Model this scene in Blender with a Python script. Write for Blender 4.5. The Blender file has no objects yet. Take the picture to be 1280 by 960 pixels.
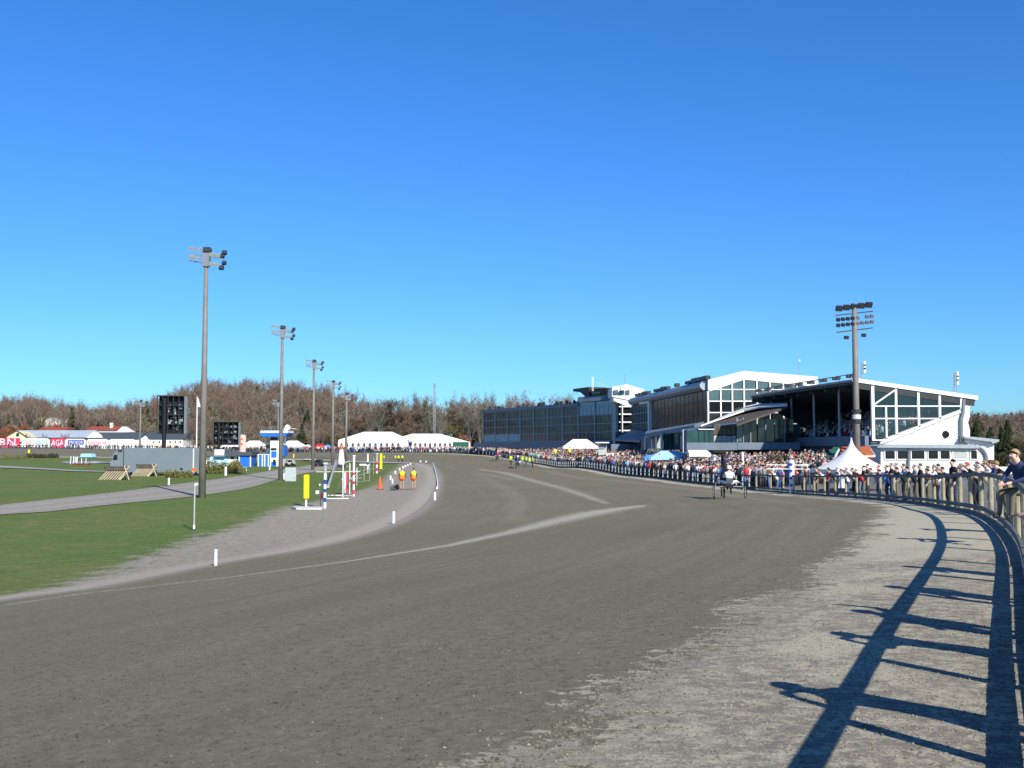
import bpy, bmesh, math, random
import numpy as np
from mathutils import Vector, Matrix
random.seed(7); np.random.seed(7)
S = bpy.context.scene
COL = S.collection
# ---------------------------------------------------------------- camera, sky, sun
CAMZ = 3.6; F = 1300.0; PITCH = math.atan(80/1300)
cd = bpy.data.cameras.new('camera'); cam = bpy.data.objects.new('camera', cd); COL.objects.link(cam)
cam.location = (0, 0, CAMZ); cam.rotation_euler = (math.pi/2+PITCH, 0, 0)
cd.sensor_width = 36; cd.lens = 36*F/1280; cd.clip_end = 6000; cd.clip_start = .05
S.camera = cam
SUN_AZ = math.radians(154); SUN_EL = math.radians(33)      # azimuth clockwise from +Y: behind the camera to the right
W = bpy.data.worlds.new('World'); S.world = W; W.use_nodes = True
nt = W.node_tree; bg = nt.nodes['Background']
sky = nt.nodes.new('ShaderNodeTexSky'); sky.sky_type = 'NISHITA'; sky.sun_disc = False
sky.sun_elevation = SUN_EL; sky.sun_rotation = SUN_AZ; sky.altitude = 0; sky.air_density = 1.0; sky.dust_density = 0.15; sky.ozone_density = 4.0
hs = nt.nodes.new('ShaderNodeHueSaturation'); hs.inputs['Saturation'].default_value = 1.15
nt.links.new(sky.outputs[0], hs.inputs['Color']); 
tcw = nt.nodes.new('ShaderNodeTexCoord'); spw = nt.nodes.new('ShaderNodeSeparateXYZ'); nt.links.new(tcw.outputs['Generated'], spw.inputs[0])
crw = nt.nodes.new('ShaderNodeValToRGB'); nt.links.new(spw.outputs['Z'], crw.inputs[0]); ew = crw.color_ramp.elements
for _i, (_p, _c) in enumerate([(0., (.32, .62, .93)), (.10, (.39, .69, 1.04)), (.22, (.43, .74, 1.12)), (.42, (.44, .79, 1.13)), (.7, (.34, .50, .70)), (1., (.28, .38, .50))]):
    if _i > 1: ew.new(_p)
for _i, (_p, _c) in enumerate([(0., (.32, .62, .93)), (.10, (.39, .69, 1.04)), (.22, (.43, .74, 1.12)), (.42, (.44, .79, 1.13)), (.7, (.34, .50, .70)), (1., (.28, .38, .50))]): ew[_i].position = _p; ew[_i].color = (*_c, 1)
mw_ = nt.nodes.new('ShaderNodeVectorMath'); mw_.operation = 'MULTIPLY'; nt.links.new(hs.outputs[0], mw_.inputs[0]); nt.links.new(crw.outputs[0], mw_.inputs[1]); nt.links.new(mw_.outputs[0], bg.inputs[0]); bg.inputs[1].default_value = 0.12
sl = bpy.data.lights.new('sun', 'SUN'); sl.energy = 5.0; sl.angle = math.radians(.5); sl.color = (1, .94, .82)
so = bpy.data.objects.new('sun', sl); COL.objects.link(so)
sd = Vector((math.sin(SUN_AZ)*math.cos(SUN_EL), math.cos(SUN_AZ)*math.cos(SUN_EL), math.sin(SUN_EL)))
so.rotation_euler = sd.to_track_quat('Z', 'Y').to_euler()
S.view_settings.view_transform = 'Standard'; S.view_settings.look = 'None'; S.view_settings.exposure = 0.34; S.view_settings.gamma = 1
# ---------------------------------------------------------------- materials
def mat(name, col, rough=.8, metal=0., var=.12, scale=3., bump=0., spec=.3, objcol=False, rnd=0., attr=None):
    m = bpy.data.materials.new(name); m.use_nodes = True; n = m.node_tree; b = n.nodes['Principled BSDF']
    b.inputs['Roughness'].default_value = rough; b.inputs['Metallic'].default_value = metal
    b.inputs['Specular IOR Level'].default_value = spec
    tc = n.nodes.new('ShaderNodeTexCoord'); nz = n.nodes.new('ShaderNodeTexNoise'); nz.inputs['Scale'].default_value = scale; nz.inputs['Detail'].default_value = 5
    n.links.new(tc.outputs['Object'], nz.inputs['Vector'])
    mr = n.nodes.new('ShaderNodeMapRange'); mr.inputs[1].default_value = .25; mr.inputs[2].default_value = .75; mr.inputs[3].default_value = 1-var; mr.inputs[4].default_value = 1+var
    n.links.new(nz.outputs['Fac'], mr.inputs[0])
    mx = n.nodes.new('ShaderNodeVectorMath'); mx.operation = 'SCALE'; n.links.new(mr.outputs[0], mx.inputs['Scale'])
    if objcol:
        oi = n.nodes.new('ShaderNodeObjectInfo'); n.links.new(oi.outputs['Color'], mx.inputs[0])
    elif attr:
        at = n.nodes.new('ShaderNodeAttribute'); at.attribute_name = attr; n.links.new(at.outputs['Color'], mx.inputs[0])
    elif rnd and isinstance(rnd, (list, tuple)):
        oi = n.nodes.new('ShaderNodeObjectInfo'); cr = n.nodes.new('ShaderNodeValToRGB'); cr.color_ramp.interpolation = 'CONSTANT'
        e = cr.color_ramp.elements
        while len(e) < len(rnd): e.new(0.5)
        for i, c in enumerate(rnd): e[i].position = i/len(rnd); e[i].color = (*c, 1)
        n.links.new(oi.outputs['Random'], cr.inputs[0]); n.links.new(cr.outputs[0], mx.inputs[0])
    else: mx.inputs[0].default_value = col[:3]
    out = mx.outputs[0]
    if rnd and not isinstance(rnd, (list, tuple)):
        oi = n.nodes.new('ShaderNodeObjectInfo'); m2 = n.nodes.new('ShaderNodeMapRange'); m2.inputs[3].default_value = 1-rnd; m2.inputs[4].default_value = 1+rnd
        n.links.new(oi.outputs['Random'], m2.inputs[0]); v = n.nodes.new('ShaderNodeVectorMath'); v.operation = 'SCALE'
        n.links.new(out, v.inputs[0]); n.links.new(m2.outputs[0], v.inputs['Scale']); out = v.outputs[0]
    n.links.new(out, b.inputs['Base Color'])
    if bump:
        bp = n.nodes.new('ShaderNodeBump'); bp.inputs['Strength'].default_value = bump; bp.inputs['Distance'].default_value = .05
        n.links.new(nz.outputs['Fac'], bp.inputs['Height']); n.links.new(bp.outputs[0], b.inputs['Normal'])
    return m
M = {}
def mk(k, *a, **kw): M[k] = mat(k, *a, **kw); return M[k]
mk('white_paint', (.8, .8, .78), .5, var=.05); mk('white_fabric', (.82, .82, .82), .85, var=.05, scale=.6, bump=.15)
mk('white_clad', (.74, .75, .73), .6, var=.07, scale=.8); mk('offwhite', (.62, .62, .58), .7)
mk('steel', (.32, .33, .34), .45, .6); mk('pole_steel', (.21, .195, .175), .6, .1, var=.2, scale=1.2)
mk('dark_metal', (.035, .04, .045), .5); mk('black', (.012, .012, .014), .55); mk('slate', (.07, .085, .105), .6, var=.15)
mk('blue_grey', (.15, .195, .25), .6, var=.12, scale=.5); mk('roof_metal', (.34, .38, .42), .45, .3, var=.1); mk('pale_roof', (.36, .42, .50), .5, var=.1, scale=.3)
mk('glass_brown', (.125, .10, .072), .12, spec=.15, var=.35, scale=.5); mk('glass_green', (.02, .06, .06), .06, spec=.6, var=.4, scale=.6)
mk('glass_dark', (.012, .015, .018), .06, spec=.6, var=.3); mk('glass_blue', (.16, .28, .36), .12, spec=.5, var=.15); mk('glass_teal', (.07, .12, .125), .08, spec=.6, var=.2, scale=.4)
mk('curtain', (.42, .48, .48), .9, var=.15, scale=4); mk('frame_grey', (.32, .36, .38), .5, .2)
mk('blue_paint', (.02, .16, .62), .5, var=.08); mk('red_paint', (.55, .03, .03), .5, var=.08); mk('yellow', (.80, .72, .02), .6, var=.06); mk('orange', (.85, .13, .03), .6, var=.06)
mk('green_paint', (.02, .11, .07), .6); mk('pink', (.75, .50, .44), .6); mk('red_brick_roof', (.30, .075, .045), .8, var=.2, scale=2); mk('orange_tile', (.50, .13, .05), .8, var=.25, scale=3, bump=.4)
mk('cream', (.72, .66, .42), .8); mk('ad_red', (.72, .04, .12), .5, var=.03); mk('ad_blue', (.02, .06, .38), .5, var=.03); mk('ad_cyan', (.08, .42, .62), .5); mk('ad_orange', (.75, .18, .12), .5)
mk('truck_grey', (.17, .21, .235), .45, var=.06, scale=.5); mk('tyre', (.015, .015, .015), .9); mk('wood_pale', (.50, .43, .30), .8, var=.2, scale=4)
mk('post_wood', (.33, .30, .20), .85, var=.25, scale=5, bump=.3); mk('rail_wood', (.13, .135, .14), .8, var=.25, scale=4, bump=.2); mk('fence_dark', (.035, .04, .045), .7)
mk('board_brown', (.10, .08, .065), .8, var=.25); mk('concrete', (.33, .33, .31), .85, var=.15); mk('red_hut', (.16, .03, .03), .8)
mk('lamp_face', (.55, .62, .60), .15, .5); mk('grey_box', (.40, .42, .40), .6); mk('parasol_blue', (.10, .32, .75), .8); mk('parasol_light', (.35, .62, .85), .8)
mk('shrub', (.17, .165, .05), .9, var=.5, scale=3); mk('shrub_brown', (.16, .12, .07), .9, var=.4, scale=3); mk('flower_rust', (.30, .09, .03), .9, var=.4)
mk('hedge_dark', (.05, .05, .03), .9, var=.4); mk('pond', (.10, .22, .38), .1, spec=.6)
mk('skin', (.62, .38, .29), .6, rnd=.2, var=.05); mk('hair', 0, .8, rnd=[(.02, .015, .01), (.10, .06, .03), (.28, .20, .10), (.05, .035, .02), (.25, .24, .22), (.015, .012, .01)])
mk('shirt', 0, .85, objcol=True, var=.15, scale=6); mk('pants', 0, .85, rnd=[(.02, .02, .03), (.05, .09, .18), (.10, .17, .30), (.015, .015, .018), (.03, .04, .07), (.16, .14, .10)])
mk('shoes', (.02, .02, .02), .6); mk('crowd', 0, .8, attr='Col', var=.08)
mk('vest_yellow', (.70, .88, .04), .7, var=.05); mk('vest_orange', (.90, .20, .04), .7, var=.05); mk('horse_hide', (.028, .018, .013), .5, var=.3); mk('tan', (.40, .28, .18), .8)
mk('bark', (.16, .13, .11), .9, rnd=.3); mk('bark_birch', (.27, .25, .22), .9, rnd=.15)
def tree_mat(k, a, b):
    m = bpy.data.materials.new(k); m.use_nodes = True; n = m.node_tree; bs = n.nodes['Principled BSDF']; bs.inputs['Roughness'].default_value = 1; bs.inputs['Specular IOR Level'].default_value = .05
    oi = n.nodes.new('ShaderNodeObjectInfo'); tc = n.nodes.new('ShaderNodeTexCoord'); nz = n.nodes.new('ShaderNodeTexNoise'); nz.inputs['Scale'].default_value = .25
    n.links.new(tc.outputs['Object'], nz.inputs['Vector']); ad = n.nodes.new('ShaderNodeMath'); ad.operation = 'MULTIPLY_ADD'; ad.inputs[1].default_value = .9
    n.links.new(nz.outputs['Fac'], ad.inputs[0]); sb = n.nodes.new('ShaderNodeMath'); sb.operation = 'SUBTRACT'; sb.inputs[1].default_value = .45
    n.links.new(oi.outputs['Random'], sb.inputs[0]); n.links.new(sb.outputs[0], ad.inputs[2])
    mx = n.nodes.new('ShaderNodeMix'); mx.data_type = 'RGBA'; mx.inputs['A'].default_value = (*a, 1); mx.inputs['B'].default_value = (*b, 1)
    n.links.new(ad.outputs[0], mx.inputs['Factor']); n.links.new(mx.outputs['Result'], bs.inputs['Base Color']); M[k] = m
tree_mat('twigs_brown', (.12, .092, .066), (.205, .142, .108)); tree_mat('twigs_grey', (.13, .118, .088), (.205, .185, .145))
tree_mat('twigs_bud', (.14, .13, .055), (.20, .165, .08)); tree_mat('needles', (.018, .03, .014), (.04, .055, .025)); tree_mat('twigs_red', (.22, .09, .05), (.28, .14, .08))
# ---------------------------------------------------------------- helpers
def P(px, py, d):
    if py == 0: return Vector((P(px, 545, d).x, d, 0))
    u = (px-640)/F; v = (480-py)/F; y = math.cos(PITCH)-math.sin(PITCH)*v; z = math.sin(PITCH)+math.cos(PITCH)*v
    t = d/y; return Vector((u*t, d, CAMZ+z*t))
OUT = [(1280,690,19),(1240,650,27),(1200,640,34),(1160,633,42),(1100,626,50),(1040,621.5,60),(985,618,70),(940,613.5,77),(860,604.5,95),(780,595.3,118),(700,585.7,157),(665,579.6,184),(640,574.6,210),(600,570,236),(560,567.3,246),(500,566.8,251),(430,566.8,253),(300,566,262),(150,562.5,290),(0,561.5,310)]
INN = [(0,752,24.4),(130,735,26.7),(270,706,32),(400,684,37.7),(490,657,48.3),(532,633,64),(545,612,88),(548,597,120),(541,584,168),(520,579,190),(480,578,200),(440,577,204),(380,574.5,206),(300,573.5,212),(150,572,228),(0,571.5,238)]
op = [P(*a) for a in OUT]; ip = [P(*a) for a in INN]
op = [Vector((-26, -26, 1.9)), Vector((-11, -16, 1.9)), Vector((-4.5, -9, 1.85)), Vector((.4, 0, 1.8)), Vector((4.7, 9.2, 1.75))]+op+[Vector((-260, 315, 3.0)), Vector((-330, 300, 3.0))]
ip = [Vector((-42, -2, 0)), Vector((-28, 6.5, 0)), Vector((-19, 15, 0))]+ip+[Vector((-190, 250, 1.4)), Vector((-320, 240, 1.4))]
ctrl = [tuple(p) for p in op]+[tuple(p) for p in ip]
ctrl += [(-3,236,2.4),(16,188,2.2),(20,150,1.6),(22,118,1.25),(25,97,1.15),(30,75,1.15),(27,52,1.2),(22,35,1.5),(16,20,1.7),(9,5,1.8),(60,100,1.3),(60,20,1.6),(120,60,1.6),(120,200,2.5),(330,100,2),(330,400,3),(50,240,2.8),
         (-24,65,0),(-24,90,0),(-22,122,0),(-27,158,.3),(-30,190,.6),(-60,120,0),(-60,60,0),(-35,30,0),(-50,150,.15),(-50,190,.5),(-100,150,.2),(-100,200,.7),(-160,150,.2),(-160,80,0),(-330,50,0),(-330,180,.6),(0,-80,1.5),(-80,-60,.5),(-330,-80,0),(330,-80,1.8),
         (-100,330,2.8),(0,300,2.8),(-200,350,3.2),(-330,430,3.5),(0,430,3.2),(100,430,3)]
ctrl = np.array(ctrl)
CC = 9.0
def _phi(r2): return -np.sqrt(r2+CC*CC)
_A = _phi((ctrl[:,None,0]-ctrl[None,:,0])**2+(ctrl[:,None,1]-ctrl[None,:,1])**2)
_n = len(ctrl); _K = np.zeros((_n+1,_n+1)); _K[:_n,:_n] = _A+np.eye(_n)*0.35; _K[:_n,_n] = 1; _K[_n,:_n] = 1
_w = np.linalg.solve(_K, np.append(ctrl[:,2], 0))
def sm(x, a, b):
    t = np.clip((x-a)/(b-a), 0, 1); return t*t*(3-2*t)
SKX = [-2500,-400,0,60,100,135,190,230,260,340,400,430,480,545,640,700,900,1150,1210,1290,1600,3000]
SKZ = [ 10,   10, 7.5, 7.5, 4.5, 3.5, 6.5,12.5, 15.5,15,14,10, 4.5, 3, 3.5, 3.5, 4, 5, 5.5,6,7,7]
def T(X, Y):
    X = np.asarray(X, float); Y = np.asarray(Y, float); sh = np.broadcast(X, Y).shape
    X = np.broadcast_to(X, sh).ravel(); Y = np.broadcast_to(Y, sh).ravel(); out = np.empty(X.size)
    for i in range(0, X.size, 20000):
        x = np.clip(X[i:i+20000], -330, 330); y = np.clip(Y[i:i+20000], -80, 430)
        out[i:i+20000] = _phi((x[:,None]-ctrl[None,:,0])**2+(y[:,None]-ctrl[None,:,1])**2)@_w[:_n]+_w[_n]
    px = 640+F*X/np.maximum(Y, 1)
    h = np.interp(px, SKX, SKZ)*sm(Y, 305, 440)*(1-.9*sm(Y, 480, 900))
    return (out+h).reshape(sh)
def G(x, y): return float(T(x, y))
_ds = np.concatenate([np.linspace(5, 60, 700), np.linspace(60.1, 330, 1200)])
def gp(px, py, off=0.):
    """where a sight line meets the ground: used to find the plan position of things in the place"""
    a = P(px, py, 1.); zs = CAMZ+(a.z-CAMZ)*_ds; g = T(a.x*_ds, _ds)
    k = np.argmax(zs < g)
    if k == 0: k = len(_ds)-1
    d = _ds[k]; return Vector((a.x*d, d, G(a.x*d, d)+off))
def gd(px, d, off=0.):
    """ground point under column px at distance d"""
    x = (px-640)/F*d*1.0; return Vector((x, d, G(x, d)+off))
class MB:
    def __init__(s): s.v = []; s.f = []; s.m = []
    def quad(s, pts, m=0):
        b = len(s.v); s.v += [tuple(p) for p in pts]; s.f.append(tuple(range(b, b+len(pts)))); s.m.append(m); return s
    def hexa(s, p, m=0):      # 8 points: bottom 4 ccw, top 4
        b = len(s.v); s.v += [tuple(q) for q in p]
        for f in ((3,2,1,0),(4,5,6,7),(0,1,5,4),(1,2,6,5),(2,3,7,6),(3,0,4,7)): s.f.append(tuple(b+i for i in f)); s.m.append(m)
        return s
    def box(s, x0, x1, y0, y1, z0, z1, fr=None, m=0):
        p = [(x0,y0,z0),(x1,y0,z0),(x1,y1,z0),(x0,y1,z0),(x0,y0,z1),(x1,y0,z1),(x1,y1,z1),(x0,y1,z1)]
        if fr: p = [fr(*q) for q in p]
        return s.hexa(p, m)
    def prism(s, poly, ext, m=0):   # poly: list of 3d points; ext: vector
        n = len(poly); b = len(s.v); e = Vector(ext); s.v += [tuple(p) for p in poly]+[tuple(Vector(p)+e) for p in poly]
        s.f.append(tuple(b+i for i in range(n))); s.f.append(tuple(b+n+i for i in reversed(range(n)))); s.m += [m, m]
        for i in range(n):
            j = (i+1) % n; s.f.append((b+i, b+n+i, b+n+j, b+j)); s.m.append(m)
        return s
    def tube(s, pts, rs, n=8, m=0, cap=True):
        pts = [Vector(p) for p in pts]
        if not hasattr(rs, '__len__'): rs = [rs]*len(pts)
        rings = []
        for i, p in enumerate(pts):
            t = (pts[min(i+1, len(pts)-1)]-pts[max(i-1, 0)]).normalized()
            a = t.cross(Vector((0,0,1)) if abs(t.z) < .95 else Vector((1,0,0))).normalized(); c = t.cross(a)
            b = len(s.v); s.v += [tuple(p+(a*math.cos(q*2*math.pi/n)+c*math.sin(q*2*math.pi/n))*rs[i]) for q in range(n)]; rings.append(b)
        for i in range(len(rings)-1):
            for q in range(n):
                r = (q+1) % n; s.f.append((rings[i]+q, rings[i]+r, rings[i+1]+r, rings[i+1]+q)); s.m.append(m)
        if cap:
            s.f.append(tuple(rings[0]+q for q in reversed(range(n)))); s.f.append(tuple(rings[-1]+q for q in range(n))); s.m += [m, m]
        return s
    def bar(s, a, b, w, h=None, m=0):
        h = h or w; a = Vector(a); b = Vector(b); t = (b-a).normalized()
        x = t.cross(Vector((0,0,1)) if abs(t.z) < .95 else Vector((0,1,0))).normalized()*w/2; y = x.cross(t).normalized()*h/2
        return s.hexa([a-x-y, a+x-y, b+x-y, b-x-y, a-x+y, a+x+y, b+x+y, b-x+y], m)
    def build(s, name, mats, parent=None, smooth=False, link=True):
        me = bpy.data.meshes.new(name); off = parent.location if parent is not None and 'loc0' in parent else None
        v = s.v
        if off is not None: ox, oy, oz = off; v = [(a-ox, b-oy, c-oz) for a, b, c in v]
        me.from_pydata(v, [], s.f)
        if not isinstance(mats, (list, tuple)): mats = [mats]
        for q in mats: me.materials.append(M[q] if isinstance(q, str) else q)
        if len(mats) > 1: me.polygons.foreach_set('material_index', s.m)
        bm = bmesh.new(); bm.from_mesh(me); bmesh.ops.recalc_face_normals(bm, faces=bm.faces); bm.to_mesh(me); bm.free()
        if smooth: me.polygons.foreach_set('use_smooth', [True]*len(me.polygons))
        o = bpy.data.objects.new(name, me)
        if link: COL.objects.link(o)
        if parent is not None: o.parent = parent
        return o
def tag(o, label=None, cat=None, group=None, kind=None):
    if label: o['label'] = label
    if cat: o['category'] = cat
    if group: o['group'] = group
    if kind: o['kind'] = kind
    return o
def thing(name, loc, label, cat, group=None, world=True):
    """Empty at the thing's base. world=True: its parts are given in world coordinates"""
    o = bpy.data.objects.new(name, None); COL.objects.link(o); o.location = loc; o.empty_display_size = .3
    if world: o['loc0'] = 1
    return tag(o, label, cat, group)
def copy_tree(o, parent=None):
    c = o.copy(); COL.objects.link(c)
    if parent: c.parent = parent
    for ch in list(o.children): copy_tree(ch, c)
    return c
def frame2(a, b):
    """local frame: u metres from a towards b, v metres outwards to the left of that, z"""
    a = Vector((a[0], a[1], 0)); t = (Vector((b[0], b[1], 0))-a); L = t.length; t.normalize(); n = Vector((-t.y, t.x, 0))
    f = lambda u, v, z: a+t*u+n*v+Vector((0, 0, z)); return f, L
def text(s, size, m, parent, loc, width=None, name='lettering', rz=0., ext=.02, align='CENTER', sx=1.):
    c = bpy.data.curves.new(name, 'FONT'); c.body = s; c.size = size; c.extrude = ext; c.align_x = align; c.align_y = 'CENTER'; c.resolution_u = 2
    o = bpy.data.objects.new(name, c); COL.objects.link(o); bpy.context.view_layer.update()
    me = bpy.data.meshes.new_from_object(o.evaluated_get(bpy.context.evaluated_depsgraph_get())); bpy.data.objects.remove(o)
    me.materials.clear(); me.materials.append(M[m]); o = bpy.data.objects.new(name, me); COL.objects.link(o)
    if width:
        xs = [v.co.x for v in me.vertices]; sx = width/(max(xs)-min(xs))
    o.rotation_euler = (math.pi/2, 0, rz); o.scale = (sx, 1, 1); o.parent = parent
    o.location = Vector(loc)-Vector(parent.location if 'loc0' in parent else (0, 0, 0)); return o
def lin(pts, step):
    """Catmull-Rom through 3d points, resampled"""
    pts = [Vector(p) for p in pts]; q = [pts[0]*2-pts[1]]+pts+[pts[-1]*2-pts[-2]]; out = []
    for i in range(1, len(q)-2):
        p0, p1, p2, p3 = q[i-1:i+3]
        for k in range(12):
            t = k/12; out.append(.5*((2*p1)+(p2-p0)*t+(2*p0-5*p1+4*p2-p3)*t*t+(3*p1-p0-3*p2+p3)*t**3))
    out.append(q[-2]); return out
def arr(c): return np.array([(p.x, p.y) for p in c])
def resample(A, n=None, w=None):
    s = np.concatenate([[0], np.cumsum(np.hypot(*np.diff(A, axis=0).T))])
    if w is None: w = np.linspace(0, s[-1], n)
    return np.stack([np.interp(w, s, A[:,0]), np.interp(w, s, A[:,1])], 1)
def dist_poly(XY, A):
    """distance, signed side (+ left of the line), arc length of the nearest point"""
    best = np.full(len(XY), 1e9); sg = np.zeros(len(XY)); al = np.zeros(len(XY)); s0 = 0
    for a, b in zip(A[:-1], A[1:]):
        t = b-a; L = np.hypot(*t)
        if L < 1e-6: continue
        q = XY-a; u = np.clip((q@t)/L**2, 0, 1); r = q-u[:,None]*t; d = np.hypot(r[:,0], r[:,1])
        m = d < best; best[m] = d[m]; sg[m] = np.sign(t[0]*q[m,1]-t[1]*q[m,0]); al[m] = s0+u[m]*L; s0 += L
    return best, sg, al
OC = arr(lin(op, 0)); IC = arr(lin(ip, 0))
# ---------------------------------------------------------------- ground
def axis(breaks):
    out = []
    for a, b, st in breaks: out += list(np.arange(a, b, st))
    out.append(breaks[-1][1]); return np.array(out)
gx = axis([(-3000,-1000,250),(-1000,-330,30),(-330,-120,6),(-120,-45,2.5),(-45,35,.9),(35,90,2.5),(90,330,8),(330,1000,40),(1000,3000,250)])
gy = axis([(-400,-60,40),(-60,0,4),(0,75,.9),(75,150,2),(150,300,3),(300,500,8),(500,1000,40),(1000,4000,300)])
GX, GY = np.meshgrid(gx, gy); XY = np.stack([GX.ravel(), GY.ravel()], 1)
GB = arr([gp(*a) for a in [(0,747),(60,735),(120,718),(180,694),(230,676),(300,656),(350,636),(400,626),(440,616),(470,606),(483,594),(492,586),(500,580.5)]])
GB = np.vstack([[-35, 2], [-22, 16], GB])
def signed(XY, A):
    d, s, al = dist_poly(XY, A); return -d*s, al       # positive = to the right of travel
near = (np.abs(XY[:,0]) < 420) & (XY[:,1] < 460)
po = np.full(len(XY), 400.); di = np.full(len(XY), 400.); gdv = np.full(len(XY), -400.)
po[near] = signed(XY[near], OC)[0]; di[near] = -signed(XY[near], IC)[0]
nn = near & (di > -1) & (di < 60); gdv[nn] = signed(XY[nn], GB)[0]; gdv[nn & (XY[:,1] > 190)] = -20
Z = T(XY[:,0], XY[:,1]); dist = np.hypot(XY[:,0], XY[:,1]); mg = 1.3+.02*dist
inside = near & (po < -mg) & (di < -mg); Z = Z-np.where(inside, .35, 0)
me = bpy.data.meshes.new('ground'); nx, ny = len(gx), len(gy)
idx = np.arange(nx*ny).reshape(ny, nx); q = np.stack([idx[:-1,:-1], idx[:-1,1:], idx[1:,1:], idx[1:,:-1]], -1).reshape(-1, 4)
me.from_pydata(np.column_stack([XY, Z]).tolist(), [], q.tolist()); me.polygons.foreach_set('use_smooth', [True]*len(q))
def fattr(me, name, val):
    a = me.attributes.new(name, 'FLOAT', 'POINT'); a.data.foreach_set('value', np.asarray(val, np.float32))
fattr(me, 'gravel', gdv); fattr(me, 'inner', di); fattr(me, 'outer', po)
ground = bpy.data.objects.new('ground', me); COL.objects.link(ground); tag(ground, 'green infield grass, gravel edge and spectator ground around the trotting track', kind='structure')
class N:       # small node helper
    def __init__(s, m): s.t = m.node_tree
    def n(s, ty, **kw):
        x = s.t.nodes.new(ty)
        for k, v in kw.items():
            if k.startswith('i'):
                x.inputs[int(k[1:])].default_value = v
            else: setattr(x, k, v)
        return x
    def L(s, a, b): s.t.links.new(a, b)
    def math(s, op, a, b=None, c=None, clamp=False):
        x = s.n('ShaderNodeMath', operation=op, use_clamp=clamp)
        for i, v in enumerate((a, b, c)):
            if v is None: continue
            if hasattr(v, 'links'): s.L(v, x.inputs[i])
            else: x.inputs[i].default_value = v
        return x.outputs[0]
    def noise(s, vec, scale, det=4, rough=.55, off=None):
        x = s.n('ShaderNodeTexNoise'); x.inputs['Scale'].default_value = scale; x.inputs['Detail'].default_value = det; x.inputs['Roughness'].default_value = rough
        s.L(vec, x.inputs['Vector']); return x.outputs['Fac']
    def ramp(s, v, a, b, lo=0., hi=1.):
        x = s.n('ShaderNodeMapRange'); x.inputs[1].default_value = a; x.inputs[2].default_value = b; x.inputs[3].default_value = lo; x.inputs[4].default_value = hi
        x.interpolation_type = 'SMOOTHSTEP'; s.L(v, x.inputs[0]); return x.outputs[0]
    def mix(s, f, a, b):
        x = s.n('ShaderNodeMix', data_type='RGBA')
        for k, v in (('Factor', f), ('A', a), ('B', b)):
            if hasattr(v, 'links'): s.L(v, x.inputs[k])
            elif k == 'Factor': x.inputs[k].default_value = v
            else: x.inputs[k].default_value = (*v, 1)
        return x.outputs['Result']
    def attr(s, name): return s.n('ShaderNodeAttribute', attribute_name=name).outputs['Fac']
    def finish(s, col, rough=.95, bumps=(), spec=.1):
        b = s.t.nodes['Principled BSDF']; s.L(col, b.inputs['Base Color']); b.inputs['Roughness'].default_value = rough; b.inputs['Specular IOR Level'].default_value = spec
        prev = None
        for h, st, dd in bumps:
            x = s.n('ShaderNodeBump'); x.inputs['Strength'].default_value = st; x.inputs['Distance'].default_value = dd; s.L(h, x.inputs['Height'])
            if prev: s.L(prev, x.inputs['Normal'])
            prev = x.outputs[0]
        if prev: s.L(prev, b.inputs['Normal'])
def newmat(k): m = bpy.data.materials.new(k); m.use_nodes = True; M[k] = m; return N(m)
g = newmat('ground_mix'); pos = g.n('ShaderNodeNewGeometry').outputs['Position']
n1 = g.noise(pos, .12, 5); n2 = g.noise(pos, 1.1, 6, .65); n3 = g.noise(pos, 9, 6, .7); n4 = g.noise(pos, 30, 3, .7)
grass = g.mix(g.ramp(n2, .35, .68), (.072, .135, .028), (.118, .180, .040)); grass = g.mix(g.ramp(n1, .42, .62), grass, (.125, .165, .045))
grass = g.mix(g.math('MULTIPLY', g.ramp(n3, .48, .68), .55), grass, (.27, .25, .12)); dead = g.math('MULTIPLY', g.ramp(n2, .50, .66), g.ramp(n1, .42, .56)); grass = g.mix(g.math('MULTIPLY', dead, .75), grass, (.235, .205, .095)); grass = g.mix(g.math('MULTIPLY', g.ramp(g.noise(pos, .45, 6, .7), .52, .68), .5), grass, (.19, .20, .07))
fb = g.noise(pos, 5, 10, .88); fbw = g.ramp(fb, .40, .60); grass = g.mix(g.math('MULTIPLY', fbw, .42), grass, (.17, .23, .065)); grass = g.mix(g.math('MULTIPLY', g.ramp(fb, .52, .40), .5), grass, (.035, .065, .016))
gravel = g.mix(g.ramp(n4, .35, .65), (.20, .18, .145), (.38, .345, .285)); gravel = g.mix(g.math('MULTIPLY', g.ramp(n2, .35, .7), .45), gravel, (.25, .21, .19))
gravel = g.mix(g.math('MULTIPLY', g.ramp(fb, .44, .58), .6), gravel, (.46, .42, .35)); gravel = g.mix(g.math('MULTIPLY', g.ramp(fb, .50, .40), .6), gravel, (.16, .145, .125))
ga = g.attr('gravel'); wob = g.math('MULTIPLY', g.math('SUBTRACT', n2, .5), 5.0); wob3 = g.math('MULTIPLY', g.math('SUBTRACT', n3, .5), 3.0)
gm = g.ramp(g.math('ADD', g.math('ADD', ga, wob), wob3), -.5, .7)
c = g.mix(gm, grass, gravel)
inn = g.attr('inner'); sand = g.mix(g.ramp(n3, .3, .7), (.34, .305, .25), (.44, .40, .335))
c = g.mix(g.math('MULTIPLY', g.ramp(g.math('ADD', inn, g.math('MULTIPLY', wob3, .2)), .9, 1.9, 1, 0), g.ramp(inn, -3, -1)), c, sand)
plaza = g.mix(g.ramp(n2, .3, .7), (.15, .145, .135), (.25, .24, .225)); out_ = g.attr('outer')
c = g.mix(g.ramp(out_, -.3, .1), c, plaza)
sep = g.n('ShaderNodeSeparateXYZ'); g.L(pos, sep.inputs[0])
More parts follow.
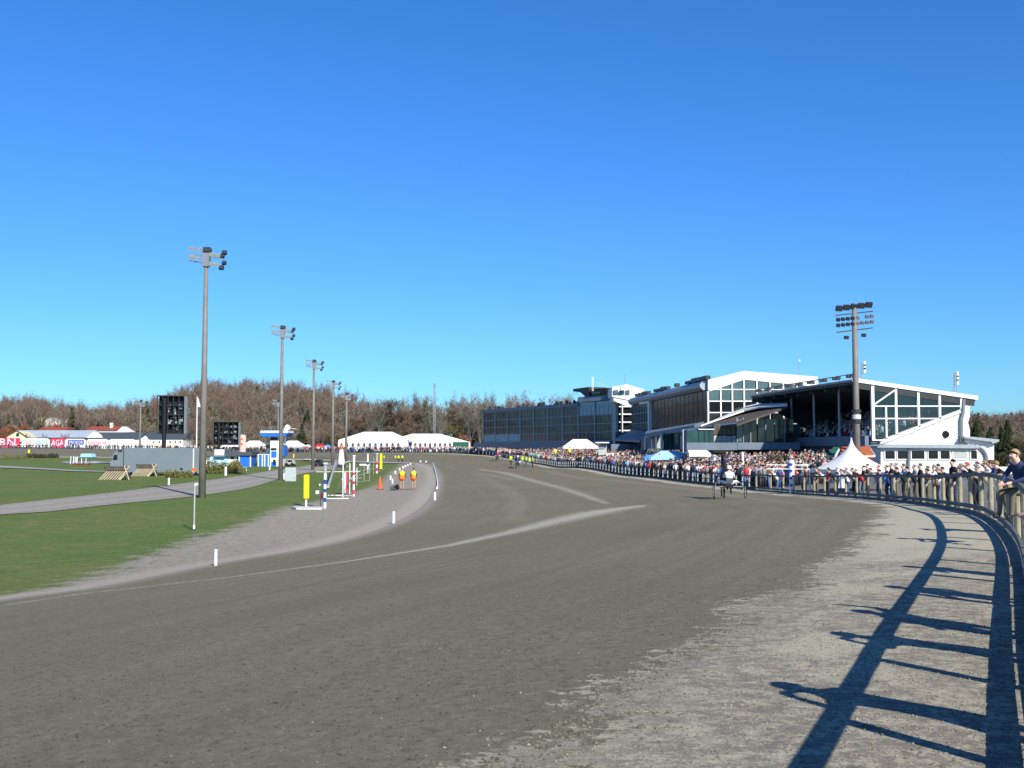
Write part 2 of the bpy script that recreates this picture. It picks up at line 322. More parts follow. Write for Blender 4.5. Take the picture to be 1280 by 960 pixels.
floor = g.mix(g.ramp(n1, .35, .65), (.11, .085, .055), (.16, .13, .075)); floor = g.mix(g.ramp(n2, .4, .7), floor, (.10, .10, .045))
c = g.mix(g.ramp(out_, 28, 40), c, floor)
g.finish(c, bumps=[(n3, .4, .05), (fb, .5, .06)]); me.materials.append(M['ground_mix'])
# ---------------------------------------------------------------- track
def arclen(A): return np.concatenate([[0], np.cumsum(np.hypot(*np.diff(A, axis=0).T))])
so_, si_ = arclen(OC), arclen(IC)
pairs = [(0,0),(2,1),(3,2),(4,3),(6,5),(7,6),(9,7),(10,8),(12,9),(14,10),(15,11),(17,12),(19,13),(20,14),(21,15),(22,16),(24,18),(26,20)]
po_ = [so_[min(12*a, len(OC)-1)] for a, b in pairs]; pi_ = [si_[min(12*b, len(IC)-1)] for a, b in pairs]
w = [0.]
while w[-1] < so_[-1]-3:
    p = resample(OC, w=[w[-1]])[0]; q_ = resample(IC, w=[np.interp(w[-1], po_, pi_)])[0]
    d = min(np.hypot(*p), np.hypot(*q_)); w.append(w[-1]+min(max(.3, d*.011), 2.5))
w.append(so_[-1]); w = np.array(w); TO = resample(OC, w=w); TI = resample(IC, w=np.interp(w, po_, pi_))
NA = 140; fr = np.linspace(0, 1, NA+1)
XYt = (TO[:,None,:]*(1-fr)[None,:,None]+TI[:,None,:]*fr[None,:,None]).reshape(-1, 2)
Zt = T(XYt[:,0], XYt[:,1])+.035+.0004*np.hypot(XYt[:,0], XYt[:,1])
idx = np.arange(len(XYt)).reshape(len(w), NA+1)
ex = []          # skirts
V = np.column_stack([XYt, Zt]); qs = np.stack([idx[:-1,:-1], idx[1:,:-1], idx[1:,1:], idx[:-1,1:]], -1).reshape(-1, 4)
for col in (0, NA):
    b = len(V); sk = V[idx[:,col]].copy(); dv_ = V[idx[:,col]]-V[idx[:,1 if col == 0 else NA-1]]; dv_ /= np.hypot(dv_[:,0], dv_[:,1])[:,None]; sk[:,:2] += dv_[:,:2]*.45; sk[:,2] = T(sk[:,0], sk[:,1])-.05; V = np.vstack([V, sk]); k = np.arange(len(w)-1)
    qs = np.vstack([qs, np.stack([idx[:-1,col], idx[1:,col], b+k+1, b+k], -1)])
me = bpy.data.meshes.new('racetrack'); me.from_pydata(V.tolist(), [], qs.tolist()); me.polygons.foreach_set('use_smooth', [True]*len(qs))
vo, al = signed(V[:,:2], OC); vo = -vo; vi = signed(V[:,:2], IC)[0]
fattr(me, 'from_fence', vo); fattr(me, 'along', al); fattr(me, 'from_inner', vi)
def stroke(pts, V):
    A = [gp(x, y) for x, y, _ in pts]; ws = np.array([q[2] for q in pts]); A2 = arr(A); s = arclen(A2)
    d, sg, a = dist_poly(V[:,:2], A2); wd = np.interp(a, s, ws); return np.clip(1.25-d/np.maximum(wd, .02), 0, 1)*(d < 3)
sw = np.zeros(len(V))
sw = np.maximum(sw, stroke([(0,760,.09),(100,745,.10),(300,722,.15),(440,703,.24),(560,684,.45),(640,667,.75),(700,652,1.2),(750,641,1.4),(790,635,1.0),(806,632.5,.2)], V))
sw = np.maximum(sw, .7*stroke([(760,631,.3),(735,622,.6),(700,610.5,.8),(660,600,.9),(630,592,1.0),(600,587,.6)], V))
sw = np.maximum(sw, .12*stroke([(300,790,.2),(500,750,.25),(700,710,.3),(800,690,.3),(900,668,.25)], V))
sw = np.maximum(sw, .35*stroke([(640,601,.8),(620,596,.8),(600,592,.7)], V))
sw = np.maximum(sw, .28*stroke([(1000,632,.5),(900,617,.7),(800,605,.8),(700,594,.8),(650,587,.8)], V))
sw = np.maximum(sw, .22*stroke([(640,650,.8),(650,625,.9),(620,605,.9),(590,590,.9)], V))
fattr(me, 'streak', sw)
track = bpy.data.objects.new('racetrack', me); COL.objects.link(track); tag(track, 'grey brown sand trotting track with pale dusty outer margin', kind='structure')
g = newmat('track_sand'); pos = g.n('ShaderNodeNewGeometry').outputs['Position']; al_ = g.attr('along'); vf = g.attr('from_fence'); st = g.attr('streak'); vin = g.attr('from_inner')
cv = g.n('ShaderNodeCombineXYZ'); g.L(g.math('MULTIPLY', al_, .05), cv.inputs[0]); g.L(g.math('MULTIPLY', vf, 1.6), cv.inputs[1])
cv2 = g.n('ShaderNodeCombineXYZ'); g.L(g.math('MULTIPLY', al_, .85), cv2.inputs[0]); g.L(g.math('MULTIPLY', vf, .5), cv2.inputs[1])
groom = g.noise(cv.outputs[0], 1., 5, .6); rag = g.noise(cv2.outputs[0], 6.5, 8, .72); ragb = g.noise(pos, .55, 4, .6)
fine = g.noise(pos, 22, 5, .8); grit = g.noise(pos, 60, 4, .9); fb = g.noise(pos, 8, 9, .9); broad = g.noise(pos, .09, 3)
vor = g.n('ShaderNodeTexVoronoi', voronoi_dimensions='3D'); vor.inputs['Scale'].default_value = 7; g.L(pos, vor.inputs['Vector'])
c = g.mix(g.ramp(groom, .3, .7), (.182, .168, .116), (.222, .205, .146)); c = g.mix(g.math('MULTIPLY', g.ramp(broad, .35, .65), .5), c, (.162, .149, .105))
c = g.mix(g.math('MULTIPLY', g.ramp(fb, .50, .38), .62), c, (.068, .060, .042)); c = g.mix(g.math('MULTIPLY', g.ramp(fb, .52, .64), .65), c, (.33, .305, .225))
cv3 = g.n('ShaderNodeCombineXYZ'); g.L(g.math('MULTIPLY', al_, .03), cv3.inputs[0]); g.L(g.math('MULTIPLY', vf, 9.), cv3.inputs[1])
lines = g.noise(cv3.outputs[0], 1., 4, .7); c = g.mix(g.math('MULTIPLY', g.math('MULTIPLY', g.ramp(lines, .5, .72), g.ramp(broad, .35, .6)), .3), c, (.21, .19, .14)); c = g.mix(g.math('MULTIPLY', g.ramp(lines, .46, .28), .16), c, (.10, .092, .072))
peb = g.math('LESS_THAN', vor.outputs['Distance'], .05); c = g.mix(g.math('MULTIPLY', peb, .45), c, (.5, .48, .44))
pale = g.mix(g.ramp(fine, .3, .7), (.43, .40, .30), (.60, .56, .43)); pale = g.mix(g.math('MULTIPLY', g.ramp(grit, .42, .66), .5), pale, (.22, .195, .16))
mw = g.ramp(al_, 56, 94, 3.1, 1.45)     # width of the pale margin
e = g.math('SUBTRACT', mw, vf); e = g.math('ADD', e, g.math('MULTIPLY', g.math('SUBTRACT', rag, .5), 3.2)); e = g.math('ADD', e, g.math('MULTIPLY', g.math('SUBTRACT', ragb, .5), 2.4))
e = g.math('ADD', e, g.math('MULTIPLY', g.math('SUBTRACT', fb, .5), 3.0))
pm = g.ramp(e, -.08, .16)
brown = g.mix(g.ramp(fine, .3, .7), (.19, .165, .135), (.33, .295, .25))
bm_ = g.math('MULTIPLY', g.ramp(g.math('ADD', rag, g.math('MULTIPLY', vf, -.045)), .36, .50), g.ramp(al_, 58, 44)); pale = g.mix(g.math('MULTIPLY', g.ramp(g.math('MULTIPLY', g.math('SUBTRACT', ragb, .36), g.math('MULTIPLY', g.ramp(vf, 3.8, 2.0), g.ramp(al_, 62, 50))), .0, .09), g.ramp(g.math('ADD', rag, g.math('MULTIPLY', g.math('SUBTRACT', fb, .5), 1.2)), .40, .56)), pale, brown)
c = g.mix(pm, c, pale)
sm_ = g.math('MULTIPLY', st, g.ramp(g.math('ADD', g.math('ADD', rag, g.math('MULTIPLY', g.math('SUBTRACT', fb, .5), 1.6)), g.math('MULTIPLY', st, .22)), .40, .74)); c = g.mix(g.math('MULTIPLY', sm_, .9), c, (.46, .435, .36))
hoof = g.n('ShaderNodeTexVoronoi'); hoof.inputs['Scale'].default_value = 1.1; g.L(pos, hoof.inputs['Vector'])
hm = g.math('MULTIPLY', g.math('LESS_THAN', hoof.outputs['Distance'], .10), g.ramp(ragb, .50, .56)); hm = g.math('MULTIPLY', hm, g.ramp(fine, .40, .55)); c = g.mix(g.math('MULTIPLY', hm, .6), c, (.07, .064, .052))
c = g.mix(g.math('MULTIPLY', g.ramp(g.math('ADD', vin, g.math('MULTIPLY', fine, 1.2)), 1.5, .5), .8), c, (.36, .31, .28))
g.finish(c, bumps=[(g.noise(cv2.outputs[0], 5, 5, .7), .2, .02), (fine, .35, .02), (fb, .5, .04)]); me.materials.append(M['track_sand'])
# ---------------------------------------------------------------- infield road and small paths
def strip(name, A, B, m, off, label, nacross=6, n=160, kind='structure'):
    A = resample(arr(lin([gp(*a) for a in A], 0)), n); B = resample(arr(lin([gp(*b) for b in B], 0)), n); f = np.linspace(0, 1, nacross+1)
    X = (A[:,None]*(1-f)[None,:,None]+B[:,None]*f[None,:,None]).reshape(-1, 2); z = T(X[:,0], X[:,1])+off; i = np.arange(len(X)).reshape(n, nacross+1)
    q = np.stack([i[:-1,:-1], i[:-1,1:], i[1:,1:], i[1:,:-1]], -1).reshape(-1, 4); me = bpy.data.meshes.new(name)
    me.from_pydata(np.column_stack([X, z]).tolist(), [], q.tolist()); me.materials.append(M[m]); fattr(me, 'across', np.tile(f, n))
    o = bpy.data.objects.new(name, me); COL.objects.link(o); return tag(o, label, kind=kind)
g = newmat('road_grit'); pos = g.n('ShaderNodeNewGeometry').outputs['Position']; ac = g.attr('across'); nn_ = g.noise(pos, 2.5, 6, .7); nf = g.noise(pos, 25, 3, .7)
c = g.mix(g.ramp(nn_, .35, .65), (.27, .25, .215), (.38, .355, .31)); tr = g.math('ABSOLUTE', g.math('SUBTRACT', g.math('ABSOLUTE', g.math('SUBTRACT', ac, .5)), .2)); c = g.mix(g.math('MULTIPLY', g.ramp(tr, .0, .12, 1, 0), .35), c, (.46, .44, .39))
c = g.mix(g.math('MULTIPLY', g.ramp(nf, .4, .7), .3), c, (.16, .15, .14)); g.finish(c, bumps=[(nf, .5, .02)])
strip('infield_road', [(-60,640),(0,632),(62,625),(125,618),(169,612.5),(250,602),(344,588),(395,580.5),(425,578)], [(-60,652),(0,644),(62,640),(125,633),(188,626.5),(250,620),(312,610),(347,600),(387,591),(440,584)], 'road_grit', .035, 'pale gravel service road across the infield grass')
strip('footpath', [(-20,581.5),(40,585),(90,588),(132,589.5)], [(-20,584.5),(40,586.8),(90,589.6),(132,590.6)], 'concrete', .10, 'thin pale footpath edge through the far infield grass', 2, 60)
strip('pond', [(78,577.6),(100,577.4),(145,577.4)], [(78,580),(110,580),(145,579.6)], 'pond', .12, 'narrow blue water strip in the infield', 2, 20)
strip('sandy_edge', [(380,574.6),(430,576.4),(470,578.2),(520,579)], [(380,576),(430,577.6),(470,579.6),(518,580.6)], 'concrete', .12, 'pale gravel strip along the inner edge of the far turn', 2, 60)
# ---------------------------------------------------------------- outer fence along the track
WO = arclen(OC)
def opt(w, off=0., z=0.):
    p = resample(OC, w=[w, w+.2]); t = p[1]-p[0]; t /= np.hypot(*t); n = np.array([t[1], -t[0]]); q = p[0]+n*off
    return Vector((q[0], q[1], G(q[0], q[1])+z)), Vector((t[0], t[1], 0)), Vector((n[0], n[1], 0))
W0 = WO[12*3]; WN = None
for k in range(len(OC)):                       # arc length where the timber fence hands over to the dark one
    if WN is None and OC[k,1] > 76: WN = WO[k]
fence = thing('track_fence', opt(W0)[0], 'weathered timber rail fence with round posts curving round the near bend, shadows on the sand', 'fence')
sxy_ = Vector((sd.x, sd.y))/sd.z
def shadow_w(px, py):
    g_ = gp(px, py); best = None
    for t_ in np.arange(0, 3.5, .02):
        q_ = np.array([[g_.x+sxy_.x*t_, g_.y+sxy_.y*t_]]); v_, a_ = signed(q_, OC)
        if best is None or abs(v_[0]) < best[0]: best = (abs(v_[0]), a_[0])
    return best[1]
seen = [shadow_w(*q) for q in ((1226, 958), (1240, 861), (1252, 801), (1252, 763), (1253, 735))]; print('POSTS', [round(float(q), 2) for q in seen], W0)
stp = float(np.mean(np.diff(seen[:3]))); pts = np.concatenate([np.arange(seen[0]-stp*5, WN-.5, stp), [WN]]); print('STEP', stp)
cl = [opt(x, .0) for x in pts]
rr_p = .066
for i, (p, t, n) in enumerate(cl):
    mb = MB().tube([p+Vector((0,0,-.3)), p+Vector((0,0,1.14))], rr_p, 10)
    mb.build('post', 'post_wood', fence, smooth=False)
def rail(x0, x1, off, z, w, h, name, m, n=3):
    mb = MB(); xs = np.linspace(x0, x1, n+1); rings = []
    for x in xs:
        p, t, nn = opt(x, off); p.z += z; b = len(mb.v); mb.v += [tuple(p-nn*w/2-Vector((0,0,h/2))), tuple(p+nn*w/2-Vector((0,0,h/2))), tuple(p+nn*w/2+Vector((0,0,h/2))), tuple(p-nn*w/2+Vector((0,0,h/2)))]; rings.append(b)
    for a, b in zip(rings[:-1], rings[1:]):
        for q in range(4): mb.f.append((a+q, a+(q+1)%4, b+(q+1)%4, b+q)); mb.m.append(0)
    mb.f += [(rings[0]+3, rings[0]+2, rings[0]+1, rings[0]), tuple(rings[-1]+q for q in range(4))]; mb.m += [0, 0]
    return mb
for i in range(0, len(pts)-1, 2):
    a, b = pts[i], pts[min(i+2, len(pts)-1)]-.012
    for off, z, ww, h, nm in ((-.02, 1.20, .075, .105, 'top_rail'), (-.105, .28, .05, .12, 'middle_rail'), (-.105, .09, .05, .14, 'bottom_board')):
        rail(a, b, off, z+random.uniform(-.008, .008), ww, h, nm, 0).build(nm, 'rail_wood', fence)
far = thing('crowd_barrier', opt(WN)[0], 'long dark rail barrier holding back the crowd along the home straight and far turn', 'fence')
far.location = opt(WN)[0]
WE = WO[12*24]; pts = np.concatenate([np.arange(WN, WN+150, 1.6), np.arange(WN+150, WE, 2.6)])
pm_ = None
for x in pts[:298]:
    p, t, n = opt(x, 0)
    MB().box(-.05, .05, -.05, .05, -.2, 1.1, lambda a, b, c: p+t*a+n*b+Vector((0,0,c))).build('post', 'frame_grey', far)
for z, h, nm, off in ((1.1, .10, 'top_rail', 0), (.6, .07, 'middle_rail', -.06), (.15, .28, 'bottom_board', -.06)):
    for a, b in zip(np.arange(WN, WE-1, 12), list(np.arange(WN+12, WE, 12))+[WE]):
        rail(a, b-.02, off, z, .08, h, nm, 0, 6).build(nm, 'fence_dark', far)

# loose stones and clods lying on the sand near the camera: one object per kind
rg = np.random.RandomState(3)
octa = np.array([(1,0,0),(0,1,0),(-1,0,0),(0,-1,0),(0,0,.8)], float); of = np.array([(0,1,4),(1,2,4),(2,3,4),(3,0,4)])
def scatter(name, wv, vv, sz_, m, label, cat='gravel'):
    nS = len(wv); q0_ = resample(OC, w=wv); q1_ = resample(OC, w=wv+.2); tn_ = q1_-q0_; tn_ /= np.hypot(tn_[:,0], tn_[:,1])[:,None]; qs_ = q0_-np.stack([tn_[:,1], -tn_[:,0]], 1)*vv[:,None]
    dd = np.hypot(qs_[:,0], qs_[:,1]); ok = (qs_[:,1] > 5.5) & (np.abs(qs_[:,0]) < qs_[:,1]*.52+.5); qs_, sz_, dd = qs_[ok], sz_[ok], dd[ok]; ok = rg.rand(len(dd)) < np.minimum(1, (9/dd)**1.3)*np.clip((24-dd)/12, 0, 1); qs_, sz_, dd = qs_[ok], sz_[ok], dd[ok]; nS = len(qs_)
    zs_ = T(qs_[:,0], qs_[:,1])+.036+.0004*dd; Vs_ = octa[None]*rg.uniform(.6, 1.35, (nS, 5, 3))*sz_[:,None,None]; an_ = rg.uniform(0, 6.28, nS); cc_, ss_ = np.cos(an_)[:,None], np.sin(an_)[:,None]
    V_ = np.stack([Vs_[:,:,0]*cc_-Vs_[:,:,1]*ss_+qs_[:,0,None], Vs_[:,:,0]*ss_+Vs_[:,:,1]*cc_+qs_[:,1,None], Vs_[:,:,2]+zs_[:,None]], -1).reshape(-1, 3); F_ = (of[None]+np.arange(nS)[:,None,None]*5).reshape(-1, 3)
    me = bpy.data.meshes.new(name); me.vertices.add(len(V_)); me.vertices.foreach_set('co', V_.ravel()); me.loops.add(F_.size); me.loops.foreach_set('vertex_index', F_.ravel().astype(np.int32)); me.polygons.add(len(F_)); me.polygons.foreach_set('loop_start', np.arange(0, F_.size, 3, dtype=np.int32)); me.update(calc_edges=True)
    me.materials.append(M[m]); o = bpy.data.objects.new(name, me); COL.objects.link(o); tag(o, label, cat, kind='stuff')
mk('stone', (.30, .285, .24), .9, var=.6, scale=6); mk('clod', (.105, .100, .076), .95, var=.8, scale=14); mk('pale_clod', (.23, .215, .165), .95, var=.7, scale=14)
nS = 5000; vv = np.abs(rg.exponential(1.0, nS))*2.2+.05; vv = np.where(rg.rand(nS) < .10, rg.uniform(0, 14, nS), vv)
scatter('loose_stones', rg.uniform(WO[24], WO[24]+45, nS), vv, .004+.009*rg.rand(nS)**3, 'stone', 'small pale loose stones scattered over the dusty margin by the fence')
nS = 130000; wv = WO[24]+8+34*rg.rand(nS)**1.0; scatter('sand_clods', wv, 3.0+20*rg.rand(nS), .007+.010*rg.rand(nS)**2, 'clod', 'fine dark clods of sand loosened over the near racetrack', 'sand')
nS = 45000; wv = WO[24]+8+38*rg.rand(nS); scatter('pale_clods', wv, .1+3.2*rg.rand(nS), .006+.009*rg.rand(nS)**2, 'pale_clod', 'fine pale crumbs of gravel over the dusty margin', 'gravel')
# ---------------------------------------------------------------- main stand buildings
# glass block along the home straight
FL, FR = (-6.5, 240), (18.6, 192)
fa, LA = frame2(FR, FL)          # u from the near corner to the far one; v grows away from the track? checked below
if fa(0, 1, 0).x < fa(0, 0, 0).x: SA = -1
else: SA = 1
def A_(u, v, z): return fa(u, v*SA, z)      # v > 0 goes into the building
bA = thing('glass_grandstand', Vector((18.6, 192, 2)), 'long dark glazed grandstand block behind the packed crowd, furthest left along the home straight', 'building')
ROW = [4.95, 6.6, 8.2, 9.85, 11.6]; nb = 9
us = [LA*(1-k/nb) for k in range(nb+1)][::-1]      # from near corner
MB().box(0, LA, .35, 20, 2.0, 11.9, A_).build('body', 'slate', bA)
for k in range(nb):
    u0, u1 = us[k]+.12, us[k+1]-.12
    for r in range(4):
        top = ROW[r+1]-.08+(0.9 if (k < 2 and r == 3) else 0)
        m = 'glass_brown'
        if r == 3 and k < 2: m = 'glass_blue'
        if r == 0 and k > 5: m = 'curtain'
        if r == 3 and k in (2, 4): m = random.choice(['glass_blue', 'glass_brown'])
        nsub = 4
        t = random.uniform(-.012, .012)
        p = [A_(u0, t, ROW[r]+.08), A_(u1, -t, ROW[r]+.08), A_(u1, t*.5, top), A_(u0, -t, top)]
        MB().quad(p).build('window_pane', m, bA)
fm = MB()
for k in range(nb+1):
    zt = 12.4 if k > 2 else 13.2
    fm.box(us[k]-.14, us[k]+.14, -.18, .35, 4.8, zt-.5, A_)
    if k < nb:
        for q in range(1, 4): uu = us[k]+(us[k+1]-us[k])*q/4; fm.box(uu-.035, uu+.035, -.06, .3, 4.95, 11.6, A_)
for z in ROW: fm.box(.15, LA-.15, -.10, .32, z-.06, z+.06, A_)
fm.build('mullions', 'frame_grey', bA)
MB().box(us[2], LA+.3, -.5, 20, 11.7, 12.35, A_).build('roof_fascia', 'blue_grey', bA)
MB().prism([A_(0, -.5, 12.5), A_(0, -.1, 13.5), A_(0, 8, 13.9), A_(0, 8, 12.5)], A_(us[2], 0, 0)-A_(0, 0, 0)).build('raised_roof', 'blue_grey', bA)
MB().box(-1, LA+2, -1.6, 1.0, 3.5, 4.85, A_).build('canopy', 'blue_grey', bA)
MB().box(0, LA, .6, 20, 2.0, 3.5, A_).build('ground_floor', 'black', bA)
for z, a, b in ((13.5, .3, 7.6),):
    MB().prism([A_(a, .3, z), A_(a, -.3, z+1.25), A_(a, 6, z+1.4), A_(a, 6, z)], A_(b, 0, 0)-A_(a, 0, 0)).build('roof_cabin', 'board_brown', bA)
    w_ = MB().box(4.2, 7.0, -.05, .5, z+.35, z+1.05, A_); w_.build('cabin_window', 'glass_dark', bA)
mb = MB().prism([A_(9.2, -.1, 13.3), A_(11.2, -.1, 14.4), A_(14.0, -.1, 14.7), A_(14.0, -.1, 15.2), A_(8.2, -.1, 15.3), A_(8.0, -.1, 13.3)], A_(0, 4, 0)-A_(0, 0, 0)); mb.build('camera_gantry', 'dark_metal', bA)
for i in range(26):
    u = random.uniform(us[2]+1, LA-1); v = random.uniform(-.2, .6); s_ = random.uniform(.15, .3)
    MB().box(u-s_, u+s_, v, v+.4, 12.38, 12.38+random.uniform(.3, .75), A_).build('roof_floodlight', 'dark_metal', bA)
# white stair tower between the glass blocks
bB = thing('stair_tower', Vector((20, 188, 2)), 'white stair tower with glazed penthouse lookout between the two glass blocks', 'building')
tb = lambda x, d, z: Vector((x, d, z))
x0, x1 = P(768, 0, 190).x, P(803, 0, 178).x
MB().box(x0+.2, x1+3, 186, 200, 2, 12.8).build('body', 'glass_dark', bB)
MB().box(x0-.25, x0+.45, 189.2, 190.2, 2.2, 12.9).build('white_column', 'white_paint', bB)
MB().prism([P(767, 501, 185.5), P(767, 494, 185.5), P(796, 496, 185.5), P(790, 507, 185.5), P(783, 507.5, 185.5)], (0, 8, 0)).build('upper_band', 'white_clad', bB)
MB().prism([P(765, 496, 185.3), P(765, 483.5, 185.3), P(784, 480.5, 185.3), P(806, 487, 185.3), P(797, 497, 185.3), P(786, 500, 185.3)], (0, 9, 0)).build('penthouse', 'white_clad', bB)
for a, b in ((766.5, 772.5), (774.5, 780.5), (782, 787)):
    MB().prism([P(a, 493.5, 185.1), P(a, 488, 185.1), P(b, 487.4, 185.1), P(b, 493, 185.1)], (0, .15, 0)).build('lookout_window', 'glass_teal', bB)
for y in (508, 517.5, 527.5, 538): MB().box(x0+.4, x0+2.6, 185.4, 185.7, P(770, y, 185).z-.12, P(770, y, 185).z+.1).build('floor_edge', 'white_clad', bB)
MB().tube([P(778, 507, 185), P(778, 545, 185)], .1, 6).build('slim_column', 'white_paint', bB)
am = MB().tube([P(781, 482, 184), P(781, 467, 184)], .05, 5); am.build('aerial', 'steel', bB)
MB().tube([P(781, 484, 183.8), P(781, 480.5, 183.8)], [.5, .1], 8).build('dome', 'white_paint', bB)
mk_ = MB()
q0 = P(741, 489, 192); q1 = P(741, 471, 192)
for dx in (-.12, .12): mk_.bar(q0+Vector((dx, 0, 0)), q1+Vector((dx, 0, 0)), .06)
for i in range(6): a_ = q0.lerp(q1, i/6); b_ = q0.lerp(q1, (i+1)/6); mk_.bar(a_+Vector((-.12, 0, 0)), b_+Vector((.12, 0, 0)), .04)
mk_.bar(q0.lerp(q1, .7), P(765, 485, 190), .04); mk_.build('aerial_mast', 'white_paint', bA)
# second glass block with curved metal roof and the white gable
bC = thing('gabled_grandstand', Vector((24.1, 128, 1.5)), 'tall glazed grandstand with curved metal eaves and white framed gable facing the track bend', 'building')
c0 = Vector((24.1, 128, 0)); c1 = Vector((P(814, 0, 160).x, 160, 0)); c2 = Vector((P(790, 0, 174).x, 174, 0))
fc, LC = frame2(c0, c1); SC = 1 if fc(0, 1, 0).x > c0.x else -1
C_ = lambda u, v, z: fc(u, v*SC, z)
f2, L2 = frame2(c1, c2); S2 = 1 if f2(0, 1, 0).x > c1.x else -1
C2 = lambda u, v, z: f2(u, v*S2, z)
MB().box(1.2, LC, .3, 15, 1, 10.6, C_).build('body', 'slate', bC)
nC = 14
for k in range(nC):
    for r, (za, zb) in enumerate(((6.5, 8.0), (8.0, 9.4), (9.4, 10.7))):
        t = random.uniform(-.006, .006)
        MB().quad([C_(LC*k/nC+.04, t, za+.05), C_(LC*(k+1)/nC-.04, -t, za+.05), C_(LC*(k+1)/nC-.04, t, zb-.03), C_(LC*k/nC+.04, -t, zb-.03)]).build('window_pane', 'glass_brown', bC)
fm = MB()
for k in range(nC+1): fm.box(LC*k/nC-.035, LC*k/nC+.035, -.03, .25, 6.4, 10.75, C_)
for z in (6.45, 8.0, 9.4, 10.7): fm.box(.05, LC, -.025, .25, z-.04, z+.04, C_)
fm.build('mullions', 'board_brown', bC)
sect = [(-.35, 10.75), (-.75, 11.1), (-.8, 11.45), (-.45, 11.85), (.4, 12.1), (4, 12.7), (4, 10.75)]
MB().prism([C_(0.6, a, b) for a, b in sect], C_(LC+13.5, 0, 0)-C_(0, 0, 0)).build('curved_eaves', 'roof_metal', bC)
fm2 = MB()
for k in range(8):
    MB().quad([C2(L2*k/8+.05, 0, 6.3), C2(L2*(k+1)/8-.05, 0, 6.3), C2(L2*(k+1)/8-.05, 0, 10.6), C2(L2*k/8+.05, 0, 10.6)]).build('window_pane', 'glass_green', bC)
    fm2.box(L2*k/8-.05, L2*k/8+.05, -.05, .2, 6.2, 10.7, C2)
for z in (7.6, 9.2): fm2.box(0, L2, -.04, .2, z-.05, z+.05, C2)
fm2.build('green_mullions', 'frame_grey', bC); MB().box(.1, L2, .3, 10, 2, 10.6, C2).build('recess', 'slate', bC)
MB().box(-.35, .35, -.45, .1, 6.2, 10.9, C2).build('white_column', 'white_paint', bC); MB().box(.3, 6.5, -.4, .1, 10.55, 10.95, C2).build('white_beam', 'white_paint', bC)
# gable end
GD = lambda px: 128+(px-885)*.006
def gv(px, py, dd=0.): return P(px, py, GD(px)+dd)
prof = [(885, 474.8), (930, 463.6), (975, 466.5), (1022, 470.8)]
wall = [gv(x, y) for x, y in prof]+[gv(1022, 545), gv(885, 545)]
MB().prism([p+Vector((0, .5, 0)) for p in wall], (0, 14, 0)).build('gable_body', 'slate', bC)
MB().prism([gv(885, 474.8), gv(930, 463.6), gv(1022, 470.8), gv(1022, 483.5), gv(930, 474.5), gv(897, 486), gv(885, 490)], (0, .45, 0)).build('gable_fascia', 'white_clad', bC)
cols = [885.6, 901.5, 916, 930.8, 947, 963.5, 980, 997, 1014]; rows = [486.8, 501.4, 515.6, 530]
def topy(x): return np.interp(x, [885, 897, 930, 1022], [489, 485.5, 474.4, 483.4])
for i in range(len(cols)-1):
    a, b = cols[i]+.8, cols[i+1]-.8
    for j in range(4):
        if j == 0:
            ya, yb = topy(a)+.3, topy(b)+.3; yl = rows[0]-.8+(0 if a < 940 else (a-940)*.02)
            if yl-max(ya, yb) < .5 and yl-min(ya, yb) < 1: continue
            p = [gv(a, yl, .12), gv(b, yl, .12), gv(b, min(yb, yl-.2), .12), gv(a, min(ya, yl-.2), .12)]
        else: p = [gv(a, rows[j]-.6, .12), gv(b, rows[j]-.6, .12), gv(b, rows[j-1]+.6, .12), gv(a, rows[j-1]+.6, .12)]
        MB().quad(p).build('window_pane', 'glass_teal' if j < 2 else 'glass_dark', bC)
fm = MB()
for x in cols: fm.box(gv(x, 0).x-.085, gv(x, 0).x+.085, GD(x)-.1, GD(x)+.4, gv(x, 545).z, gv(x, topy(x)).z)
for y in rows: fm.hexa([gv(885.6, y+.7, -.03), gv(1015, y+.7, -.03), gv(1015, y+.7, .3), gv(885.6, y+.7, .3), gv(885.6, y-.6, -.03), gv(1015, y-.6, -.03), gv(1015, y-.6, .3), gv(885.6, y-.6, .3)])
fm.build('gable_frame', 'white_paint', bC)
for a, b in ((862, 868), (869, 876), (877, 885), (820, 823), (824, 829), (830, 834), (835, 839), (793, 796), (798, 801), (803, 806), (807, 811), (849, 851)):
    u = lambda x: np.interp(x, [790, 814, 885], [LC+13, LC, 0])
    h_ = .35 if b < 870 else .45
    MB().box(u(b), u(a), -.2, .4, 12.05, 12.05+h_+random.uniform(0, .15), C_).build('roof_floodlight', 'dark_metal', bC)
for x, y0, y1 in ((999, 472, 450),):
    MB().tube([gv(x, y0, 3), gv(x, y1, 3)], .045, 5).build('aerial', 'steel', bC); MB().tube([gv(x, y1+2, 3), gv(x, y1-.5, 3)], .12, 6).build('aerial_tip', 'white_paint', bC)
# pavilion and restaurant in front, with the slanted white edged awning roof
bP = thing('restaurant_pavilion', Vector((22, 118, 1.3)), 'low glazed restaurant front with slanting grey awning roof and white columns beneath the gable', 'building')
MB().prism([P(876, 533.6, 118), P(921, 530.5, 108), P(983.6, 508.5, 110), P(948, 507, 126), P(935, 509.5, 128)], (0, 0, -.18)).build('awning_underside', 'board_brown', bP)
MB().hexa([P(876, 534.6, 117.9), P(921, 529.5, 107.9), P(921, 530.5, 108.6), P(876, 535.6, 118.6), P(876, 533, 117.9), P(921, 527.8, 107.9), P(921, 527.8, 108.6), P(876, 533, 118.6)]).build('awning_white_edge', 'white_paint', bP)
MB().prism([P(876, 533.2, 118.2), P(900, 524, 126), P(935, 508.5, 128.3), P(948, 505.8, 126.3), P(984, 505.6, 112), P(984, 507.6, 110), P(948, 510.3, 117), P(930, 514.5, 119)], (0, 0, .16)).build('awning_roof', 'white_clad', bP)
dR = 112
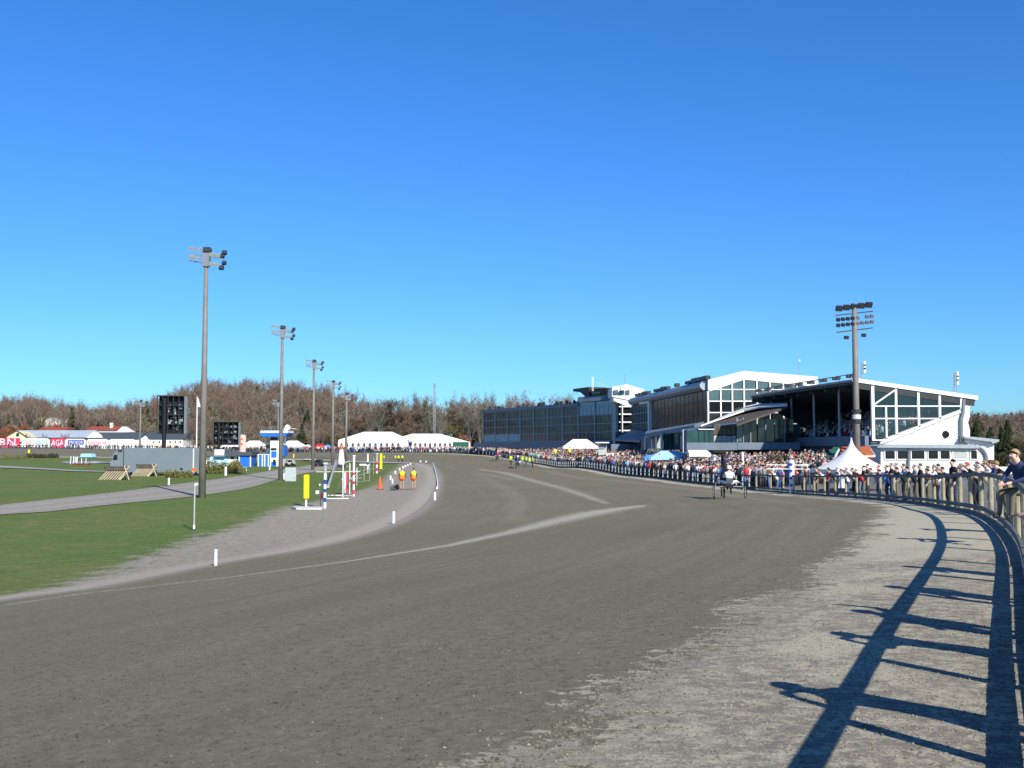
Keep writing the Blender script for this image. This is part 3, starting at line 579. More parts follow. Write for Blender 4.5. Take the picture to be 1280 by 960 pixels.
def wallq(name, a, b, ya, yb, m, d=dR, th=.3): return MB().box(P(a, 0, d).x, P(b, 0, d).x, d, d+th, P(0, yb, d).z, P(0, ya, d).z).build(name, m, bP)
wallq('back_wall', 893, 1000, 530, 575, 'slate', 113.5, 6)
for i, (a, b) in enumerate(((892.5, 897), (897.6, 902.4), (903, 908), (908.6, 914), (914.6, 920.4))):
    wallq('window_pane', a, b, 531.5, 543, 'glass_brown', dR-.06, .1); wallq('curtain', a, b, 544.4+(i % 2)*.6, 552.6, 'curtain', dR-.1, .1)
for a, b in ((858.5, 873), (873.8, 880), (880.7, 886), (886.6, 891.6)): wallq('window_pane', a, b, 538, 553, 'glass_green', dR-2.2, .12)
wallq('pavilion_box', 858.3, 892, 537, 575, 'slate', dR-2, 2)
wallq('pavilion_edge', 873, 893, 536, 537.2, 'white_clad', dR-2.4, .3)
wallq('spandrel', 858.3, 921.5, 553.2, 562.5, 'blue_grey', dR-2.6, .3); wallq('spandrel', 922, 1000, 553, 562, 'blue_grey', dR-2.0, .3)
for a, b in ((922, 929), (930, 938), (939, 946), (947.5, 957), (958, 968), (969, 980), (981, 992)): wallq('window_pane', a, b, 524, 552, 'glass_dark' if a != 922 else 'glass_teal', dR-.3, .1)
for x in (921.6, 929.4, 938.5, 957.4, 980.5): wallq('window_post', x-.4, x+.4, 522, 553, 'frame_grey', dR-.45, .2)
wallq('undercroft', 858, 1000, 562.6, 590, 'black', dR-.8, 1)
wallq('white_column', 853.8, 856.6, 537, 566, 'white_paint', 116, .5); wallq('white_column', 826, 828.2, 542, 564, 'white_paint', 128, .5); wallq('white_column', 806, 807.8, 546, 562, 'white_paint', 136, .5)
for a, b in ((809, 814), (815.3, 819), (821, 825.7)): wallq('curtain', a, b, 545, 560.5, 'curtain', 134, .1)
for a, b in ((829, 832), (833, 837), (838.5, 842)): wallq('window_pane', a, b, 541, 562, 'glass_green', 126.5, .1)
wallq('door_panel', 843, 850, 541, 562, 'glass_teal', 124, .1); wallq('door_panel', 850.6, 853.5, 545, 562, 'white_clad', 123, .1); wallq('inner_wall', 806, 858, 546, 575, 'slate', 137, 4)
MB().prism([P(808, 543.4, 140), P(880, 532.5, 120), P(868, 536.6, 116), P(806, 547, 135)], (0, 0, .5)).build('front_roof', 'blue_grey', bP)
MB().hexa([P(807, 547.2, 134.5), P(838, 541.8, 127), P(838, 541.8, 127.5), P(807, 547.2, 135), P(807, 545.8, 134.5), P(838, 539.8, 127), P(838, 539.8, 127.5), P(807, 545.8, 135)]).build('white_edge', 'white_paint', bP)
MB().hexa([P(852, 540.2, 117), P(873, 535.8, 114), P(873, 535.8, 115), P(852, 540.2, 118), P(852, 537.6, 117), P(873, 533.8, 114), P(873, 533.8, 115), P(852, 537.6, 118)]).build('white_edge', 'white_paint', bP)
bL = thing('sloped_shelter', Vector((20, 165, 1.6)), 'dark blue sloping roof shelter at the foot of the white stair tower', 'shelter')
MB().prism([P(768, 551, 170), P(790, 539, 172), P(822, 543, 150), P(800, 553, 148)], (0, 0, .3)).build('roof', 'blue_grey', bL)
for a, d in ((770, 168), (788, 158), (799, 149)): MB().tube([gd(a, d), P(a, 552, d)], .08, 6).build('post', 'dark_metal', bL)
MB().box(P(770, 0, 172).x, P(806, 0, 172).x, 172, 174, 2, 6.2).build('back_wall', 'slate', bL)
MB().box(P(764, 0, 160).x, P(806, 0, 152).x, 160, 160.5, 1.9, 4.2).build('terrace_front', 'blue_grey', bL)
# covered stand with glazed end wall
bD = thing('covered_stand', Vector((31, 95, 1.2)), 'covered spectator stand with big dark overhanging roof and white framed glass end wall', 'grandstand')
r0, r1, r2 = P(1068, 475, 95), P(1219, 497.5, 95), P(939, 494, 124)
rb = r1+(r2-r0)
MB().hexa([r0-Vector((0,0,.35)), r1-Vector((0,0,.3)), rb-Vector((0,0,.3)), r2-Vector((0,0,.35)), r0+Vector((0,0,.06)), r1, rb, r2+Vector((0,0,.06))]).build('roof', 'dark_metal', bD)
MB().bar(r0+Vector((-.05,-.1,0)), r1+Vector((.2,-.1,0)), .12, .36).build('white_verge', 'white_paint', bD)
MB().tube([r0+Vector((-.1,0,-.05)), r0.lerp(r2, .5)+Vector((-.12,0,-.03)), r2+Vector((-.1,0,-.05))], .13, 8).build('gutter', 'steel', bD)
rs = (r2-r0); rd = (r1-r0)
for k in range(9):
    a = r0+rs*(k/8)-Vector((0,0,.38)); MB().bar(a+rd*.01-Vector((0, -.02*k if 0 else 0, .12)), a+rd*.99-Vector((0,0,.12)), .14, .5).build('roof_beam', 'dark_metal', bD)
for k in range(9):
    a = r0+rs*((k+.5)/9); MB().box(-.35, .35, -.25, .25, 0, .3, lambda x, y, z: a+rd*.03+Vector((x, y, z+.35))).build('roof_floodlight', 'dark_metal', bD)
MB().bar(r0+Vector((.3, 0, .62)), r0+rs*.95+Vector((.3, 0, .62)), .07).build('roof_pipe', 'dark_metal', bD)
for k in range(12): a = r0+rs*((k+.5)/12)+rd*.02; MB().bar(a, a+Vector((0, 0, .6)), .04).build('pipe_prop', 'steel', bD)
xF, xB = P(1091, 0, 95).x, P(1207, 0, 95).x
zF, zB = P(0, 549.5, 95).z, P(0, 511.5, 95).z
vx = r2.x-r0.x
NS = 11; st_ = MB(); seatrow = []
for k in range(NS):
    xa = xF+(xB-xF)*k/NS; xb = xF+(xB-xF)*(k+1)/NS; z = zF-.25+(zB-zF)*k/NS
    sh = lambda x, y, zz: Vector((x+vx*(y-95.6)/29, y, zz))
    MB().box(xa, xb, 95.6, 123, z-2.2, z, sh).build('terrace_step', 'concrete', bD)
    seatrow.append((xa, xb, z))
MB().box(xF-.7, xF-.35, 95.2, 123, zF-.55, zF+.35, lambda x, y, zz: Vector((x+vx*(y-95.6)/29, y, zz))).build('front_parapet', 'blue_grey', bD)
MB().box(xF-.3, xF+8, 95.6, 123, .8, zF-.6, lambda x, y, zz: Vector((x+vx*(y-95.6)/29, y, zz))).build('undercroft', 'slate', bD)
MB().box(xB-.1, xB+.3, 95.6, 123, zB-1, P(0, 498, 95).z, lambda x, y, zz: Vector((x+vx*(y-95.6)/29, y, zz))).build('back_wall', 'dark_metal', bD)
MB().hexa([P(1040,555,123), P(1140,555,123), P(1140,555,123.4), P(1040,555,123.4), P(940,497,123), P(1140,500,123), P(1140,500,123.4), P(940,497,123.4)]).build('far_end_wall', 'slate', bD)
for k in range(1, 5):
    x = xF-.2; y = 95.6+k*6.4; MB().tube([(x+vx*(y-95.6)/29, y, zF), (x+vx*(y-95.6)/29, y, P(0, 481, 95).z+.0)], .12, 8).build('roof_column', 'frame_grey', bD)
def e(px, py, dd=0.): return P(px, py, 95+dd)
gx_ = [1091.5, 1107.5, 1120.5, 1148.5, 1175, 1202]; gy_ = [484, 507.5, 523, 550]
def etop(x): return np.interp(x, [1068, 1219], [478, 500])+2.5
def erake(x): return np.interp(x, [1104, 1205], [550, 512])
def epan(a, b, y0, y1, m='glass_dark', dd=.1):
    y1a, y1b = min(y1, erake(a)), min(y1, erake(b)); y0a, y0b = max(y0, etop(a)), max(y0, etop(b))
    if y1a-y0a < 1 or y1b-y0b < 1:
        if y1a-y0a < 1 and y1b-y0b < 1: return
    MB().quad([e(a, max(y1a, y0a), dd), e(b, max(y1b, y0b+.1), dd), e(b, y0b, dd), e(a, y0a, dd)]).build('window_pane', m, bD)
mg_ = bpy.data.materials.new('clear_glass'); mg_.use_nodes = True; b_ = mg_.node_tree.nodes['Principled BSDF']; b_.inputs['Base Color'].default_value = (.6, .75, .78, 1); b_.inputs['Transmission Weight'].default_value = 1; b_.inputs['Roughness'].default_value = .0; b_.inputs['IOR'].default_value = 1.02
tr_ = mg_.node_tree.nodes.new('ShaderNodeBsdfTransparent'); tr_.inputs[0].default_value = (.62, .72, .74, 1); gl_ = mg_.node_tree.nodes.new('ShaderNodeBsdfGlossy'); gl_.inputs['Roughness'].default_value = .03; ms_ = mg_.node_tree.nodes.new('ShaderNodeMixShader'); ms_.inputs[0].default_value = .10
mg_.node_tree.links.new(tr_.outputs[0], ms_.inputs[1]); mg_.node_tree.links.new(gl_.outputs[0], ms_.inputs[2]); mg_.node_tree.links.new(ms_.outputs[0], mg_.node_tree.nodes['Material Output'].inputs[0]); M['clear_glass'] = mg_
for a, b in ((1092.5, 1119), (1121.5, 1148), (1149.5, 1174), (1176, 1201)): epan(a, b, 470, 506.5, 'clear_glass')
for a, b in ((1092.5, 1107), (1108.5, 1119.5), (1121.5, 1148), (1149.5, 1174), (1176, 1201)):
    epan(a, b, 508.5, 522, 'clear_glass'); epan(a, b, 524, 549, 'clear_glass')
fm = MB()
def vbar(x, y0, y1, w=.11): fm.box(e(x, 0).x-w, e(x, 0).x+w, 94.85, 95.2, e(x, y1).z, e(x, y0).z)
for x in (1091.5, 1120.5, 1148.5, 1175, 1202): vbar(x, etop(x)-1.5, erake(x) if x > 1104 else 551, .1 if x > 1092 else .13)
vbar(1107.8, 508, 549, .07)
for y, xa, xb in ((507.5, 1091.5, 1203), (523, 1091.5, 1176), (550, 1091.5, 1107)): fm.box(e(xa, 0).x, e(xb, 0).x, 94.9, 95.15, e(0, y+.9).z, e(0, y-.6).z)
fm.bar(e(1092, 506, -.05), e(1120, 486.5, -.05), .13, .13); fm.build('end_frame', 'white_paint', bD)
MB().prism([e(1101, 551), e(1105, 548.5), e(1205, 510), e(1205, 556.5), e(1100, 556.5)], (0, .5, 0)).build('raker_wall', 'white_clad', bD)
MB().prism([e(1099, 556, -.15), e(1108, 548, -.15), e(1206, 509.5, -.15), e(1206, 514, -.15), e(1113, 551.5, -.15)], (0, .14, 0)).build('raker_trim', 'offwhite', bD)
MB().tube([e(1182, 543, -.12), e(1182, 543, .1)], .32, 16).build('round_window', 'black', bD)
cl_ = MB()
for y in np.arange(520, 556, 3.6):
    xs_ = np.interp(y, [512, 550], [1203, 1110]); cl_.box(e(max(xs_, 1112), 0).x+.3, e(1204, 0).x, 94.96, 95.0, e(0, y+.18).z, e(0, y-.1).z)
cl_.build('cladding_joints', 'offwhite', bD)
MB().tube([e(1205, 499, -.2), e(1204, 517, -.25), e(1202, 524, -.25), e(1202, 555, -.25)], .14, 8).build('drainpipe', 'steel', bD)
MB().prism([e(1205, 498), e(1212, 499), e(1212.5, 520), e(1210, 528), e(1212.5, 538), e(1212, 552), e(1205, 552)], (0, 3, 0)).build('rear_wall', 'white_clad', bD)
for x, y0, y1, dd in ((1078, 476, 452, 8), (1194, 493, 465, 2)):
    mb = MB(); a, b = e(x, y0, dd), e(x, y1, dd)
    for dx, dy in ((-.14, 0), (.14, 0), (0, .2)): mb.bar(a+Vector((dx, dy, 0)), b+Vector((dx, dy, 0)), .045)
    for i in range(8): mb.bar(a.lerp(b, i/8)+Vector((-.14, 0, 0)), a.lerp(b, (i+1)/8)+Vector((.14, 0, 0)), .03)
    mb.build('aerial_mast', 'steel', bD)
    for i in range(3): q = a.lerp(b, .55+i*.17); MB().box(q.x+.1, q.x+.3, q.y-.1, q.y+.1, q.z-.25, q.z+.25).build('antenna', 'white_paint', bD)
# low white building in front of the stand end
bE = thing('white_lodge', Vector((P(1160, 0, 92).x, 92, 1.2)), 'low white clad building with dark window row and curved corner below the stand', 'building')
def e2(px, py, d=90.5): return P(px, py, d)
arcp = [(1233-1.0+0, 590)]
poly = [(1101, 592), (1101, 558), (1217, 558)]+[(1217+15*math.sin(t), 573-15*math.cos(t)) for t in np.linspace(.2, math.pi/2, 7)]+[(1232, 592)]
MB().prism([e2(x, y) for x, y in poly], (0, 3.6, 0)).build('wall', 'white_clad', bE)
jt = MB()
for y in np.arange(576, 592, 3.0): jt.box(e2(1102, 0).x, e2(1230, 0).x, 90.46, 90.52, e2(0, y+.12).z, e2(0, y-.12).z)
jt.build('cladding_joints', 'offwhite', bE)
for a, b, m in ((1105.5, 1117.5, 'glass_dark'), (1121, 1133, 'glass_dark'), (1138.5, 1154.5, 'glass_dark'), (1159.5, 1171.5, 'glass_dark'), (1174.5, 1186, 'glass_dark'), (1190.5, 1207, 'grey_box'), (1212.5, 1220, 'glass_dark')):
    w_ = MB(); x0, x1, z0, z1 = e2(a, 0).x, e2(b, 0).x, e2(0, 573.6).z, e2(0, 563.4).z
    for q in ((x0-.07, x1+.07, z0-.07, z0), (x0-.07, x1+.07, z1, z1+.07), (x0-.07, x0, z0, z1), (x1, x1+.07, z0, z1)): w_.box(q[0], q[1], 90.40, 90.55, q[2], q[3])
    wo = w_.build('window', 'white_paint', bE); wo2 = MB().box(x0, x1, 90.44, 90.49, z0, z1)
    vv = wo2.build('pane', m, None); vv.data.transform(Matrix.Translation(-bE.location)); vv.parent = wo
rf = MB().prism([e2(1097, 559.5, 90), e2(1097, 557.5, 90), e2(1112, 555.5, 90), e2(1213, 555.8, 90), e2(1224, 558.5, 90), e2(1224, 560.5, 90)], (0, 4.2, 0)); rf.build('roof', 'frame_grey', bE)
MB().tube([e2(1217+16*math.sin(t), 573.5-16*math.cos(t), 90.35) for t in np.linspace(.1, 1.57, 8)]+[e2(1233, 581, 90.35)], .14, 6).build('curved_gutter', 'steel', bE)
MB().tube([e2(1137, 560, 90.3), e2(1136, 568, 90.3), e2(1136, 592, 90.3)], .09, 6).build('drainpipe', 'steel', bE)
bX = thing('white_annex', Vector((P(1230, 0, 94).x, 94, 1.2)), 'small white annex with overhanging grey roof at the far right end of the stand', 'building')
MB().prism([P(1206, 552, 94.6), P(1206, 547, 94.6), P(1242.5, 553, 94.6), P(1242.5, 575, 94.6), P(1233, 575, 94.6), P(1215, 560, 94.6)], (0, 4, 0)).build('wall', 'white_clad', bX)
MB().prism([P(1205, 547.5, 94), P(1205, 545, 94), P(1249, 549.3, 94), P(1249, 552, 94), P(1241, 554.5, 94), P(1240, 552.5, 94)], (0, 5, 0)).build('roof', 'frame_grey', bX)
bW = thing('low_white_wall', Vector((P(1250, 0, 88).x, 88, 1.2)), 'low white boundary wall behind the fence right of the curved lodge corner', 'wall')
MB().box(P(1232, 0, 88).x, P(1272, 0, 88).x, 88, 88.4, .8, P(0, 583.5, 88).z).build('panel', 'white_clad', bW)
# red hut with orange tiled roof, dark entrance
bH = thing('tiled_kiosk', Vector((P(1083, 0, 82).x, 82, 1.2)), 'small dark red kiosk with orange tiled roof right of the floodlight mast', 'kiosk')
h = lambda a, b, d=82: P(a, b, d)
MB().box(h(1076, 0).x, h(1091, 0).x, 82, 85, 1, h(0, 570).z).build('wall', 'red_hut', bH)
MB().prism([h(1050, 560.5, 84), h(1086.5, 560, 84), h(1093, 570, 80.8), h(1056, 571, 80.8)], (0, 0, .14)).build('roof_slope', 'orange_tile', bH)
MB().bar(h(1056, 571, 80.7), h(1093.5, 570.3, 80.7), .1, .12).build('eaves_board', 'white_paint', bH); MB().bar(h(1086.5, 559.5, 84), h(1093.3, 569.8, 80.7), .1, .14).build('verge_board', 'white_paint', bH); MB().bar(h(1050, 560, 84), h(1044, 571, 80.7), .1, .14).build('verge_board', 'white_paint', bH)
MB().box(h(1092, 0).x, h(1101, 0).x, 84, 90, 1, h(0, 560).z).build('dark_porch', 'slate', bH)
MB().prism([h(1030, 574, 84), h(1042, 560, 86), h(1052, 560, 86), h(1044, 574, 84)], (0, 0, .1)).build('green_lean_to', 'green_paint', bH)
# pagoda tent
def pagoda(px, d, wpx, ytop, yeave, label, group=None):
    c = gd(px, d); t = thing('pagoda_tent', c, label, 'tent', group); R = wpx/2*d/F; zt, ze = P(0, ytop, d).z, P(0, yeave, d).z; mb = MB(); n = 12; rings = []
    for i in range(n+1):
        k = i/n; r = R*(1-k)**1.75 if k < 1 else .03; r = max(r, .03); z = ze+(zt-ze)*(1-(1-k)**1.0); z = ze+(zt-ze)*k
        r = R*(.02+.98*(1-k)**1.9); b = len(mb.v)
        for a in range(16):
            th = (a+.5)/16*2*math.pi+.35; cs, sn = math.cos(th), math.sin(th); q = 1/max(abs(math.cos(th-.35)), abs(math.sin(th-.35))); q = 1+(q-1)*max(0, 1-k*1.3)
            mb.v.append((c.x+cs*r*q*.93, c.y+sn*r*q*.93, z+(.14*abs(math.sin(2*(th-.35)))*(1-k)**6 if 0 else 0)))
        rings.append(b)
    for a, b in zip(rings[:-1], rings[1:]):
        for q in range(16): mb.f.append((a+q, a+(q+1)%16, b+(q+1)%16, b+q)); mb.m.append(0)
    mb.build('canopy', 'white_fabric', t, smooth=True)
    cs = [(math.cos(.35+math.pi/4+i*math.pi/2)*R*1.25, math.sin(.35+math.pi/4+i*math.pi/2)*R*1.25) for i in range(4)]
    for i in range(4):
        a, b = cs[i], cs[(i+1) % 4]
        MB().tube([(c.x+a[0], c.y+a[1], G(c.x+a[0], c.y+a[1])), (c.x+a[0], c.y+a[1], ze)], .07, 6).build('leg', 'white_paint', t)
        MB().bar((c.x+a[0], c.y+a[1], ze-.12), (c.x+b[0], c.y+b[1], ze-.12), .05, .25).build('valance', 'white_fabric', t)
    return t, c, cs, ze
t, c, cs, ze = pagoda(1063.5, 70, 82, 547, 586.5, 'white peaked pagoda tent behind the fence in front of the floodlight mast')
MB().box(c.x-.9, c.x+1.6, c.y-1.9, c.y-1.85, 1.2, ze-.15).build('side_panel', 'slate', t); MB().box(c.x-1.7, c.x-1.0, c.y-2.0, c.y-1.95, 1.0, ze).build('side_panel', 'white_fabric', t); MB().box(c.x+1.7, c.x+2.3, c.y-2.0, c.y-1.95, 1.0, ze).build('side_panel', 'white_fabric', t)
# pop up tent and kiosks in the crowd
def popup(px, d, a, b, ytop, yeave, label, m='white_fabric', ridge=.35, name='popup_tent', cat='tent', dep=3.):
    c = gd(px, d); t = thing(name, c, label, cat); x0, x1 = P(a, 0, d).x, P(b, 0, d).x; zt, ze = P(0, ytop, d).z, P(0, yeave, d).z; y0, y1 = d-dep/2, d+dep/2; xm = (x1-x0)*ridge
    mb = MB(); p = [(x0,y0,ze),(x1,y0,ze),(x1,y1,ze),(x0,y1,ze),(x0+xm,(y0+y1)/2,zt),(x1-xm,(y0+y1)/2,zt)]
    mb.quad([p[0],p[1],p[5],p[4]]).quad([p[1],p[2],p[5]]).quad([p[2],p[3],p[4],p[5]]).quad([p[3],p[0],p[4]]); mb.build('canopy', m, t)
    vb = MB().box(x0, x1, y0-.02, y0+.02, ze-.28, ze-.01); vb.build('valance', m, t)
    for x in (x0+.06, x1-.06):
        for y in (y0+.06, y1-.06): MB().tube([(x, y, G(x, y)), (x, y, ze)], .035, 5).build('leg', 'steel', t)
    return t
popup(725, 168, 703, 747, 549, 558.5, 'white pop-up tent standing above the crowd before the long glass block', ridge=.3)
popup(836, 113, 811, 862, 563.4, 571.5, 'blue and pale blue sun canopy in the crowd below the pavilion', 'parasol_light', .3, 'sun_canopy', 'canopy')
popup(815, 118, 803, 832, 568.8, 572.6, 'deep blue low canopy left of the pale blue one', 'parasol_blue', .2, 'sun_canopy', 'canopy')
popup(871, 103, 858, 885, 562.6, 567, 'white flat awning right of the blue canopies', 'white_fabric', .05, 'awning', 'awning')
popup(765, 142, 748, 800, 566.5, 568.8, 'long thin white awning left of the blue canopies', 'white_fabric', .05, 'awning', 'awning', 2)
popup(567, 257, 556, 579, 557.6, 562.5, 'blue canopy at the corner of the far turn by the green board', 'parasol_blue', .3, 'sun_canopy', 'canopy')
kb = thing('display_kiosk', gd(753, 140), 'grey display cabinet with screens rising out of the crowd right of the pop-up tent', 'kiosk')
MB().box(P(749, 0, 140).x, P(758, 0, 140).x, 139.5, 140.5, 1, P(0, 553, 140).z).build('cabinet', 'grey_box', kb)
for a, b in ((556.5, 560.5), (562, 569)): MB().box(P(748.2, 0, 139).x, P(755.8, 0, 139).x, 139.3, 139.45, P(0, b, 139).z, P(0, a, 139).z).build('screen', 'curtain', kb)
MB().box(P(744, 0, 139).x, P(761, 0, 139).x, 138.5, 140.6, P(0, 554, 140).z, P(0, 552.6, 140).z).build('roof', 'white_clad', kb)
# marquees on the far turn
def marquee(e0, e1, r0_, r1_, yr, ye, yb, d, label):
    t = thing('marquee', Vector((P((e0+e1)/2, 0, d).x, d, 2.5)), label, 'tent'); X = lambda a: P(a, 0, d).x; Zf = lambda y: P(0, y, d).z; D = 11
    z0, ze, zr = Zf(yb)-.5, Zf(ye), Zf(yr)
    MB().box(X(e0), X(e1), d, d+D, z0, ze-.003).build('wall', 'white_fabric', t)
    mb = MB(); p = [(X(e0)-.1,d-.1,ze),(X(e1)+.1,d-.1,ze),(X(e1)+.1,d+D,ze),(X(e0)-.1,d+D,ze),(X(r0_),d+D/2,zr),(X(r1_),d+D/2,zr)]
    mb.quad([p[0],p[1],p[5],p[4]]).quad([p[1],p[2],p[5]]).quad([p[2],p[3],p[4],p[5]]).quad([p[3],p[0],p[4]]).build('roof', 'white_fabric', t)
    x = e0+4
    while x < e1-4:
        w2 = 1.5; pts_ = [(X(x-w2), d-.02, Zf(562)), (X(x+w2), d-.02, Zf(562)), (X(x+w2), d-.02, Zf(555.5))]+[(X(x+w2*math.cos(q)), d-.02, Zf(555.5-1.9*math.sin(q))) for q in np.linspace(.3, math.pi-.3, 5)]+[(X(x-w2), d-.02, Zf(555.5))]
        MB().prism(pts_, (0, -.05, 0)).build('arched_window', 'slate', t); x += 7.1 if e0 < 450 else 6.2
    return t
marquee(423, 509, 451, 487, 539.3, 550, 561, 262, 'left white marquee with arched windows behind the far turn')
t = marquee(478, 586, 513, 548, 541.8, 552.5, 562, 266, 'right white marquee with arched windows and a small banner on its roof')
MB().box(P(508, 0, 264).x, P(519, 0, 264).x, 263.9, 264.1, P(0, 549.5, 264).z, P(0, 544, 264).z).build('roof_banner', 'pink', t)
gb = thing('green_board', gd(575, 262), 'dark green board beside the right marquee', 'board'); MB().box(P(566, 0, 255).x, P(586.5, 0, 255).x, 255, 256, 2, P(0, 552.5, 255).z).build('panel', 'green_paint', gb); MB().box(P(585.8, 0, 254).x, P(587, 0, 254).x, 254.8, 255.2, 2, P(0, 552, 255).z).build('frame', 'white_paint', gb)
# ---------------------------------------------------------------- floodlight masts
def mast(loc, H, label, group, kind='left', rz=0., wb=.27, wt=.15, sc=1., name='floodlight_mast'):
    t = bpy.data.objects.new(name, None); COL.objects.link(t); t.location = loc; t.rotation_euler.z = rz; tag(t, label, 'floodlight', group)
    MB().tube([(0,0,-.3),(0,0,H*.5),(0,0,H)], [wb, (wb+wt)/2, wt], 12).build('pole', 'pole_steel', t, smooth=True)
    lamp = lambda x, y, z, w, h, m, tilt: MB().box(-w/2, w/2, -.12, .12, -h/2, h/2, lambda a, b, c: Vector((x+a, y+b*math.cos(tilt)-c*math.sin(tilt), z+b*math.sin(tilt)+c*math.cos(tilt)))).build('lamp', m, t)
    if kind == 'left':
        hb = MB().bar((-1.25*sc,0,H+.15), (1.3*sc,-.1,H-.25), .08); hb.bar((-1.25*sc,.05,H-.35), (1.0*sc,0,H-.7), .08); hb.bar((.9*sc,0,H-.15),(1.35*sc,.4,H+.35), .07); hb.box(-.25,.25,-.25,.25,H-.8,H+.2); hb.build('crossarm', 'steel', t)
        for x, z in ((-1.05,.55),(-.55,.45),(.45,.1),(.85,.02)): lamp(x*sc, -.1, H+z, .40*sc, .22*sc, 'lamp_face', .5)
        for x, z in ((-1.05,-.1),(-.6,-.2),(.45,-.6),(.75,-.65)): lamp(x*sc, -.1, H+z, .40*sc, .22*sc, 'lamp_face', .5)
        for x, z, q in ((0,.45,.5),(.15,.4,.4),(1.3,.25,.35),(1.15,.0,.3),(1.1,-.85,.35),(1.3,-.5,.3)): lamp(x*sc, .05, H+z, q*sc, q*.8*sc, 'dark_metal', -.4)
    else:
        hb = MB().bar((-1.55,0,H-1.0), (1.55,0,H-.62), .09); hb.bar((-1.5,0,H-2.35), (1.5,0,H-1.95), .09); hb.build('crossarm', 'dark_metal', t)
        for i in range(5): lamp(-1.3+i*.62, -.1, H-.45+i*.08, .5, .42, 'dark_metal', .5)
        for r, zz in ((0, -1.35), (1, -1.8)):
            for i in range(8):
                if r == 0 and i == 5: continue
                lamp(-1.4+i*.4, -.1, H+zz+i*.045, .26, .24, 'dark_metal' if i < 4 else 'steel', .5)
        lamp(-.7, 0, H-2.75, .32, .25, 'dark_metal', .3); lamp(.75, 0, H-2.55, .32, .25, 'dark_metal', .3)
        for z in (H-8.7, H-9.5): MB().tube([(0,0,z),(0,0,z+.25)], .36, 12).build('clamp_band', 'dark_metal', t)
        MB().tube([(0,0,H-9.2),(0,0,H-8.85)], .34, 12).build('clamp_band', 'offwhite', t)
    return t
GM = 'floodlight masts along the infield'
def mastpx(px, yb, yt, d, label, **k):
    b = gp(px, yb) if yb else gd(px, d); zt = P(px, yt, b.y).z; return mast(b, zt-b.z, label, GM, **k)
mastpx(252.5, 622, 320, 0, 'tallest nearest grey floodlight mast beside the infield road, left of picture')
mastpx(350.5, 600, 414, 0, 'second floodlight mast with a pale board at its foot by the blue tower')
mastpx(391, 588, 455, 0, 'third floodlight mast standing right of the blue tower')
mastpx(415.5, 582, 480, 0, 'fourth floodlight mast just left of the white inflatable figure', sc=.95)
mastpx(432.5, 578, 495, 0, 'furthest floodlight mast of the row, in front of the left marquee', sc=.85)
mastpx(174.5, 572, 504, 0, 'lone floodlight mast behind the grey lorry', sc=1.0, wb=.22)
mastpx(347, 574, 504, 0, 'floodlight mast half hidden behind the second mast above the blue tower', sc=.9, wb=.15, wt=.1)
b = gd(1070.5, 82); mast(b, P(1068, 379, 82).z-b.z, 'big floodlight mast with four lamp rows behind the white pagoda tent', None, 'right', rz=.12, wb=.27, wt=.19)
# lattice mast behind the marquees
def lattice(px, d, yb, yt, w, label):
    t = thing('lattice_mast', gd(px, d), label, 'mast'); a, b = P(px, yb, d), P(px, yt, d); mb = MB()
    for dx, dy in ((-w, 0), (w, 0), (0, w)): mb.bar(a+Vector((dx, dy, 0)), b+Vector((dx*.7, dy*.7, 0)), .12)
    n = 14
    for i in range(n): p, q = a.lerp(b, i/n), a.lerp(b, (i+1)/n); s_ = 1 if i % 2 else -1; mb.bar(p+Vector((-w*s_, 0, 0)), q+Vector((w*s_, 0, 0)), .09)
    mb.build('lattice', 'steel', t); MB().box(b.x-.35, b.x+.35, b.y-.2, b.y+.2, b.z-.4, b.z+.4).build('aerial_head', 'steel', t)
lattice(543, 290, 565, 481, .35, 'slender steel lattice mast rising above the bare trees behind the marquees')
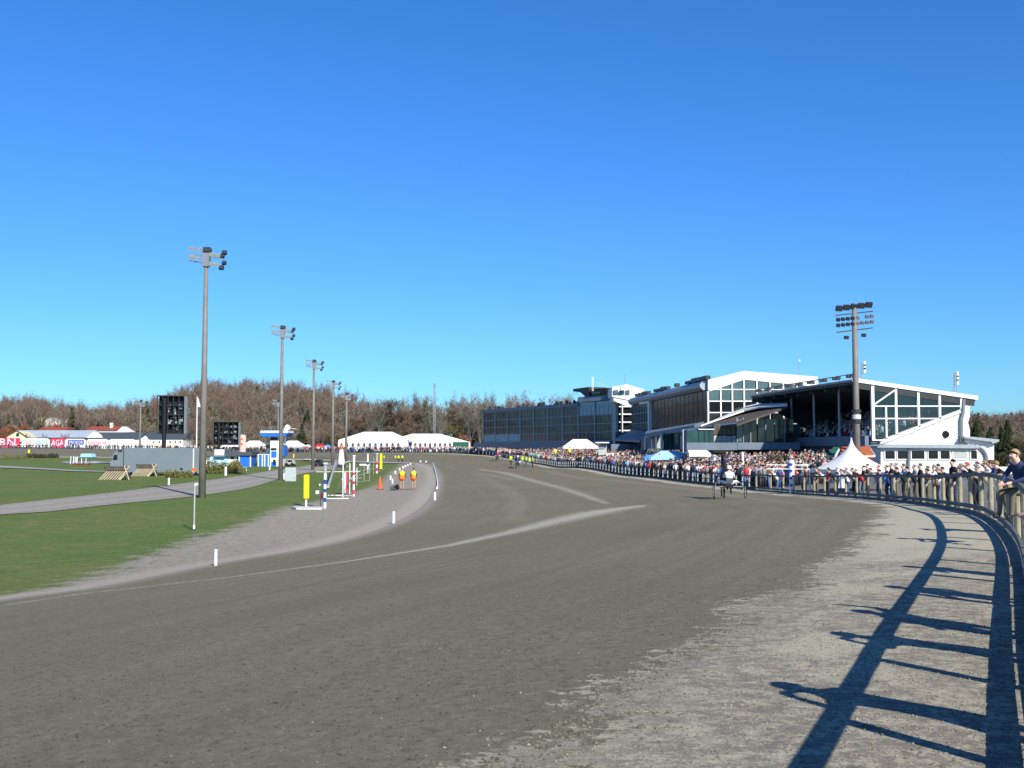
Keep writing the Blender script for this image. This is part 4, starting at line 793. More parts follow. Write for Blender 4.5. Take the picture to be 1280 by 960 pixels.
# ---------------------------------------------------------------- people
def skin_mesh(V, E, R, name, sub=1):
    me = bpy.data.meshes.new(name); me.from_pydata(V, E, []); o = bpy.data.objects.new(name, me); COL.objects.link(o)
    o.modifiers.new('s', 'SKIN'); 
    for i, r in enumerate(R): me.skin_vertices[0].data[i].radius = (r, r) if not hasattr(r, '__len__') else r
    me.skin_vertices[0].data[0].use_root = True
    if sub: m = o.modifiers.new('u', 'SUBSURF'); m.levels = sub; m.render_levels = sub
    bpy.context.view_layer.update(); dg = bpy.context.evaluated_depsgraph_get(); r = bpy.data.meshes.new_from_object(o.evaluated_get(dg)); bpy.data.objects.remove(o); r.name = name
    r.polygons.foreach_set('use_smooth', [True]*len(r.polygons)); return r
def person_mesh(name, J, sub=1, fingers=False):
    """J: joint positions; arms and legs given per side. one continuous surface"""
    V = []; E = []; R = []; K = []
    def add(p, r, par=None, k=0):
        V.append(tuple(p)); R.append(r); i = len(V)-1
        if par is not None: E.append((par, i)); K.append(k)
        return i
    pel = add(J['pelvis'], .135); sp = add(J['spine'], .125, pel, 2); ch = add(J['chest'], .15, sp, 2); nk = add(J['neck'], .05, ch, 0)
    h1 = add(J['jaw'], .066, nk, 0); h2 = add(J['crown'], .088, h1, 0)
    if fingers:
        f = (Vector(J['face'])).normalized(); q = Vector(J['jaw'])*.5+Vector(J['crown'])*.5; add(q+f*.115, .012, h1, 0)
    for s in ('L', 'R'):
        sh = add(J['sh'+s], .068, ch, 2); el = add(J['el'+s], .047, sh, 2); wr = add(J['wr'+s], .032, el, 2); hd = add(J['hd'+s], .036, wr, 0)
        if fingers:
            d = (Vector(J['hd'+s])-Vector(J['wr'+s])).normalized(); a = d.cross(Vector((0, 0, 1))).normalized()
            for i, L in enumerate((.062, .075, .07, .055)):
                o_ = a*((i-1.5)*.02); k1 = add(Vector(J['hd'+s])+o_*1.1+d*.035, .0095, hd, 0); add(Vector(J['hd'+s])+o_*1.3+d*(.035+L*.6)-Vector((0, 0, .02)), .009, k1, 0)
            add(Vector(J['hd'+s])-a*.06+d*.01, .010, hd, 0)
        hp = add(J['hp'+s], .098, pel, 3); kn = add(J['kn'+s], .062, hp, 3); an = add(J['an'+s], .043, kn, 3); add(J['to'+s], .042, an, 4)
    me = skin_mesh(V, E, R, name, sub)
    for m in ('skin', 'skin', 'shirt', 'pants', 'shoes'): me.materials.append(M[m])
    c = np.array([p.center[:] for p in me.polygons]); best = np.full(len(c), 1e9); mi = np.zeros(len(c), int); VV = np.array(V)
    for (a, b), k in zip(E, K):
        t = VV[b]-VV[a]; u = np.clip(((c-VV[a])@t)/max(t@t, 1e-9), 0, 1); d = np.linalg.norm(c-VV[a]-u[:,None]*t, axis=1)-np.array(R[a])*(1-u)-np.array(R[b])*u; m = d < best-1e-6; best[m] = d[m]; mi[m] = k
        if k == 0 and b == nk: mi[m & (u < .45)] = 2
    me.polygons.foreach_set('material_index', mi.tolist()); return me
def pose(kind):
    J = dict(pelvis=(0,0,.94), spine=(0,.01,1.13), chest=(0,.0,1.33), neck=(0,.01,1.49), jaw=(0,.04,1.585), crown=(0,.025,1.68), face=(0,1,0))
    for s, x in (('L', -1), ('R', 1)):
        J.update({'sh'+s: (x*.165,0,1.405), 'el'+s: (x*.23,-.02,1.14), 'wr'+s: (x*.24,.10,.93), 'hd'+s: (x*.235,.14,.86), 'hp'+s: (x*.09,0,.90), 'kn'+s: (x*.10,.03,.49), 'an'+s: (x*.11,-.02,.09), 'to'+s: (x*.13,.13,.04)})
    if kind == 'lean':
        J.update(pelvis=(0,-.28,.92), spine=(0,-.18,1.10), chest=(0,.0,1.27), neck=(0,.10,1.40), jaw=(0,.17,1.48), crown=(0,.17,1.575))
        for s, x in (('L', -1), ('R', 1)): J.update({'sh'+s: (x*.17,.03,1.32), 'el'+s: (x*.25,.14,1.16), 'wr'+s: (x*.10,.36,1.29), 'hd'+s: (x*.03,.40,1.31), 'hp'+s: (x*.09,-.28,.88), 'kn'+s: (x*.12,-.20,.48), 'an'+s: (x*.14,-.32,.09), 'to'+s: (x*.15,-.16,.04)})
    if kind == 'cross':
        for s, x in (('L', -1), ('R', 1)): J.update({'el'+s: (x*.25,.06,1.15), 'wr'+s: (x*.05,.24,1.20), 'hd'+s: (-x*.06,.23,1.24)})
    if kind == 'camera':
        for s, x in (('L', -1), ('R', 1)): J.update({'el'+s: (x*.27,.16,1.28), 'wr'+s: (x*.12,.30,1.52), 'hd'+s: (x*.06,.27,1.60)})
    if kind == 'wave':
        J.update(elR=(.34,.05,1.52), wrR=(.30,.10,1.76), hdR=(.27,.12,1.85))
    if kind == 'sit':
        J.update(pelvis=(0,0,.10), spine=(0,.05,.30), chest=(0,.14,.50), neck=(0,.20,.64), jaw=(0,.26,.73), crown=(0,.26,.82))
        for s, x in (('L', -1), ('R', 1)): J.update({'sh'+s: (x*.17,.14,.56), 'el'+s: (x*.26,.26,.34), 'wr'+s: (x*.12,.46,.26), 'hd'+s: (x*.07,.52,.24), 'hp'+s: (x*.09,.05,.08), 'kn'+s: (x*.14,.46,.10), 'an'+s: (x*.14,.50,-.34), 'to'+s: (x*.15,.66,-.39)})
    if kind == 'step':
        J.update(knL=(-.11,.16,.52), anL=(-.11,.20,.12), toL=(-.12,.34,.05), knR=(.10,-.04,.50), anR=(.10,-.30,.13), toR=(.11,-.18,.05))
    return J
PM = {k: person_mesh('body_'+k, pose(k)) for k in ('stand', 'lean', 'cross', 'camera', 'wave', 'step', 'sit')}
PH = {k: person_mesh('body_near_'+k, pose(k), 1, True) for k in ('lean', 'sit', 'stand', 'cross', 'wave')}
def cap_mesh(kind, m='hair'):
    J = pose(kind); c = Vector(J['crown'])+Vector((0, -.012, 0)); mb = MB(); rings = []
    for i in range(5):
        b = len(mb.v)
        for k in range(10):
            t = 2*math.pi*k/10; fr_ = (.5+.5*math.sin(t))**1.5; a = math.pi/2*(i/4.0)*(1.22-.62*fr_); zz = math.cos(a); r = math.sin(a); mb.v.append((c.x+.092*r*math.cos(t), c.y-.008+.100*r*math.sin(t), c.z+.090*zz-.012))
        rings.append(b)
    for a, b in zip(rings[:-1], rings[1:]):
        for k in range(10): mb.f.append((a+k, a+(k+1)%10, b+(k+1)%10, b+k)); mb.m.append(0)
    o = mb.build('hair', m, None, smooth=True, link=False); return o.data
HM = {k: cap_mesh(k) for k in PM}; HC = {k: cap_mesh(k, 'shirt') for k in PM}
SH = {'black': (.02,.02,.025), 'navy': (.03,.05,.12), 'white': (.75,.75,.75), 'grey': (.25,.26,.27), 'red': (.5,.04,.05), 'light blue': (.25,.42,.65), 'beige': (.55,.45,.32), 'green': (.06,.35,.15), 'pink': (.75,.28,.42), 'brown': (.16,.09,.05), 'blue': (.05,.14,.45), 'pale pink': (.72,.5,.48), 'yellow': (.8,.65,.1)}
def person(loc, face, kind, colr, label, group=None, h=1.75, hi=False, hat=None, ztop=0):
    fair = label and label.startswith('fair haired')
    o = bpy.data.objects.new('person', (PH if hi and kind in PH else PM)[kind]); COL.objects.link(o); o.location = loc; o.rotation_euler.z = face; s = h/1.75; o.scale = (s*random.uniform(.95, 1.08), s, s)
    o.color = (*SH[colr], 1) if isinstance(colr, str) else (*colr, 1); tag(o, label, 'person', group)
    hh = bpy.data.objects.new('hair' if not hat else 'cap', HC[kind] if hat else HM[kind]); COL.objects.link(hh); hh.parent = o
    if hat: hh.color = (*SH[hat], 1)
    if hi:
        J = pose(kind); c = (Vector(J['jaw'])+Vector(J['crown']))*.5; ey = MB()
        for sx in (-1, 1): ey.tube([c+Vector((sx*.030, .065, .012)), c+Vector((sx*.030, .084, .012))], .011, 6)
        eo = ey.build('eyes', 'black', None); eo.parent = o; mo = MB().box(c.x-.025, c.x+.025, c.y+.06, c.y+.078, c.z-.052, c.z-.044).build('mouth', 'red_hut', None); mo.parent = o
        ea = MB()
        for sx in (-1, 1): ea.tube([c+Vector((sx*.086, .0, -.02)), c+Vector((sx*.098, -.01, .012)), c+Vector((sx*.09, -.008, .03))], [.012, .018, .01], 6)
        eo = ea.build('ears', 'skin', None); eo.parent = o
    if fair: hh.data = HC[kind]; hh.color = (.36, .25, .13, 1)
    return o
def facing(px, d): return 0
def at_fence(px, off=.42):
    """point on the line just outside the fence that is seen in column px"""
    best = None
    for k in range(12*5, 12*18):
        a = OC[k]; q = 640+F*a[0]/a[1] if a[1] > 1 else 1e9
    w = np.linspace(WO[12*5], WO[12*18], 3000); p = resample(OC, w=w); q = 640+F*p[:,0]/p[:,1]
    # far branch: the arc length with the largest depth for that column
    near_ = np.abs(q-px) < .6
    cand = w[near_]
    return cand
wq = np.linspace(WO[12*5], WO[12*18], 6000); pq = resample(OC, w=wq)
pq2 = resample(OC, w=np.linspace(WO[24], WO[12*10], 3000))
def fence_pt(px, off=.42):
    t = np.gradient(pq, axis=0); t /= np.hypot(t[:,0], t[:,1])[:,None]; q = pq+np.stack([t[:,1], -t[:,0]], 1)*off; c = 640+F*q[:,0]/q[:,1]
    k = int(np.argmin(np.abs(c-px)+(q[:,1] > 300)*99)); a = math.atan2(t[k,1], t[k,0]); return Vector((q[k,0], q[k,1], G(*q[k]))), a
FENCE_P = [ # px, pose, colour, height, hat, label, offset
 (1279,'sit','navy',1.75,None,'fair haired man in dark jacket seated on the near fence rail, far right',.10),
 (1236,'lean','white',1.7,None,'person in white top bending low over the near fence',.5),
 (1226,'lean','beige',1.6,None,'person in cream top beside the one bending in white',.7),
 (1213,'lean','black',1.72,'red','person in red cap and black top leaning on the near fence',.45),
 (1190,'stand','black',1.84,None,'tall dark haired man in black jacket and jeans looking left by the fence',.55),
 (1175,'lean','black',1.66,None,'person in black jacket with white stripe leaning on the fence',.45),
 (1166,'camera','white',1.68,None,'person in white with both arms raised at the fence',.6),
 (1158,'stand','grey',1.62,None,'shorter person in grey between raised arms and the black jacket',.6),
 (1149,'cross','black',1.74,None,'dark haired man in black jacket standing side on before the lodge windows',.5),
 (1136,'lean','black',1.72,'black','man in black cap and black jacket leaning below the lodge drainpipe',.42),
 (1128,'stand','light blue',1.74,None,'person in pale top and blue jeans behind the fence by the drainpipe',.7),
 (1119,'stand','navy',1.80,None,'tall person in dark coat behind the red faced man',1.0),
 (1113,'cross','black',1.80,None,'red faced man in black with folded arms at left end of the lodge',.5),
 (1101,'lean','blue',1.6,None,'blond child in bright blue trousers bending at the fence right of the tent',.45),
 (1097,'stand','red',1.72,'red','person in dark red top at the right edge of the pagoda tent',.9),
 (1083,'stand','brown',1.82,'brown','man in brown cap and olive jacket with beige trousers before the tent',.6),
 (1078,'stand','black',1.74,None,'black jacketed person behind the brown capped man',1.0),
 (1067,'lean','black',1.74,None,'black clad man resting white sleeves on the fence in front of the tent',.42),
 (1060,'lean','grey',1.76,None,'bald man leaning on the fence beneath the tent peak',.45),
 (1053,'lean','white',1.7,None,'fair man in white shirt leaning beside the tent panel',.42),
 (1038,'lean','black',1.74,None,'person in black jacket before the left slope of the pagoda tent',.45),
 (1034,'stand','red',1.72,None,'red topped person left of the pagoda tent',.9),
 (1026,'lean','white',1.72,None,'person in white shirt leaning just left of the tent',.42),
 (1020,'stand','brown',1.75,None,'brown jacket spectator two places left of the tent',.6),
 (1006,'stand','brown',1.78,None,'brown coated spectator between the striped post and the tent',.5),
 (977,'stand','pink',1.7,None,'spectator in magenta pink top left of the white and blue post',.6),
 (966,'lean','white',1.72,None,'spectator in white leaning left of the one in pink',.42),
 (998,'lean','navy',1.7,None,'navy clad spectator right of the white and blue post',.42),
 (1045,'stand','navy',1.7,None,'navy topped spectator behind the ones leaning before the tent panel',1.1),(1072,'lean','red',1.68,None,'red faced spectator in red leaning right of the tent panel',.6),
 (1090,'lean','grey',1.7,None,'grey topped spectator between brown capped man and the red top',.5),(1107,'stand','navy',1.7,None,'navy clad adult directly behind the blue trousered child',1.0),
 (1123,'lean','black',1.7,None,'black clad spectator bowed over the rail left of the drainpipe',.4),(1142,'stand','grey',1.7,None,'grey topped spectator between the two black jackets by the lodge',1.0),
 (1162,'lean','brown',1.6,None,'small spectator in brown peering over the rail by the raised arms',.4),(1171,'stand','white',1.7,None,'white shirted spectator behind the white striped jacket',1.0),
 (1181,'lean','navy',1.66,None,'navy clad spectator between striped jacket and the tall man',.4),(1199,'stand','blue',1.66,None,'spectator in bright blue right of the tall dark haired man',.9),
 (1206,'lean','black',1.7,None,'black clad spectator left of the red cap',.45),(1220,'stand','green',1.7,None,'green topped spectator just behind the cream top',1.1),
 (1243,'lean','navy',1.7,None,'navy clad spectator leaning right of the one bending in white',.5),(1250,'lean','black',1.66,None,'black clad spectator hunched beside the seated fair haired man',.5)]
for px, ps, cl_n, hgt, hat, lab, off in FENCE_P:
    p, a = fence_pt(px, off)
    face = a+math.pi/2-math.pi/2
    rot = a      # local +Y faces the track: rotate so that +Y = left of travel
    if ps == 'sit': p.z += .98; rot = a+.75
    if ps == 'stand' and px in (1190, 1149): rot = a+.4
    person(p, rot, ps, cl_n, lab, 'spectators at the timber fence', hgt, True, hat)
# spectators outside the right edge of the picture whose shadows fall across the sand
sxy = Vector((sd.x, sd.y))/sd.z
for (px, py), ps, cl_n, lab in (((967,863),'lean','navy','broad spectator in navy leaning over the nearest stretch of fence'),((1062,800),'lean','grey','grey clad spectator leaning over the fence just outside the picture'),((1072,768),'wave','black','black clad spectator raising an arm beside the nearest fence posts'),((1120,738),'stand','beige','spectator in beige standing on the fence board beyond the raised arm'),((1152,713),'cross','brown','spectator in brown with folded arms on the fence board'),((1152,664),'lean','blue','spectator in blue leaning over the fence where it leaves the picture')):
    tip = gp(px, py); bestq = None
    for H_ in np.arange(1.5, 2.9, .02):
        q = Vector((tip.x, tip.y))+sxy*H_; dd__ = float(signed(np.array([[q.x, q.y]]), OC)[0][0]); v_ = abs(dd__-(.0 if ps == 'lean' else .3))
        if bestq is None or v_ < bestq[0]: bestq = (v_, q, H_)
    _, q, H_ = bestq; j = int(np.argmin(np.hypot(pq2[:,0]-q.x, pq2[:,1]-q.y))); tn_ = pq2[min(j+1, len(pq2)-1)]-pq2[j]; a_ = math.atan2(tn_[1], tn_[0])
    top = {'lean': 1.66, 'stand': 1.77, 'cross': 1.77, 'wave': 1.77}[ps]; nrm = Vector((tn_[1], -tn_[0])).normalized()*(.2 if ps == 'lean' else 0)
    person((q.x+nrm.x, q.y+nrm.y, tip.z*.0+G(q.x, q.y)+min(max(H_-top, 0), .6)), a_, ps, cl_n, lab, 'spectators at the timber fence', 1.75, True).scale.x = 1.3
# crowd between the barrier and the buildings
outl = [tuple(opt(x, .5)[0][:2]) for x in np.linspace(WN-21, WO[12*18.0.__int__()]+4, 60)]
back = [(-5,233),(6,213),(17,190),(18.3,176),(20.3,158),(21.5,140),(21.8,122),(22.4,111),(25.5,106),(27.0,100),(29.3,94),(29.6,88),(28.5,84),(25,74),(21.5,66),(19.8,60)]
poly_ = np.array(outl+back)
def inpoly(p, poly):
    x, y = p[:,0], p[:,1]; r = np.zeros(len(p), bool); j = len(poly)-1
    for i in range(len(poly)):
        xi, yi = poly[i]; xj, yj = poly[j]; c = ((yi > y) != (yj > y)) & (x < (xj-xi)*(y-yi)/(yj-yi+1e-12)+xi); r ^= c; j = i
    return r
st = .72; gxx, gyy = np.meshgrid(np.arange(-12, 34, st), np.arange(55, 238, st)); cp = np.stack([gxx.ravel(), gyy.ravel()], 1); cp += np.random.uniform(-.27, .27, cp.shape); cp = cp[inpoly(cp, poly_)]
# thin out far from the fence, leave the pagoda tent and the kiosks free
dO = signed(cp, OC)[0]
keep = np.random.rand(len(cp)) < np.clip(1.1-dO*.035, .35, 1)
for ox, oy, rr in ((22.8, 70, 2.9),): keep &= np.hypot(cp[:,0]-ox, cp[:,1]-oy) > rr
keep &= ~((cp[:,1] < 66) & (dO > 2.2))
cp = cp[keep]; dO = dO[keep]; vis = 1/cp[:,1]+.012*(dO < .9); order = np.argsort(-vis)
SK = [(.70,.43,.35),(.64,.40,.32),(.78,.53,.44)]
cols = ['black','navy','white','grey','red','light blue','beige','pale pink','brown','blue','green','pink']; wts = np.array([.17,.11,.17,.12,.08,.08,.08,.11,.05,.03,.01,.01]); wts = wts/wts.sum()
def zone(x, y):
    q = 640+F*x/y
    return 'below the glass grandstand' if q < 768 else 'below the gabled stand' if q < 860 else 'below the pavilion' if q < 930 else 'below the covered stand' if q < 1020 else 'near the pagoda tent'
order_i = order[:262]; order_s = order[262:]
tt = np.gradient(pq, axis=0)
LAB = []
for i in order_i:
    x, y = cp[i]; cn = str(np.random.choice(cols, p=wts)); k = random.choice(['stand','stand','cross','lean' if dO[i] < .8 else 'stand','camera','wave' if random.random() < .15 else 'stand'])
    j = int(np.argmin(np.hypot(pq[:,0]-x, pq[:,1]-y))); a = math.atan2(tt[j,1], tt[j,0])+random.uniform(-.2, .7)
    z = G(x, y)+max(0, (dO[i]-3)*.05)
o_ = person((x, y, z), a, k, cn, 'spectator', None, random.uniform(1.55, 1.86)); LAB.append((o_, cn, k, x, y, dO[i]))
PW = {'stand': 'standing', 'cross': 'with folded arms', 'lean': 'leaning on the rail', 'camera': 'holding up a camera', 'wave': 'waving one arm'}
ORD = ['leftmost', 'second from left', 'third from left', 'fourth from left', 'fifth from left', 'sixth from left', 'seventh from left', 'eighth from left', 'ninth from left', 'tenth from left', 'eleventh from left', 'twelfth from left']
dd_ = {}
for r in LAB: dd_.setdefault((r[1], r[2], zone(r[3], r[4]), r[5] < 1.2), []).append(r)
for (cn, k, zn, fr_), L_ in dd_.items():
    L_.sort(key=lambda r: r[3]/r[4])
    for n_, r in enumerate(L_):
        w_ = '' if len(L_) == 1 else ', '+(ORD[n_] if n_ < 12 else 'rightmost' if n_ == len(L_)-1 else 'number %d from left' % (n_+1))
        tag(r[0], f"{cn} topped spectator {PW[k]} {'at the barrier' if fr_ else 'behind the front row'} {zn}{w_}", None, 'spectators in the front of the crowd')
# low detail figures for the mass of the crowd, one object
def lowfig(seated=False):
    mb = MB(); lo = .0 if not seated else .0
    def tb_(pts, rs, n, m): mb.tube(pts, rs, n, m, cap=True)
    if not seated:
        for s in (-1, 1): tb_([(s*.09,0,0),(s*.09,0,.85)], [.06,.10], 4, 3)
        tb_([(0,0,.82),(0,0,1.15),(0,0,1.42),(0,0,1.47)], [.15,.15,.20,.07], 6, 2)
        for s in (-1, 1): tb_([(s*.21,0,1.40),(s*.25,.05,1.12),(s*.15,.22,1.05)], [.06,.05,.04], 4, 2)
        zh = 1.62
    else:
        for s in (-1, 1): tb_([(s*.09,.05,.45),(s*.10,.45,.48),(s*.1,.47,.05)], [.09,.07,.05], 4, 3)
        tb_([(0,0,.42),(0,.02,.75),(0,.05,.95),(0,.06,1.0)], [.15,.15,.2,.07], 6, 2)
        for s in (-1, 1): tb_([(s*.21,.03,.92),(s*.24,.15,.70),(s*.12,.3,.6)], [.06,.05,.04], 4, 2)
        zh = 1.15
    tb_([(0,.03,zh-.13),(0,.05,zh-.06),(0,.04,zh+.03),(0,.02,zh+.10)], [.05,.085,.09,.04], 6, 0)
    tb_([(0,-.01,zh+.02),(0,-.005,zh+.09),(0,0,zh+.125)], [.10,.085,.03], 6, 1)
    me = mb.build('x', 'crowd', None, link=False).data; me.calc_loop_triangles(); V = np.array([v.co[:] for v in me.vertices]); Tn = np.array([t.vertices[:] for t in me.loop_triangles])
    reg = np.zeros(len(V), int)
    for f, m in zip(mb.f, mb.m):
        for q in f: reg[q] = m
    return V, Tn, reg
LF, LS = lowfig(), lowfig(True)
def crowd_obj(name, pts, faces_, label, fig, group=None, bright=1., hmin=.9, hmax=1.06, rowcol=None):
    V, Tn, reg = fig; n = len(pts); nv = len(V); rz = faces_; c, s = np.cos(rz), np.sin(rz); h = np.random.uniform(hmin, hmax, n)
    X = (V[None,:,0]*c[:,None]-V[None,:,1]*s[:,None])*h[:,None]+pts[:,0,None]; Y = (V[None,:,0]*s[:,None]+V[None,:,1]*c[:,None])*h[:,None]+pts[:,1,None]; Zz = V[None,:,2]*h[:,None]+pts[:,2,None]
    VV = np.stack([X, Y, Zz], -1).reshape(-1, 3); TT = (Tn[None]+np.arange(n)[:,None,None]*nv).reshape(-1, 3)
    me = bpy.data.meshes.new(name); me.vertices.add(len(VV)); me.vertices.foreach_set('co', VV.ravel()); me.loops.add(TT.size); me.loops.foreach_set('vertex_index', TT.ravel().astype(np.int32)); me.polygons.add(len(TT)); me.polygons.foreach_set('loop_start', np.arange(0, TT.size, 3, dtype=np.int32)); me.update(calc_edges=True); me.validate()
    ci = np.random.choice(len(cols), n, p=wts); shirt = np.array([SH[k] for k in cols])[ci]; hair = np.array([(.02,.015,.01),(.1,.06,.03),(.28,.2,.1),(.05,.035,.02),(.45,.42,.40),(.6,.6,.6)])[np.random.choice(6, n, p=[.28,.25,.17,.15,.08,.07])]
    skn = np.array(SK)[np.random.randint(0, 3, n)]; pan = np.array([(.02,.02,.03),(.05,.09,.18),(.10,.17,.30),(.03,.04,.07),(.2,.17,.12)])[np.random.randint(0, 5, n)]
    pal = np.stack([skn, hair, shirt, pan], 1)      # n,4,3
    C = pal[:, reg, :].reshape(-1, 3)*bright; C = np.column_stack([C, np.ones(len(C))])
    a = me.color_attributes.new('Col', 'FLOAT_COLOR', 'POINT'); a.data.foreach_set('color', C.ravel().astype(np.float32)); me.materials.append(M['crowd'])
    o = bpy.data.objects.new(name, me); COL.objects.link(o); return tag(o, label, 'crowd', kind='stuff')
q = cp[order_s]; zz = T(q[:,0], q[:,1])+np.maximum(0, (dO[order_s]-3)*.05)
f0 = np.random.uniform(-.3, .9, len(q))
crowd_obj('crowd', np.column_stack([q, zz]), f0, 'dense crowd of spectators filling the ground between barrier and grandstands', LF)
# crowd behind the barrier round the far turn and down the back straight
ws = []; 
for w_ in np.arange(WO[12*17]+2, WO[12*24]+20, .52):
    r = random.random(); k = 3 if w_ < WO[12*21] else 2
    for row in range(k):
        if random.random() < (.85 if w_ < WO[12*22] else .42): ws.append((w_+random.uniform(-.2, .2), .5+row*.75+random.uniform(-.15, .15)))
A_w = np.array(ws); p0 = resample(OC, w=A_w[:,0]); p1 = resample(OC, w=A_w[:,0]+.3); tt_ = p1-p0; tt_ /= np.hypot(tt_[:,0], tt_[:,1])[:,None]+1e-9; q = p0+np.stack([tt_[:,1], -tt_[:,0]], 1)*A_w[:,1:2]
crowd_obj('far_crowd', np.column_stack([q, T(q[:,0], q[:,1])]), np.arctan2(tt_[:,1], tt_[:,0])+np.random.uniform(-.3, .3, len(q)), 'thin crowd of spectators standing behind the barrier round the far turn', LF)
# seated spectators inside the covered stand
ss = []
for xa, xb, z in seatrow[:10]:
    y = 96.2
    while y < 120:
        if random.random() < (.72 if y < 112 else .4): ss.append((xa+.35+vx*(y-95.6)/29, y, z))
        y += .58
crowd_obj('seated_crowd', np.array(ss), np.full(len(ss), math.pi/2)+np.random.uniform(-.3, .3, len(ss)), 'spectators sitting on the shaded terraces of the covered stand', LS)
# ---------------------------------------------------------------- two men in yellow and orange vests on the shoulder
def vestman(px, yb, label, h=1.8, rz=0., long=False):
    c = gp(px, yb, .03); o = bpy.data.objects.new('person', person_mesh('vest_body', pose('stand'), 1, False)); COL.objects.link(o); o.location = c; o.rotation_euler.z = rz; o.scale = (h/1.75,)*3; tag(o, label, 'person', 'officials in bright vests')
    o.color = (.02,.02,.025,1); me = o.data; me.materials[3] = M['tan']
    hh = bpy.data.objects.new('hair', HM['stand']); COL.objects.link(hh); hh.parent = o
    v = MB().tube([(0,.005,1.12),(0,.005,1.28),(0,0,1.42),(0,0,1.475)], [.215,.215,.225,.12], 12); v.v = [(x*1.0, y*.78, z) for x, y, z in v.v]
    v.build('vest', 'vest_yellow', o, smooth=True); w_ = MB().tube([(0,.005,.80),(0,.005,1.12)], [.23,.217], 12); w_.v = [(x, y*.8, z) for x, y, z in w_.v]; w_.build('vest_hem', 'vest_orange', o, smooth=True); return o
vestman(502.5, 613, 'left one of two men in yellow and orange vests walking away along the inner shoulder', 1.84)
vestman(517, 612.6, 'right one of two men in yellow and orange vests walking away along the inner shoulder', 1.82, -.1)
# small group of stewards in yellow by the far sulky and on the infield
for i, (px, yb, lab) in enumerate(((638.5,582,'yellow vested steward standing left of the far sulky by the barrier'),(645,581.5,'yellow vested steward directly behind the far sulky'),(653,583,'first yellow vested steward right of the far sulky'),(657.5,583.5,'second yellow vested steward right of the far sulky'),(662,584.5,'third yellow vested steward right of the far sulky'),(665.5,585,'rightmost yellow vested steward at the barrier'),(480,578.5,'steward in green yellow jacket by the thin yellow post'),(494,578.6,'left crouching steward at the end of the infield grass'),(498,578.6,'middle steward at the end of the infield grass'),(503,578.6,'right steward at the end of the infield grass'))):
    c = gp(px, yb, .05); o = bpy.data.objects.new('person', PM['cross' if i % 2 else 'stand']); COL.objects.link(o); o.location = c; o.rotation_euler.z = random.uniform(-2, 2); o.scale = (1.02,)*3 if i < 6 else (.95,.95,.85); o.color = (.62,.8,.03,1); tag(o, lab, 'person', 'stewards in yellow')
    hh = bpy.data.objects.new('hair', HM['stand']); COL.objects.link(hh); hh.parent = o
for px, lab in ((694,'person in yellow top inside the crowd below the pop-up tent'),(712,'second person in yellow top inside the crowd, under the pop-up tent edge')):
    c = gd(px, 158); c.z += 1.35; person(c, .3, 'stand', 'yellow', lab, None, 1.8)
# ---------------------------------------------------------------- horses and sulkies
def horse_body():
    V = []; E = []; R = []
    def a(p, r, par=None):
        V.append(p); R.append(r); i = len(V)-1
        if par is not None: E.append((par, i))
        return i
    rump = a((0,.35,1.28), .27); bk = a((0,.9,1.24), .28, rump); chs = a((0,1.45,1.26), .27, bk); n1 = a((0,1.8,1.48), .17, chs); n2 = a((0,2.08,1.80), .12, n1); pl = a((0,2.25,2.05), .095, n2); hd = a((0,2.48,1.90), .085, pl); a((0,2.68,1.68), .06, hd)
    a((.07,2.22,2.18), .03, pl); a((-.07,2.22,2.18), .03, pl)
    for s, ph in ((-1, 0), (1, 1)):
        t = a((s*.16,.25,1.02), .16, rump); st_ = a((s*.18,.38,.82), .10, t)
        if ph == 0: h_ = a((s*.17,.06,.50), .06, st_); f = a((s*.17,.10,.13), .042, h_); a((s*.17,.17,.04), .055, f)
        else: h_ = a((s*.17,.45,.55), .06, st_); f = a((s*.17,.22,.32), .042, h_); a((s*.17,.10,.24), .055, f)
        sh = a((s*.15,1.5,1.0), .12, chs); k = a((s*.15,1.55+.12*ph,.62), .06, sh)
        if ph: f = a((s*.15,1.85,.50), .04, k); a((s*.15,1.92,.40), .05, f)
        else: f = a((s*.15,1.5,.13), .04, k); a((s*.15,1.56,.04), .055, f)
    me = skin_mesh(V, E, R, 'horse_body'); me.materials.append(M['horse_hide']); return me
HB = horse_body()
SC_ = 1.26
